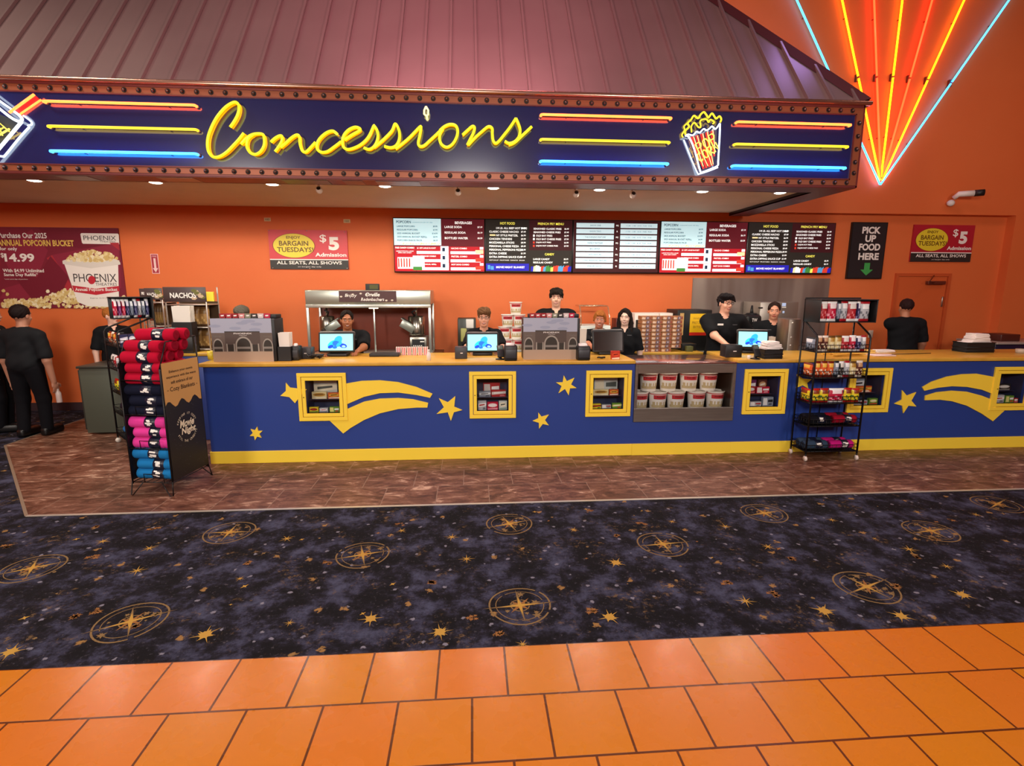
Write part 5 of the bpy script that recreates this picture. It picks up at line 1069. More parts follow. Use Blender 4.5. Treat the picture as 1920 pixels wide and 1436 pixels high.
# glass food warmer
p, q = at(1088, 613, 7.55), at(1144, 613, 7.55); zt_ = at(1100, 574, 7.6).z; t = thing('food_warmer', 'curved glass food warmer with white band behind the woman with orange hair', 'warmer', ((p.x+q.x)/2, 7.75, .90))
b = MB(); b.bbox(p.x, q.x, 7.52, 7.98, .901, p.z+.02, .008); b.build('base', mat('warmer_white', '#e6ece8', .4), t)
b = MB(); cur = catmull([(0, 7.54, p.z+.02), (0, 7.58, p.z+.16), (0, 7.66, zt_-.03), (0, 7.74, zt_), (0, 7.97, zt_)], 4)
for x_ in (p.x+.01, q.x-.01): b.tube([Vector((x_, c.y, c.z)) for c in cur], .009, 6)
b.tube([(p.x+.01, 7.74, zt_), (q.x-.01, 7.74, zt_)], .009, 6); b.tube([(p.x+.01, 7.97, zt_), (q.x-.01, 7.97, zt_)], .009, 6); b.build('warmer_frame', mat('warm_chrome', '#e8c8a8', .2, .8), t)
b = MB(); vs = []; 
for c in cur: vs += [(p.x+.012, c.y, c.z), (q.x-.012, c.y, c.z)]
b.add(vs, [(2*i, 2*i+1, 2*i+3, 2*i+2) for i in range(len(cur)-1)], 0); b.build('glass_hood', GLS, t)
# island with candy boxes
IY = 7.0; a, c = at(1199, 661, IY), at(1319, 661, IY); IZ = a.z
ISL = thing('island_counter', 'yellow topped island behind the steel bucket case', 'counter', ((a.x+c.x)/2, IY+.2, 0)); b = MB(); b.bbox(a.x+.02, c.x-.02, IY+.02, IY+.42, 0, IZ-.034, .005); b.build('carcass', mat('carcass', '#3a3634', .6), ISL); b = MB(); b.bbox(a.x, c.x, IY, IY+.43, IZ-.033, IZ, .005); b.build('counter_top', TOPM, ISL)
cw = (at(1278, 640, IY+.06).x-at(1201, 640, IY+.06).x)/4; ch = (at(1201, 592, IY+.06).z-IZ)/9
proto = None; CP = [P(q, .4) for q in ('#b4784c', '#5c5878', '#dcc0a8', '#8e4034')]
for i in range(4):
    for j in range(9):
        if i == 3 and j == 0: continue
        if proto is None:
            b = MB(); w, h, d = cw*.96, ch*.88, .16; b.box(-w/2, w/2, 0, d, 0, h, 0); f_ = lambda pts, m: b.flat([(u*w, -.0008-.0003*m, v*h) for u, v in pts], m)
            f_([(-.05, .1), (.25, .1), (.3, .9), (0, .9)], 1); f_([(-.45, .15), (-.15, .1), (-.1, .6), (-.4, .8)], 2); f_([(.3, .2), (.46, .2), (.46, .8), (.34, .8)], 3); f_([(.08, .3), (.2, .3), (.2, .7), (.08, .7)], 2)
            proto = b.build('candy_box', CP, None, origin=(0, 0, 0)); o = proto
        else: o = proto.copy(); COL.objects.link(o)
        o.location = (at(1201, 640, IY+.06).x+cw*(i+.5)+.003*math.sin(i*7+j*3), IY+.06+.004*math.sin(j*5+i), IZ+.0008+ch*j); o.rotation_euler = (0, 0, .02*math.sin(i*3+j*2.1))
        tag(o, 'orange and violet candy box, %s column, row %d up, stack behind steel case' % (['first', 'second', 'third', 'fourth'][i], j+1), 'candy', 'stacked candy boxes on the island')
p = at(1292, 655, IY+.05); b = MB(); b.bbox(p.x-.03, p.x+.06, IY+.05, IY+.14, IZ, IZ+.075, .006); tag(b.build('small_bin', mat('bin_olive', '#5f6038', .5)), 'small olive bin beside the stacked candy boxes', 'bin')
b = MB(); q = at(1312, 657, IY); b.bbox(at(1283, 657, IY).x+.03, q.x+.02, IY+.16, IY+.4, IZ, IZ+.10, .005); tag(b.build('drawer_box', BLK), 'flat black drawer box on the island under the yellow poster machine', 'box')
# white cartons behind the stack
for k, (xa, xb) in enumerate(((1190, 1236), (1237, 1262))):
    p, q = at(xa, 597, 7.6), at(xb, 587, 7.6); b = MB(); b.bbox(p.x, q.x, 7.6, 7.9, .902, q.z, .006); b.box(p.x+.02, q.x-.02, 7.597, 7.6, .93, p.z-.02, 1); tag(b.build('carton', [mat('carton_white', '#f0e4dc', .6), mat('carton_dark', '#3a3430', .5)]), ['wider', 'narrower'][k]+' white topped carton behind the stacked candy boxes', 'carton')
p, q = at(1153, 615, 7.6), at(1166, 597, 7.6); b = MB(); b.bbox(p.x, q.x, 7.55, 7.8, .902, q.z, .006); tag(b.build('carton', mat('carton_maroon', '#6a2418', .5)), 'maroon carton between the two women', 'carton')
# poster machine
p, q = at(1271, 581, 7.5), at(1336, 581, 7.5)
t = thing('heated_cabinet', 'black cabinet with a yellow poster left of the steel backsplash', 'cabinet', ((p.x+q.x)/2, 7.7, .90)); b = MB(); b.bbox(p.x, q.x, 7.5, 7.95, .901, p.z, .01); b.build('body', BLK, t)
def quad(b, x0, x1, y0, y1, Y, m): a = at(x0, y1, Y); c = at(x1, y0, Y); b.flat([(a.x, Y, a.z), (c.x, Y, a.z), (c.x, Y, c.z), (a.x, Y, c.z)], m)
b = MB(); quad(b, 1292, 1324, 588, 629, 7.497, 0); quad(b, 1292, 1324, 623, 629, 7.4965, 1); a_ = at(1308, 597, 7.495); b.text('WARM', a_, .13, .03, m=2); a_ = at(1308, 605, 7.495); b.text('PRETZEL', a_, .16, .035, m=2); a_ = at(1308, 613, 7.495); b.text('BITES', a_, .13, .035, m=2)
quad(b, 1273, 1283, 587, 628, 7.497, 3); b.build('poster_panel', [mat('poster_yellow2', '#f2c21a', .4), mat('poster_red2', '#c8281c', .4), mat('poster_ink', '#9a5a14', .5), mat('poster_cream', '#d8b070', .5)], t)
# coffee brewer and oven
p, q = at(1396, 612, 7.5), at(1428, 590, 7.5); t = thing('coffee_brewer', 'black rounded brewer with white logo in front of the steel oven', 'brewer', ((p.x+q.x)/2, 7.65, .9))
b = MB(); b.bbox(p.x, q.x, 7.46, 7.72, p.z-.02, q.z, .05, seg=4); b.bbox(p.x+.03, q.x-.03, 7.5, 7.7, .901, p.z, .01); b.build('body', BLK, t); b = MB(); b.text('TW', ((p.x+q.x)/2, 7.457, (p.z+q.z)/2+.01), .08, .05, bold=.03); b.build('logo', TXW, t)
b = MB(); b.tube([(q.x-.1, 7.6, q.z-.01), (q.x-.09, 7.62, q.z+.13)], [.03, .014], 8); b.lathe([(0, q.z), (.09, q.z), (.07, q.z+.02), (0, q.z+.025)], 20, c=(q.x-.1, 7.6, 0)); b.build('brewer_lid', BLK, t)
p, q = at(1420, 640, 7.55), at(1498, 566, 7.55); t = thing('oven', 'steel oven with control labels behind the man in black at the right', 'oven', ((p.x+q.x)/2, 7.75, .9)); b = MB(); b.bbox(p.x, q.x, 7.5+.05, 8.05, .901, q.z, .01); b.build('body', noisy('oven_steel', ['#9a948a', '#a9a298'], 3, .35, 0, 2, metal=.7), t)
b = MB(); quad(b, 1466, 1474, 568, 574, 7.547, 0); quad(b, 1466, 1474, 575, 577, 7.547, 1); quad(b, 1467, 1471, 583, 587, 7.547, 0); b.build('control_label', [lit('#a8b8d8', .4), TXW], t); b = MB(); a_ = at(1425, 577, 7.55); b.bbox(a_.x-.03, a_.x+.03, 7.52, 7.55, a_.z-.01, a_.z+.01, .004); b.build('oven_handle', BLK, t)
# stainless column stand next to the candy rack
p, q = at(1474, 670, 6.35), at(1500, 598, 6.35); t = thing('steel_stand', 'tall stainless stand behind the counter, left of the candy rack', 'stand', ((p.x+q.x)/2, 6.6, 0))
b = MB(); b.bbox(p.x, q.x+.02, 6.35, 6.62, 0, q.z, .008); b.build('body', noisy('stand_steel', ['#857c72', '#978d82'], 2, .3, 0, 2, (8, 8, 1), metal=.8), t); b = MB()
for z_ in (1.2, 1.1, 1.38): b.cyl((p.x+.04, 6.345, z_), (p.x+.04, 6.352, z_), .01, 8)
b.build('rivet', WHT, t)
# papers on the right worktop
for k, (px, py, w, d, h, c, lab) in enumerate([(1590, 668, .36, .2, .035, '#e8b84a', 'yellow stack of flat bags'), (1625, 665, .22, .16, .05, '#f0c868', 'smaller yellow stack of folded bags'), (1660, 668, .26, .14, .012, '#f0dcd8', 'loose white paper sheet'), (1662, 661, .22, .1, .03, '#f4eeea', 'white roll of papers')]):
    p = fl(px, py, CT); b = MB(); n = 3
    for j in range(n): T = Matrix.Translation((p.x, p.y+d/2, CT+h*j/n)) @ Matrix.Rotation(.2*math.sin(k*3+j*2), 4, 'Z'); b.bbox(-w/2, w/2, -d/2, d/2, 0, h/n, min(.003, h/n*.3), T=T)
    tag(b.build('paper_stack', mat('paper'+c, c, .6)), lab+' on the worktop behind the candy rack', 'paper')
p, q = fl(1672, 665, CT), fl(1745, 663, CT); b = MB(); b.tube([(p.x, p.y, CT+.006), (q.x, q.y, CT+.006)], .004, 6); tag(b.build('pen', BLK), 'thin black stick lying on the worktop in front of the man seen from behind', 'pen')
# side counter at the far right
a = at(1868, 640, 6.95); t = thing('side_counter', 'dark side counter with grey top at the right edge', 'counter', (8.0, 7.2, 0)); b = MB(); b.bbox(a.x, 8.4, 6.95, 7.5, 0, 1.03, .006); b.build('carcass', mat('navy_dark', '#221a3a', .4), t); b = MB(); b.bbox(a.x-.03, 8.42, 6.9, 7.55, 1.031, 1.06, .006); b.build('counter_top', mat('grey_laminate', '#a09088', .35), t)
rbox('cash_box', 'dark cash box on the side counter at the right edge', 'box', (1876, 1912, 627, 640), .3, mat('drawer_brown', '#4a1c14', .4), z=1.06, Y=7.05)
little('cup', 'pale cup on the counter at the right edge of the picture', 'cup', 1914, 662, [(.0, 0), (.05, 0), (.055, .05), (.05, .05), (.0, .01)], mat('cup_pale', '#b8a894', .5))
# ---- snack racks on the return counter
RT = thing('return_counter', 'short counter behind the blanket rack carrying the snack racks', 'counter', (-3.2, 6.6, 0)); b = MB(); b.bbox(-3.50, -3.0, 6.36, 7.6, 0, 1.01, .006); b.bbox(-4.10, -3.50, 6.76, 7.6, 0, 1.01, .006); b.build('carcass', BLU, RT); b = MB(); b.bbox(-3.50, -2.98, 6.34, 7.62, 1.012, CT, .004); b.bbox(-4.12, -3.50, 6.74, 7.62, 1.012, CT, .004); b.build('counter_top', TOPM, RT)
def snack_rack(label, px, Y, head, hy, seed, cols):
    x0, x1, yt, yb = px; a = at(x0, yt, Y); c = at(x1, yt, Y); zt_ = a.z; w = c.x-a.x; X0 = a.x; t = thing('snack_rack', label, 'rack', (X0+w/2, Y+.13, CT), 0, 'snack racks on the return counter'); zh = at(x0, hy, Y).z; d = .3
    b = MB()
    for x_ in (X0+.008, X0+w-.008):
        for y_ in (Y, Y+d): b.bbox(x_-.008, x_+.008, y_-.006, y_+.006, CT, zt_, .002)
    for z_ in (CT+.01, CT+.27, zh-.04): b.bbox(X0, X0+w, Y+.0, Y+d, z_, z_+.012, .003)
    b.build('rack_frame', mat('rack_steel', '#c2bab2', .3, .6), t)
    b = MB(); b.bbox(X0-.005, X0+w+.005, Y-.012, Y-.004, zh, zt_, .002)
    b.text(head, (X0+w*.46, Y-.014, (zh+zt_)/2-.01), w*.62, (zt_-zh)*.36, m=1, bold=.03)
    for k in range(8): u = X0+w*(.72+.25*((k*.61) % 1)); z_ = zh+(zt_-zh)*(.25+.6*((k*.37) % 1)); b.flat([(u+.035*math.cos(q), Y-.0128-.0002*k, z_+.02*math.sin(q)) for q in range(6)], 2+k % 2)
    b.build('header_sign', [mat('header_brown', '#4a3c3c', .4), TXW, mat('print_cream', '#c8b090', .5), mat('print_olive', '#6a6a30', .5)], t)
    b = MB(); b.box(X0+.01, X0+w-.01, Y+d-.01, Y+d-.004, CT+.02, zh); b.build('rear_panel', mat('rack_rear', '#4a3420', .5), t)
    r_ = random.Random(seed)
    for lev, z_ in ((0, CT+.023), (1, CT+.283)):
        for k in range(4):
            u = X0+.04+(w-.08)*(k+.5)/4; h_ = (zh-.045 if lev else CT+.265)-z_-.006
            o = packet('snack_bag', '%s tan bag on the %s shelf of the %s' % (['first', 'second', 'third', 'fourth'][k], ['lower', 'upper'][lev], {'NACHOS': 'nachos rack', 'NACHO': 'middle snack rack', 'PRETZEL': 'rearmost snack rack'}[head]), (u, Y+.10, z_), w*.25, h_*1.0, .08, cols, seed+k, True, group='bags in the snack racks', cat='snack bag')
snack_rack('nachos rack with brown header sign behind the blanket rack', (306, 385, 538, 670), 6.55, 'NACHOS', 566, 1, ('#a07a44', '#7a5a30', '#c8a468', '#5a3a1c'))
snack_rack('middle snack rack half hidden left of the nachos rack', (271, 303, 540, 670), 6.78, 'NACHO', 562, 5, ('#8a6a3c', '#5a4426', '#a88a50', '#4a3018'))
snack_rack('rearmost snack rack peeking out above the candy bags at the left', (262, 284, 541, 670), 7.12, 'PRETZEL', 556, 9, ('#8a4a34', '#c89a80', '#5a2a1c', '#d8c0a8'))
p, q = at(386, 640, 6.85), at(399, 547, 6.85); b = MB(); b.bbox(p.x-.03, q.x, 6.85, 6.89, CT, q.z, .004); tag(b.build('divider_panel', YEL), 'upright yellow divider panel right of the nachos rack', 'panel')
# ---- grey bin cabinet at the left
p, q = fl(165, 815), fl(226, 813); zt_ = .855; t = thing('waste_cabinet', 'dark grey green waste cabinet behind the wire candy rack at the left', 'cabinet', (p.x+.3, p.y+.3, 0), 0)
T = Matrix.Translation((p.x, p.y, 0)) @ Matrix.Rotation(.04, 4, 'Z')
b = MB(); b.bbox(0, .52, 0, .6, .02, zt_-.03, .006, T=T); b.build('cabinet_body', mat('cab_green', '#4a4f44', .5), t); b = MB(); b.bbox(-.02, .54, -.02, .62, zt_-.028, zt_, .006, T=T); b.build('cabinet_top', mat('cab_top', '#35352f', .4), t)
b = MB(); b.bbox(-.028, -.004, .02, .58, .06, zt_-.05, .004, T=T); b.build('side_door', mat('cab_side', '#2f302a', .45), t)
# ================================================================== blanket rack
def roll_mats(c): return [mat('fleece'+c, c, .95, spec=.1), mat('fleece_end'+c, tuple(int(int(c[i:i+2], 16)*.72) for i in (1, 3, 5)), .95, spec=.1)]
NAVY = mat('band_navy', '#171a30', .4)
def blanket(label, T, L_, r, c, group, seed=0, standalone=True):
    rr_ = random.Random(seed); b = MB(); n = 20; prof = [(.0, -L_/2+.006), (r*.35, -L_/2), (r*.75, -L_/2+.002), (r*.96, -L_/2+.012), (r, -L_/2+.03), (r*.97, -.03), (r*.93, 0), (r*.97, .03), (r, L_/2-.03), (r*.96, L_/2-.012), (r*.75, L_/2-.002), (r*.35, L_/2), (.0, L_/2-.006)]
    R_ = Matrix.Rotation(R(90), 4, 'Y'); q = .06
    vs = []; 
    for rad, z in prof:
        for j in range(n):
            a = 2*math.pi*j/n; k = 1+q*math.sin(2*a+seed)*.5+rr_.uniform(-.01, .01); vs.append(T @ (R_ @ Vector((rad*k*math.cos(a)*.95, rad*k*math.sin(a)*1.04, z))))
    fs = []; 
    for i in range(len(prof)-1):
        for j in range(n): fs.append((i*n+j, i*n+(j+1) % n, (i+1)*n+(j+1) % n, (i+1)*n+j))
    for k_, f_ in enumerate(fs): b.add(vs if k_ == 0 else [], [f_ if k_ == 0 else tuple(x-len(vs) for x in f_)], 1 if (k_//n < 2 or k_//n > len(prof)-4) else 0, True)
    c0 = T @ Vector((0, 0, -r)); t = thing('rolled_blanket', label, 'blanket', tuple(c0), 0, group)
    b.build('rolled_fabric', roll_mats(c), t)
    b = MB(); o_ = L_*.10; w = L_*.145; prof = [(r*1.0, o_-w), (r*1.035, o_-w+.002), (r*1.02, o_), (r*1.035, o_+w-.002), (r*1.0, o_+w)]; vs = []
    for rad, z in prof:
        for j in range(n): a = 2*math.pi*j/n; k = 1+q*math.sin(2*a+seed)*.5; vs.append(T @ (R_ @ Vector((rad*k*math.cos(a)*.95, rad*k*math.sin(a)*1.04, z))))
    for k_ in range(4*n): i, j = divmod(k_, n); f_ = (i*n+j, i*n+(j+1) % n, (i+1)*n+(j+1) % n, (i+1)*n+j); b.add(vs if k_ == 0 else [], [f_ if k_ == 0 else tuple(x-len(vs) for x in f_)], 0, True)
    bd = b.build('paper_band', NAVY, t)
    b = MB()   # white mark on the band and lettering beside it (front = -y)
    def fp(u, a, l=1.05): rad = r*l*(1+q*math.sin(2*(a)+seed)*.5); return T @ (R_ @ Vector((rad*math.cos(a)*.95, rad*math.sin(a)*1.04, u)))
    for k_ in range(7):
        a = -math.pi/2+rr_.uniform(-.35, .55)-.25; u = o_+rr_.uniform(-.5, .5)*w; s = .016
        b.flat([fp(u-s, a-.14), fp(u+s, a-.10), fp(u+s*.8, a+.16), fp(u-s, a+.10)][::-1], 0); b.flat([fp(u-s, a-.14, 1.052), fp(u+s, a-.10, 1.052), fp(u+s*.8, a+.16, 1.052), fp(u-s, a+.10, 1.052)], 0)
    b.build('white_print', TXW, bd)
    return t
RK = thing('blanket_rack', 'black wire blanket rack with printed side board standing on the brown tile', 'rack', (-2.77, 4.86, 0), -.155)
RW_, RD, RH = .37, .48, 1.34
def RT_(x, y, z): return Vector((x-RW_/2, y-RD/2, z))
MRK = Matrix.Translation((-2.77, 4.86, 0)) @ Matrix.Rotation(-.155, 4, 'Z')
b = MB()
for x in (0, RW_):
    for y, h in ((0, 1.12), (RD, 1.36)): b.tube([RT_(x, y, .10), RT_(x, y, h)], .007, 8)
    b.tube([RT_(x, 0, 1.12), RT_(x, .1, 1.34), RT_(x, RD, 1.36)], .006, 8)
for z in (.115, .42, .72, 1.02):
    b.tube([RT_(0, 0, z), RT_(RW_, 0, z), RT_(RW_, RD, z), RT_(0, RD, z)], .005, 6, closed=True)
    for k in range(1, 6): b.tube([RT_(RW_*k/6, 0, z), RT_(RW_*k/6, RD, z)], .003, 5)
b.tube([RT_(0, RD, 1.2), RT_(RW_, RD, 1.2)], .005, 6); b.tube([RT_(0, RD, 1.36), RT_(RW_, RD, 1.36)], .005, 6)
b.build('wire_frame', BLKM, RK, local=True)
for (x, y) in ((0, 0), (RW_, 0), (0, RD), (RW_, RD)):
    sx = .05 if x == 0 else -.05; b = MB(); b.tube([RT_(x, y, .14), RT_(x-.01 if x == 0 else x+.01, y-.02 if y == 0 else y+.03, .005), RT_(x+sx*.25, y-.03 if y == 0 else y+.05, .005), RT_(x+sx*2, y, .118)], .005, 6); b.build('foot', BLKM, RK, local=True)
for z, w_ in ((.16, .22), (.46, .22), (.76, .22)):
    b = MB(); b.tube([RT_(.12, -.006, z-.04), RT_(.12, -.012, z+.035), RT_(.30, -.012, z+.035), RT_(.30, -.006, z-.04)], .0035, 6); b.build('wire_guard', BLKM, RK, local=True)
# printed side board on the right side
b = MB(); X = RW_+.008
def SB(u, v, l=0): return RT_(X+l, RD*u, v)
b.box(RW_-RW_/2+.004, X-RW_/2, -RD/2+.006, RD/2-.006, .13, 1.165, 0)
wav = [(.02+.96*k/16, .80+.03*math.sin(k*1.1)+.0*k) for k in range(17)]
b.flat([SB(u, v, .001) for u, v in [(.02, 1.165)]+wav+[(.98, 1.165)]], 1)
for s_, v, w_, h_ in (('Enhance your movie', 1.08, .62, .030), ('experience with the warm', 1.035, .78, .030), ('soft embrace of our', .99, .58, .030), ('- Cozy Blankets -', .925, .80, .05)): b.text(s_, SB(.5, v, .003), RD*w_, h_, ux=(0, 1, 0), m=2, bold=.01)
b.text('Movie', SB(.50, .60, .003), RD*.38, .07, ux=(0, 1, 0), m=3, bold=.03, shear=.2); b.text('Night', SB(.52, .525, .003), RD*.38, .075, ux=(0, 1, 0), m=3, bold=.03, shear=.2)
for txt, a0, sg in (("KEEPIN' IT COZY", 155, -1), ("'TIL THE CREDITS", -155, 1)):
    for k, ch in enumerate(txt):
        if ch == ' ': continue
        a = R(a0+sg*k*(130/(len(txt)-1)))
        c = SB(.5, .56, .003)+Vector((0, math.cos(a)*.125, math.sin(a)*.125)); tg = Vector((0, math.sin(a)*(-1 if sg > 0 else 1), -math.cos(a)*(-1 if sg > 0 else 1))); up_ = Vector((0, math.cos(a), math.sin(a)))*(1 if sg < 0 else -1)
        b.text(ch, c, None, .020, ux=tuple(tg), uy=tuple(up_), m=3)
rr_ = random.Random(8)
for k in range(60):
    u, v = rr_.uniform(.05, .95), rr_.uniform(.16, .79)
    if (u-.5)**2+(v-.56)**2*2 > .06: s = rr_.uniform(.002, .005); c = SB(u, v, .002); b.flat([c+Vector((0, s, 0)), c+Vector((0, 0, s)), c+Vector((0, -s, 0)), c+Vector((0, 0, -s))], 4)
b.build('side_board', [mat('board_black', '#15141a', .45), mat('board_tan', '#b98d50', .6), mat('board_ink', '#3a2410', .6), mat('board_cream', '#dcd3b8', .6), mat('board_dot', '#4a4a50', .6)], RK, local=True)
b = MB(); b.box(-RW_/2-.006, -RW_/2-.002, -RD/2+.006, RD/2-.006, .13, 1.165); b.build('far_board', mat('board_black', '#15141a', .45), RK, local=True)
LV = [('#1f78b8', 'blue', 3), ('#e0409a', 'pink', 3), ('#171a2c', 'navy', 3), ('#b01030', 'red', 3)]
i = 0; names3 = ['bottom', 'middle', 'top']
for c, nm, n in LV:
    for k in range(n):
        z = .178+.0905*i+(.012 if i > 2 else 0)+(.012 if i > 5 else 0)+(.012 if i > 8 else 0); dx = .02*math.sin(i*2.1)
        depth = 1 if nm != 'red' else 3
        for d in range(depth):
            if i > 8 and d == 2 and k == 0: continue
            T = MRK @ Matrix.Translation((dx, -RD/2+.075+d*.112, z+(.0 if nm != 'red' else .0))) @ Matrix.Rotation(.3*i, 4, 'X')
            T = MRK @ Matrix.Translation((dx, -RD/2+.075+d*.118, z))
            lab = '%s rolled blanket, %s of the %s ones in the blanket rack' % (nm, names3[k], nm)
            if nm == 'red': lab += [', front row', ', middle row', ', back row'][d]
            blanket(lab, T, .345, .0545, c, 'rolled blankets in the blanket rack', i*3+d)
        i += 1
ztop = .178+.0905*11+.036
for j, (dx, dy, dz, lab) in enumerate([(0, .10, .092, 'front one of the upper pile'), (.02, .215, .092, 'middle one of the upper pile'), (.02, .33, .092, 'rear one of the upper pile'), (.04, .20, .182, 'front one lying on the very top of the pile'), (.05, .315, .182, 'rear one lying on the very top of the pile')]):
    T = MRK @ Matrix.Translation((dx, -RD/2+dy, ztop+dz)) @ Matrix.Rotation(.05*(j-2), 4, 'Z'); blanket('red rolled blanket, '+lab, T, .345, .056, '#b01030', 'rolled blankets in the blanket rack', 50+j)
# ================================================================== wire candy racks
def wire_rack(label, M_, W=.57, D=.26, HD=None, side=True):
    HD = HD or D
    loc = M_ @ Vector((W/2, D/2, 0)); t = thing('candy_rack', label, 'rack', tuple(loc), 0); T = M_
    b = MB(); 
    def tb(pts, r, n=6, closed=False): b.tube([T @ Vector(p) for p in pts], r, n, closed=closed)
    for x in (0, W):
        tb([(x, 0, .075), (x, 0, 1.30), (x, .02, 1.335), (x, D-.02, 1.47)], .0095, 8); tb([(x, D, .075), (x, D, 1.68)], .0085, 8)
    for z in (.10, .375, .62, .89, 1.16): tb([(0, 0, z), (W, 0, z), (W, D, z), (0, D, z)], .006, 6, True)
    for x in (W*.5,): tb([(x, D, .1), (x, D, 1.6)], .006)
    b.build('rack_frame', BLKM, t)
    for k, z in enumerate((.10, .375, .62, .89, 1.16)):
        b = MB(); h = .075
        for zz in (z+h*.5, z+h): tb([(0, -.004, zz), (W, -.004, zz), (W, D, zz), (0, D, zz)], .0028, 5, True)
        for q in range(1, 12): tb([(W*q/12, -.004, z), (W*q/12, -.004, z+h)], .0022, 5)
        for q in range(1, 6): tb([(0, D*q/6, z), (0, D*q/6, z+h)], .0022, 5); tb([(W, D*q/6, z), (W, D*q/6, z+h)], .0022, 5)
        b.poly([tuple(T @ Vector(p)) for p in ((.006, .003, z-.001), (W-.006, .003, z-.001), (W-.006, D-.006, z-.001), (.006, D-.006, z-.001))], (0, 0, .004)); b.build('basket', BLKM, t)
    x_ = -.01 if side else W-.16
    b = MB(); b.box(x_, W+.03, HD-.02, HD-.01, 1.455, 1.71, 0, T); b.bbox(x_, x_+.01, -.01, HD, 1.46, 1.69, .004, T=T); (b.bbox(W+.02, W+.03, -.01, HD, 1.46, 1.69, .004, T=T) if side else None); b.box(x_, W+.03, -.012, HD, 1.685, 1.695, 0, T); b.box(x_+.01, W+.02, -.01, HD-.02, 1.462, 1.468, 0, T); b.build('header_box', BLK, t)
    for x, y in ((0, 0), (W, 0), (0, D), (W, D)):
        b = MB(); c = T @ Vector((x, y, .028)); ax = (T.to_3x3() @ Vector((1, 0, 0))).normalized(); b.cyl(c-ax*.009, c+ax*.009, .028, 16, 0); b.cyl(T @ Vector((x, y, .045)), T @ Vector((x, y, .078)), .008, 8, 1); b.build('caster', [mat('caster_white', '#e2d8cc', .4), BLKM], t)
    return t
MR = Matrix.Translation((3.50, 5.13, 0))
wire_rack('tall black wire candy rack on casters in front of the right counter', MR)
def stock(M_, z, items, where, W=.57, D=.26, y=.045, h=.125, nm='candy_bag', bag=True, back=True):
    x = .018; tot = sum(i[1] for i in items); sc = (W-.036)/tot; cnt = {}
    for k, (c, w) in enumerate(items):
        ww = w*sc; cnt[c] = cnt.get(c, 0)+1; n = sum(1 for q in items if q[0] == c)
        lab = '%s packet on %s' % (c, where)+('' if n == 1 else ', %s of that colour' % (['first', 'second', 'third', 'fourth'][cnt[c]-1]))
        packet('candy_bag' if bag else 'candy_box', lab, (0, 0, 0), ww*.95, h*(1+.03*math.sin(k*3)), .05, PAL[c], k*7+int(z*100), bag, T=M_ @ Matrix.Translation((x+ww/2, y, z+.004)), group='packets on the '+where)
        x += ww
RN = 'tall right rack'
stock(MR, 1.47, [('red', 1), ('magenta', 1.2), ('grey', .5), ('silver', .9), ('red', 1.2), ('navy', .4), ('silver', 1.3)], 'top panel of the '+RN, h=.205, W=.57)
stock(MR, 1.163, [('brown', .7), ('brown', .7), ('cream', .8), ('cream', .8), ('red', .9), ('magenta', .8), ('navy', .6), ('silver', .6)], 'upper shelf of the '+RN, h=.160)
stock(MR, .893, [('orange', .8), ('orange', .8), ('orange', .8), ('grey', .6), ('black', .6), ('silver', .7), ('cream', .8), ('brown', .8)], 'second shelf of the '+RN, h=.166)
stock(MR, .623, [('yellow', 1), ('yellow', 1), ('magenta', 1.7), ('yellow', .9), ('yellow', .9)], 'third shelf of the '+RN, h=.150)
# second row behind, seen from the side
for z, c, w in ((1.163, 'grey', 'upper'), (.893, 'orange', 'second'), (.623, 'yellow', 'third')):
    packet('candy_bag', '%s packet at the left end of the %s shelf, rear row, right rack' % (c, w), (0, 0, 0), .15, .135, .04, PAL[c], 3, True, T=MR @ Matrix.Translation((.03, .15, z+.004)) @ Matrix.Rotation(R(-90), 4, 'Z'))
for j, (c, nm, x, y, z, wh) in enumerate([('#15151c', 'black', .15, .09, .432, 'fourth shelf'), ('#1a1a22', 'black', .17, .195, .432, 'fourth shelf, rear'), ('#a0142c', 'red', .44, .09, .432, 'fourth shelf'), ('#a0142c', 'red', .43, .195, .432, 'fourth shelf, rear'), ('#34465c', 'slate blue', .14, .08, .158, 'bottom shelf'), ('#34465c', 'slate blue', .15, .185, .158, 'bottom shelf, rear'), ('#c01a78', 'magenta', .43, .08, .158, 'bottom shelf'), ('#c01a78', 'magenta', .42, .185, .158, 'bottom shelf, rear')]):
    blanket('%s rolled blanket on the %s of the right rack' % (nm, wh), MR @ Matrix.Translation((x, y, z)), .265, .048, c, 'rolled blankets on the right rack', 80+j)
ML = Matrix.Translation((-4.17, 6.33, 0)) @ Matrix.Rotation(R(-46), 4, 'Z')
wire_rack('black wire candy rack half hidden behind the blanket rack at the left', ML, .57, .36, side=False)
LN = 'left wire rack'
cs_ = ['magenta', 'purple', 'magenta', 'navy', 'grey', 'navy', 'silver', 'grey', 'navy']
for k, c in enumerate(cs_):
    packet('candy_bag', '%s packet seen edge on, number %s from left, left wire rack header' % (c, ['one', 'two', 'three', 'four', 'five', 'six', 'seven', 'eight', 'nine'][k]), (0, 0, 0), .036, .20, .10, PAL[c], k, True, T=ML @ Matrix.Translation((.53, .02+.036*k, 1.474)) @ Matrix.Rotation(R(90), 4, 'Z'), group='packets on the top panel of the left wire rack')
stock(ML, 1.163, [('orange', 1), ('brown', .8), ('orange', .8), ('brown', .8)], 'upper shelf of the '+LN, W=.5, h=.14)
stock(ML, .893, [('black', .8), ('red', .8), ('silver', .8), ('magenta', .8)], 'second shelf of the '+LN, W=.5, h=.15)
stock(ML, .623, [('yellow', 1), ('green', .8), ('yellow', .8)], 'third shelf of the '+LN, W=.5, h=.14)
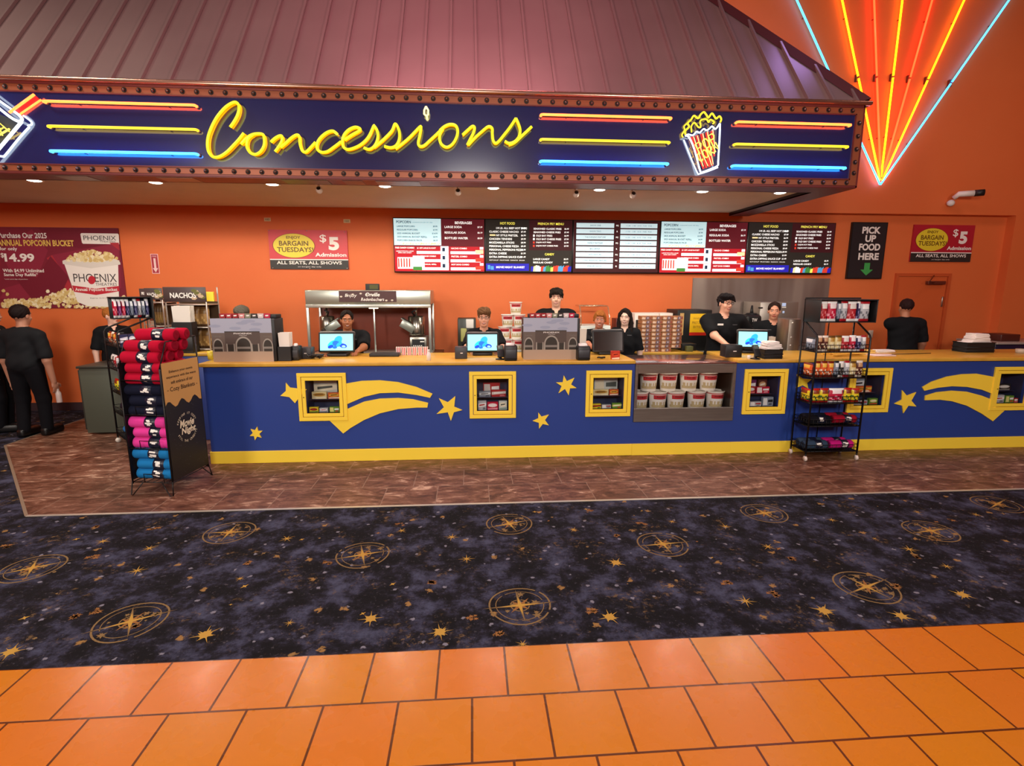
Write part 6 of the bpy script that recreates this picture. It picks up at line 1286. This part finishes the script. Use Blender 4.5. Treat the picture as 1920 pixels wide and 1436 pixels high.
for k in range(4): packet('candy_box', 'navy box on the upper shelf end of the left wire rack, %s' % ['first', 'second', 'third', 'last'][k], (0, 0, 0), .07, .13, .04, PAL['navy'], k, False, T=ML @ Matrix.Translation((.54, .06+.075*k, 1.167)) @ Matrix.Rotation(R(90), 4, 'Z'), group='navy boxes on the left wire rack')
for j, (c, nm, x, y, z, wh) in enumerate([('#2a2430', 'black', .25, .10, .432, 'fourth shelf, front'), ('#8a1a30', 'red', .25, .23, .432, 'fourth shelf, rear'), ('#3a7ac0', 'light blue', .25, .10, .158, 'bottom shelf, front'), ('#3a7ac0', 'light blue', .25, .23, .158, 'bottom shelf, rear')]):
    blanket('%s rolled blanket on the %s, left wire rack' % (nm, wh), ML @ Matrix.Translation((x, y, z)), .44, .052, c, 'rolled blankets on the left wire rack', 95+j)
# ================================================================== people: one blended skin surface each
def sdf_mesh(prims, h, lo, hi, noise=None):
    """prims: list of (kind, data, blend); smooth union on a grid, naive surface nets"""
    lo = np.array(lo, dtype=np.float64); hi = np.array(hi, dtype=np.float64); n = np.ceil((hi-lo)/h).astype(int)+1
    ax = [lo[i]+h*np.arange(n[i]) for i in range(3)]; F = np.full(n, .06, dtype=np.float32)
    def sub(a, b_):
        i0 = np.clip(np.floor((np.minimum(a, b_)-lo)/h).astype(int), 0, n-1); i1 = np.clip(np.ceil((np.maximum(a, b_)-lo)/h).astype(int)+1, 1, n); return i0, i1
    for kind, d, k in prims:
        pad = .06
        if kind == 'cap':
            a, b_, ra, rb = np.array(d[0], float), np.array(d[1], float), d[2], d[3]; m = max(ra, rb)+pad; i0, i1 = sub(np.minimum(a, b_)-m, np.maximum(a, b_)+m)
        else:
            c, r, Rm = np.array(d[0], float), np.array(d[1], float), d[2]; m = r.max()+pad; i0, i1 = sub(c-m, c+m)
        if np.any(i1 <= i0): continue
        X, Y, Z = np.meshgrid(ax[0][i0[0]:i1[0]], ax[1][i0[1]:i1[1]], ax[2][i0[2]:i1[2]], indexing='ij'); P_ = np.stack([X, Y, Z], -1)
        if kind == 'cap':
            ab = b_-a; L2 = max(1e-9, ab@ab); t = np.clip(((P_-a)@ab)/L2, 0, 1); D_ = np.linalg.norm(P_-a-t[..., None]*ab, axis=-1)-(ra+(rb-ra)*t)
        else:
            q = (P_-c) if Rm is None else (P_-c)@Rm
            k0 = np.linalg.norm(q/r, axis=-1); k1 = np.linalg.norm(q/(r*r), axis=-1); D_ = np.where(k1 > 1e-6, k0*(k0-1)/np.maximum(k1, 1e-6), -r.min())
        S_ = F[i0[0]:i1[0], i0[1]:i1[1], i0[2]:i1[2]]
        if k < 0:   # subtract
            k = -k; hh = np.clip(.5-.5*(S_+D_)/k, 0, 1); R_ = S_*(1-hh)-D_*hh+k*hh*(1-hh)
        else:
            hh = np.clip(.5+.5*(S_-D_)/k, 0, 1); R_ = S_*(1-hh)+D_*hh-k*hh*(1-hh)
        F[i0[0]:i1[0], i0[1]:i1[1], i0[2]:i1[2]] = R_
    if noise is not None: X, Y, Z = np.meshgrid(*ax, indexing='ij'); F = F+noise(X, Y, Z).astype(np.float32)
    F[0], F[-1], F[:, 0], F[:, -1], F[:, :, 0], F[:, :, -1] = .05, .05, .05, .05, .05, .05
    In = F < 0; nx, ny, nz = n; cnt = np.zeros((nx-1, ny-1, nz-1), np.int8); s = slice
    corners = [(i, j, k) for i in (0, 1) for j in (0, 1) for k in (0, 1)]
    c = [In[i:nx-1+i, j:ny-1+j, k:nz-1+k] for i, j, k in corners]
    for q in c: cnt += q
    act = (cnt > 0) & (cnt < 8); idx = np.argwhere(act)
    if len(idx) == 0: return np.zeros((0, 3)), []
    vid = -np.ones(act.shape, int); vid[act] = np.arange(len(idx)); acc = np.zeros((len(idx), 3)); w_ = np.zeros(len(idx))
    for a in range(8):
        for d in range(3):
            ca = corners[a]
            if ca[d]: continue
            cb = list(ca); cb[d] = 1; fa = F[idx[:, 0]+ca[0], idx[:, 1]+ca[1], idx[:, 2]+ca[2]]; fb = F[idx[:, 0]+cb[0], idx[:, 1]+cb[1], idx[:, 2]+cb[2]]
            mk = (fa < 0) != (fb < 0); t = np.where(mk, fa/np.where(mk, fa-fb, 1), 0); p = np.tile(np.array(ca, float), (len(idx), 1)); p[:, d] += t; acc += p*mk[:, None]; w_ += mk
    V = lo+h*(idx+acc/w_[:, None]); faces = []
    for d in range(3):
        e = [0, 0, 0]; e[d] = 1
        A = In[:nx-e[0], :ny-e[1], :nz-e[2]]; B = In[e[0]:, e[1]:, e[2]:]; ed = np.argwhere(A != B); o1, o2 = [q for q in range(3) if q != d]
        ok = np.all([(ed[:, o1] > 0), (ed[:, o2] > 0), ed[:, o1] < n[o1]-1, ed[:, o2] < n[o2]-1], axis=0); ed = ed[ok]; q = []
        for u, v in ((0, 0), (1, 0), (1, 1), (0, 1)):
            g = ed.copy(); g[:, o1] -= u; g[:, o2] -= v; q.append(vid[g[:, 0], g[:, 1], g[:, 2]])
        q = np.stack(q, 1); flip = A[ed[:, 0], ed[:, 1], ed[:, 2]]; flip = flip if d != 1 else ~flip; q[~flip] = q[~flip][:, ::-1]; faces.append(q)
    return V, np.concatenate(faces)
def np_build(name, V, Fc, mats, parent, mi=None, M_=None):
    me = bpy.data.meshes.new(name); me.vertices.add(len(V)); me.vertices.foreach_set('co', np.asarray(V, np.float32).ravel()); k = len(Fc)
    me.loops.add(4*k); me.loops.foreach_set('vertex_index', np.asarray(Fc, np.int32)[:, ::-1].ravel()); me.polygons.add(k); me.polygons.foreach_set('loop_start', np.arange(0, 4*k, 4)); me.polygons.foreach_set('loop_total', np.full(k, 4))
    for m in mats: me.materials.append(m)
    if mi is not None: me.polygons.foreach_set('material_index', np.asarray(mi, np.int32))
    me.polygons.foreach_set('use_smooth', np.ones(k, bool)); me.update(); me.validate()
    o = bpy.data.objects.new(name, me); COL.objects.link(o); o.parent = parent; return o
def rotz(a): return np.array([[math.cos(a), -math.sin(a), 0], [math.sin(a), math.cos(a), 0], [0, 0, 1]])
def rotx(a): return np.array([[1, 0, 0], [0, math.cos(a), -math.sin(a)], [0, math.sin(a), math.cos(a)]])
def roty(a): return np.array([[math.cos(a), 0, math.sin(a)], [0, 1, 0], [-math.sin(a), 0, math.cos(a)]])
SHIRT = mat('shirt_black', '#131418', .85, spec=.2); TROU = mat('trousers_black', '#0e0d12', .9, spec=.15); SHOE = mat('shoe_black', '#0a0a0c', .4)
EYEW = mat('eye_white', '#e6e0da', .3); EYED = mat('eye_dark', '#1e1410', .2)
def person(label, x, y, top, face=0., skin='#e0a88c', hair='#2a1c16', style='short', build=1.0, lean=0., tilt=0., turn=0., arms=None, glasses=False, smile=1, floor=0., badge=True, beard=False, facehair=None, legs=True, tall=None, h=.0065):
    """top = head top height; face = yaw of body (0 faces -y); arms: hand targets in world for (his right, his left)"""
    if abs(face) < 1: az = math.atan2(x, y); face -= .55*az; turn -= .45*az
    t = thing('person', label, 'person', (x, y, floor), face)
    H = tall or max(top+.02, 1.5); s = H/1.75; bs = build*s
    Rb = rotz(0)
    # body frame: x = to viewer's right, y = away from the viewer, z up
    top -= floor; drop = H-top                       # how much the figure stoops
    hip = np.array([0, .03+lean*.10, .93*s-drop*.35]); chest = np.array([0, .0-lean*.10, 1.28*s-drop*.85]); neck = np.array([0, .0-lean*.16, 1.46*s-drop]); hc = np.array([0+.03*tilt, -.025-lean*.20, top-.115*s])
    hs = s*.98
    SX = .185*bs; shz = 1.405*s-drop; sh = [np.array([-SX, .01-lean*.13, shz]), np.array([SX, .01-lean*.13, shz])]
    if arms is None: arms = [None, None]
    el, ha = [], []
    Mi = np.linalg.inv(rotz(face))
    for i in (0, 1):
        sg = -1 if i == 0 else 1; tg = arms[i]
        if tg is None: tgt = sh[i]+np.array([sg*.07, -.04, -.56*s])
        else: tgt = Mi @ (np.array(tg)-np.array([x, y, floor]))
        d = tgt-sh[i]; L = np.linalg.norm(d); a_, b_ = .285*s, .255*s; L = min(L, a_+b_-.005); dn = d/np.linalg.norm(d); tgt = sh[i]+dn*L
        ca = (a_*a_+L*L-b_*b_)/(2*a_*L); pole = np.array([sg*.6, .5, -.6]); pole = pole-dn*(pole@dn); pole /= np.linalg.norm(pole)
        e = sh[i]+dn*a_*ca+pole*a_*math.sqrt(max(0, 1-ca*ca)); el.append(e); ha.append(tgt)
    Rh = rotz(turn) @ rotx(.05) @ roty(tilt*.25)
    def hp(p): return hc+Rh @ (np.array(p)*hs)
    def hr(r): return (np.array(r)*hs)
    body = []
    E = lambda c, r, k=.02, M_=None: body.append(('ell', (c, r, M_), k)); C = lambda a, b_, ra, rb, k=.02: body.append(('cap', (a, b_, ra, rb), k))
    # torso
    E(chest+[0, .0, .02], (.155*bs, .105*bs, .17*s), .03); C(chest-[0, 0, .05], hip, .092*bs, .092*bs, .06); E(hip, (.13*bs, .095*bs, .10*s), .05)
    C(sh[0]*[.75, 1, 1]+[0, 0, .005], sh[1]*[.75, 1, 1]+[0, 0, .005], .062*bs, .062*bs, .05); C(neck-[0, 0, .05], hc-[0, -.012, .05*s], .056*bs, .050*s, .03)
    # skull and face
    E(hp((0, .018, .022)), hr((.074, .093, .090)), .02, Rh); E(hp((0, -.022, -.045)), hr((.056, .060, .070)), .03, Rh); E(hp((0, -.048, -.098)), hr((.026, .022, .018)), .03, Rh)
    E(hp((-.036, -.052, -.035)), hr((.024, .022, .022)), .02, Rh); E(hp((.036, -.052, -.035)), hr((.024, .022, .022)), .02, Rh)
    C(hp((0, -.080, .008)), hp((0, -.098, -.030)), .0075*hs, .0125*hs, .010); E(hp((-.011, -.088, -.036)), hr((.009, .010, .007)), .008); E(hp((.011, -.088, -.036)), hr((.009, .010, .007)), .008)
    E(hp((0, -.070, .026)), hr((.050, .018, .010)), .015, Rh)
    E(hp((0, -.078, -.062)), hr((.026, .012, .0065)), .006, Rh); E(hp((0, -.076, -.074)), hr((.021, .012, .0065)), .006, Rh)
    for sg in (-1, 1):
        E(hp((sg*.030, -.080, .004)), hr((.014, .010, .010)), -.006); E(hp((sg*.030, -.071, .003)), hr((.0125, .0125, .0110)), .003)
        E(hp((sg*.077, .012, -.012)), hr((.009, .019, .030)), .010, Rh)
    # arms and hands
    for i in (0, 1):
        sg = -1 if i == 0 else 1
        C(sh[i], el[i], .050*bs, .040*bs, .03); C(el[i], ha[i], .040*bs, .026*s, .025)
        d = (ha[i]-el[i]); d /= np.linalg.norm(d); rest = arms[i] is not None
        if rest: fd = d*np.array([1, 1, .25]); fd /= np.linalg.norm(fd); dn = np.array([0, 0, -1.])
        else: fd = d; dn = np.array([-sg*.9, -.2, 0]); 
        dn = dn-fd*(dn@fd); dn /= np.linalg.norm(dn); sd = np.cross(fd, dn)
        pc = ha[i]+fd*.045*s; Rp = np.stack([sd, fd, dn], 1); E(pc, (.038*s, .046*s, .016*s), .015, Rp)
        th_side = (1 if rest else 1)*(-sg if rest else -1)
        ref = np.array([-sg, -.3, 0]) if rest else np.array([0, -1., 0])
        sgn_ = 1 if sd@ref > 0 else -1
        for f_, (o_, l_) in enumerate([(.027, .062), (.010, .072), (-.008, .068), (-.025, .052)]):
            b0 = pc+fd*.038*s+sd*(o_*sgn_)*s; j1 = b0+(fd*.55*l_+dn*.012)*s; j2 = j1+(fd*.30*l_+dn*.022)*s
            C(b0, j1, .0092*s, .0082*s, .004); C(j1, j2, .0082*s, .0070*s, .004)
        tb = pc-fd*.012*s+sd*(.032*sgn_)*s; t1 = tb+(sd*sgn_*.025+fd*.022+dn*.006)*s; t2 = t1+(fd*.026+sd*sgn_*.004+dn*.008)*s; C(tb, t1, .0125*s, .0105*s, .008); C(t1, t2, .0105*s, .0085*s, .004)
    pts = np.array([hip, chest, hc]+sh+el+ha); lo = pts.min(0)-[.20, .20, .16]; hi = pts.max(0)+[.20, .20, .14]
    V, Fc = sdf_mesh(body, h, lo, hi)
    # skin regions
    cen = V[Fc].mean(1); L = ((cen-hc) @ Rh)/hs; mi = np.zeros(len(Fc), int)
    front = L[:, 1] < -.045
    for sg in (-1, 1):
        u, w_ = (L[:, 0]-sg*.030), (L[:, 2]-.003); mi[front & ((u/.0115)**2+(w_/.0052)**2 < 1)] = 1; mi[front & (u*u+w_*w_ < .0056**2)] = 2; mi[front & (abs(u) < .017) & (abs(w_-.0195-.05*abs(u)) < .0035)] = 3
    mi[front & ((L[:, 0]/.026)**2+((L[:, 2]+.068)/.0125)**2 < 1)] = 4
    if smile: mi[front & ((L[:, 0]/.020)**2+((L[:, 2]+.067-L[:, 0]**2*6)/.0042)**2 < 1)] = 5
    sk = noisy('skin'+skin, [skin, skin], 30, .5); lip = mat('lip'+skin, tuple(int(v*k_) for v, k_ in zip([int(skin[j:j+2], 16) for j in (1, 3, 5)], (.82, .55, .55))), .4); hm = mat('hair'+hair, hair, .75, spec=.2)
    if beard: mi[(L[:, 1] < .01) & (L[:, 2] < -.068) & (L[:, 2] > -.135) & (mi == 0)] = 3
    mats = [sk, EYEW, EYED, hm, lip, mat('teeth', '#e8dcd2', .4)]
    np_build('body', V, Fc, mats, t, mi)
    # shirt
    sp = []; E2 = lambda c, r, k=.03, M_=None: sp.append(('ell', (c, r, M_), k)); C2 = lambda a, b_, ra, rb, k=.03: sp.append(('cap', (a, b_, ra, rb), k)); g = .017
    E2(chest+[0, 0, .02], (.155*bs+g, .105*bs+g, .17*s+g)); C2(chest-[0, 0, .05], hip+[0, 0, .02], .098*bs+g, .100*bs*build+g, .08); C2(hip+[-.05*bs, 0, .02], hip+[.05*bs, 0, .02], .098*bs+g, .098*bs+g, .06); C2(chest+[-.06*bs, 0, -.06], hip+[-.055*bs, 0, .0], .085*bs+g, .088*bs+g, .05); C2(chest+[.06*bs, 0, -.06], hip+[.055*bs, 0, .0], .085*bs+g, .088*bs+g, .05); C2(sh[0]*[.75, 1, 1]+[0, 0, .005], sh[1]*[.75, 1, 1]+[0, 0, .005], .062*bs+g, .062*bs+g, .05)
    for i in (0, 1): C2(sh[i], sh[i]+(el[i]-sh[i])*.80, .052*bs+g, .050*bs+g*1.3, .035)
    sp.append(('ell', (neck+[0, -.045, .03], np.array([.048*s, .055, .10*s]), None), -.012))
    for i in (0, 1):
        d = (el[i]-sh[i]); ln = np.linalg.norm(d); d /= ln; sp.append(('ell', (sh[i]+d*(ln*.80+.07), np.array([.09, .09, .05]), None if abs(d[2]) > .95 else np.stack([np.cross(d, [0, 0, 1])/np.linalg.norm(np.cross(d, [0, 0, 1])), np.cross(d, np.cross(d, [0, 0, 1]))/np.linalg.norm(np.cross(d, [0, 0, 1])), d], 1)), -.008))
    lo = np.array([min(sh[0][0], el[0][0], el[1][0])-.12, min(chest[1], el[0][1], el[1][1])-.22, hip[2]-.14*s]); hi = np.array([max(sh[1][0], el[0][0], el[1][0])+.12, max(chest[1], el[0][1], el[1][1], hip[1])+.24, neck[2]+.06])
    wr = lambda X, Y, Z: .0035*np.sin(X*38+Z*22)*np.sin(Z*31+Y*17)
    V, Fc = sdf_mesh(sp, .010, lo, hi, wr); so = np_build('polo_shirt', V, Fc, [SHIRT], t)
    b = MB()   # collar
    cr0 = .062*s; cpts = []
    for q in range(15):
        a = -math.pi/2+.55+(2*math.pi-1.1)*q/14; cpts.append(Vector((cr0*1.08*math.cos(a), neck[1]-.003+cr0*1.0*math.sin(a), neck[2]+.012+.012*math.sin(a))))
    cpts = [Vector((cpts[0].x*.2, cpts[0].y-.022, cpts[0].z-.055))]+cpts+[Vector((cpts[-1].x*.2, cpts[-1].y-.022, cpts[-1].z-.055))]
    b.tube(cpts, [.008]+[.013]*(len(cpts)-2)+[.008], 8); b.build('collar', SHIRT, so, local=True)
    if badge and abs(face) < 2:
        b = MB(); yy = chest[1]-.105*bs-g-.017; b.bbox(-.105*bs, -.045*bs, yy, yy+.01, chest[2]+.075, chest[2]+.098, .002) if badge != 'left' else b.bbox(.045*bs, .105*bs, yy, yy+.01, chest[2]+.075, chest[2]+.098, .002); b.build('name_badge', TXW, so, local=True)
        b = MB(); b.text('PHOENIX', (.075*bs if badge != 'left' else -.075*bs, yy-.001, chest[2]+.085), .055, .011); b.build('shirt_logo', mat('logo_grey', '#8a8a90', .5), so, local=True)
    # trousers and shoes
    tp = []; C3 = lambda a, b_, ra, rb, k=.03: tp.append(('cap', (a, b_, ra, rb), k)); tp.append(('ell', (hip-[0, 0, .02], np.array([.155*bs*build, .118*bs*build, .11*s]), None), .03))
    st = .10*s; kn = []
    for i, sg in enumerate((-1, 1)):
        hj = hip+[sg*.085*bs, 0, -.06]; an = np.array([sg*st, .02+(.05 if i else -.04)*(legs == 'step'), .09]); kn_ = (hj+an)/2+[sg*.01, -.03, 0]; C3(hj, kn_, .095*bs, .068*bs, .04); C3(kn_, an, .068*bs, .058*s, .03); kn.append(an)
    V, Fc = sdf_mesh(tp, .013, [-.32, -.30, .03], [.32, .34, hip[2]+.11*s]); np_build('trousers', V, Fc, [TROU], t)
    for an in kn:
        b = MB(); b.bbox(an[0]-.045, an[0]+.045, an[1]-.19*s, an[1]+.075, .0, .10, .03, seg=3); b.build('shoe', SHOE, t, local=True)
    # hair
    hp_ = []; E4 = lambda c, r, k=.01, M_=None: hp_.append(('ell', (c, r, Rh if M_ is None else M_), k)); C4 = lambda a, b_, ra, rb, k=.012: hp_.append(('cap', (a, b_, ra, rb), k))
    if style != 'none':
        E4(hp((0, .026, .036)), hr((.084, .099, .092)))
        if style == 'mop': E4(hp((0, -.02, .085)), hr((.088, .085, .042)), .02); [C4(hp((q*.024, -.090, .068)), hp((q*.026+.006, -.098, .034+.006*abs(q))), .014*hs, .009*hs) for q in range(-3, 4)]; C4(hp((-.08, .0, .05)), hp((-.086, .0, .0)), .018*hs, .012*hs); C4(hp((.08, .0, .05)), hp((.086, .0, .0)), .018*hs, .012*hs)
        if style == 'swept': E4(hp((-.01, -.03, .085)), hr((.086, .078, .04)), .02); [C4(hp((-.05+q*.022, -.072, .085)), hp((-.02+q*.024, -.098, .052-.006*q)), .016*hs, .010*hs) for q in range(5)]; C4(hp((-.078, .02, .03)), hp((-.082, .03, -.035)), .02*hs, .012*hs); C4(hp((.078, .02, .03)), hp((.08, .02, -.01)), .018*hs, .012*hs)
        if style == 'curly': E4(hp((0, -.01, .075)), hr((.088, .096, .052)), .02); [E4(hp((.07*math.cos(q*.9)*(.3+.7*((q*7) % 5)/5), -.02-.06*math.sin(q*.8)*.9, .115-.01*(q % 3))), hr((.022, .022, .018)), .008) for q in range(14)]
        if style == 'long':
            for sg in (-1, 1): C4(hp((sg*.072, .02, .04)), hp((sg*.088, .01, -.09)), .030*hs, .030*hs); C4(hp((sg*.088, .01, -.09)), hp((sg*.095, -.03, -.24)), .032*hs, .020*hs)
            C4(hp((0, .08, 0)), hp((0, .085, -.18)), .06*hs, .05*hs); C4(hp((-.01, -.05, .105)), hp((.068, -.055, .02)), .018*hs, .014*hs); C4(hp((-.01, -.05, .105)), hp((-.066, -.055, .03)), .018*hs, .014*hs)
        if style == 'tied': E4(hp((0, .12, .05)), hr((.035, .035, .035)), .02); C4(hp((0, -.055, .10)), hp((.06, -.05, .055)), .010*hs, .008*hs); C4(hp((0, -.055, .10)), hp((-.06, -.05, .055)), .010*hs, .008*hs)
        if style == 'fringe': [C4(hp((-.045+q*.018, -.07, .088)), hp((-.042+q*.017, -.088, .060+.004*(q % 2))), .012*hs, .008*hs) for q in range(6)]; [C4(hp((sg*.076, .01, .03)), hp((sg*.083, .0, -.05)), .016*hs, .012*hs) for sg in (-1, 1)]
        if style == 'cap': E4(hp((0, .0, .065)), hr((.092, .112, .062)), .02); C4(hp((-.05, -.085, .055)), hp((.05, -.085, .055)), .022*hs, .022*hs, .02); C4(hp((-.04, -.13, .048)), hp((.04, -.13, .048)), .010*hs, .010*hs, .02)
        lowcut = {'short': -.02, 'mop': .0, 'swept': -.01, 'curly': .0, 'long': -.3, 'tied': -.02, 'fringe': -.03, 'receding': -.02, 'cap': .0, 'buzz': -.03}.get(style, -.02)
        # open the face
        if style in ('short', 'receding', 'tied', 'buzz', 'long'): hp_.append(('ell', (hp((0, -.105, -.003+(.018 if style in ('receding', 'tied') else 0))), hr((.066 if style != 'long' else .058, .075, .088)), Rh), -.008))
        else: hp_.append(('ell', (hp((0, -.105, -.024)), hr((.068, .075, .074)), Rh), -.008))
        if style != 'long': hp_.append(('ell', (hp((0, -.01, -.085)), hr((.12, .085, .075)), Rh), -.012)); hp_.append(('ell', (hp((0, .06, -.14)), hr((.12, .12, .075)), Rh), -.012))
        am = .0075 if style in ('mop', 'curly', 'swept') else .0036
        wv = lambda X, Y, Z: am*np.sin(X*130+Z*60+2*np.sin(Y*50))*np.sin(Y*120+Z*70+X*40)
        lo = hc-[.17, .18, .32 if style == 'long' else .14]; hi = hc+[.17, .20, .19]
        V, Fc = sdf_mesh(hp_, .0065, lo, hi, wv)
        if len(V): np_build('hair' if style != 'cap' else 'cap', V, Fc, [hm if style != 'cap' else mat('cap_camo', '#4a4438', .8)], t)
    if glasses:
        b = MB()
        for sg in (-1, 1):
            b.tube([Vector(hp((sg*.031+.022*math.cos(a*.5236), -.098-.0*a, .002+.016*math.sin(a*.5236)))) for a in range(12)], .0022, 6, closed=True); b.tube([Vector(hp((sg*.053, -.096, .006))), Vector(hp((sg*.079, -.06, .006))), Vector(hp((sg*.082, .01, .0)))], .0022, 6)
        b.tube([Vector(hp((-.009, -.099, .004))), Vector(hp((.009, -.099, .004)))], .0022, 6); b.build('glasses', mat('frame_dark', '#1a1412', .3), t, local=True)
    return t
def hx_(px, yy, Y, yp=None): return at(px, yy, Y).x
def head_at(px, py, Y): p = at(px, py, Y); return p.x, p.z
Yc = 6.55
def P_(px, py, Y): q = at(px, py, Y); return q.x, Y, q.z
x, y, z = P_(651, 581, 6.62); person('person in a black polo leaning on the counter, smiling, in front of the popcorn machine', x, y, z, .05, '#a86a48', '#1a110e', 'tied', 1.12, lean=1., tilt=.1, arms=[(x-.12, 6.02, CT+.03), (at(672, 666, 6.1).x, 6.06, CT+.04)], tall=1.62)
x, y, z = P_(907, 577, 6.66); person('person with glasses and short brown hair in black behind the second lit register', x, y, z, 0, '#e2a78e', '#6a4a30', 'curly', .95, lean=.6, glasses=True, arms=[(x-.16, 6.12, CT+.03), (x+.16, 6.12, CT+.03)], tall=1.68)
x, y, z = P_(1043, 541, 7.15); person('tall person with dark mop of hair in a black polo behind the theatre picture box', x, y, z, 0, '#ecb9a0', '#1f1812', 'mop', 1.08, tall=1.80)
x, y, z = P_(1122, 582, 6.70); person('person with orange fringe in a black polo behind the dark register', x, y, z, 0, '#c98268', '#9a5a24', 'fringe', 1.0, lean=.5, tilt=.2, arms=[(x-.15, 6.15, CT+.03), (x+.10, 6.15, CT+.03)], tall=1.60)
x, y, z = P_(1173, 579, 6.88); person('person with long dark hair in a black polo beside the stacked candy boxes', x, y, z, -.1, '#f0c8b4', '#1c1210', 'long', .88, tilt=-.15, arms=[None, None], tall=1.60)
x, y, z = P_(1360, 551, 6.62); person('person with black hair and glasses in a black polo, forearm on the right counter', x, y, z, .15, '#e8ae94', '#140e12', 'swept', 1.2, turn=.55, glasses=True, arms=[(at(1372, 664, 6.15).x-.04, 6.10, CT+.03), (x+.42, 6.40, CT+.0)], tall=1.74)
x, y, z = P_(1452, 567, 6.98); person('person with receding dark hair and beard stubble in a dark polo by the steel stand', x, y, z, .05, '#d8987c', '#2a1a14', 'receding', 1.08, smile=0, badge='left', tall=1.70)
x, y, z = P_(453, 574, 6.5); person('person mostly hidden behind the left theatre picture box, only cap and brow showing', x, y, z, -.1, '#b07a58', '#241a14', 'cap', 1.0, tall=1.66)
x, y, z = P_(206, 577, 7.6); person('person with short fair hair in a black shirt behind the left wire candy rack', x, y, z, .5, '#f0c0ac', '#a8662c', 'short', .92, turn=.4, smile=0, tall=1.62)
x, y, z = P_(1702, 561, 7.05); person('person seen from behind in a black shirt walking behind the right counter', x, y, z, math.pi-.15, '#b8785a', '#2a1414', 'buzz', 1.12, badge=False, arms=[None, (x+.36, 7.25, 1.12)], tall=1.72)
x, y, z = P_(34, 572, 6.72); person('person seen from behind in black holding a small clear bottle at the left', x, y, z, math.pi-.1, '#b07a62', '#16090a', 'short', 1.02, badge=False, tall=1.84, arms=[None, None], legs='step')
BX, BY = x, y
x, y, z = P_(3, 574, 6.95); person('person in black partly cut off by the left edge of the picture', x-.16, y, z, math.pi*.6, '#a8705a', '#2a1412', 'short', 1.1, badge=False, tall=1.62)
b = MB(); b.lathe([(0, 0), (.028, 0), (.030, .01), (.029, .12), (.012, .15), (.012, .17), (.0, .171)], 16, 0, c=(BX+.275, BY+.03, .40)); tag(b.build('clear_bottle', mat('bottle_plastic', '#d8c8c4', .1, 0, alpha=.55)), 'small clear plastic bottle held in the hand of the man in black at the left', 'bottle')
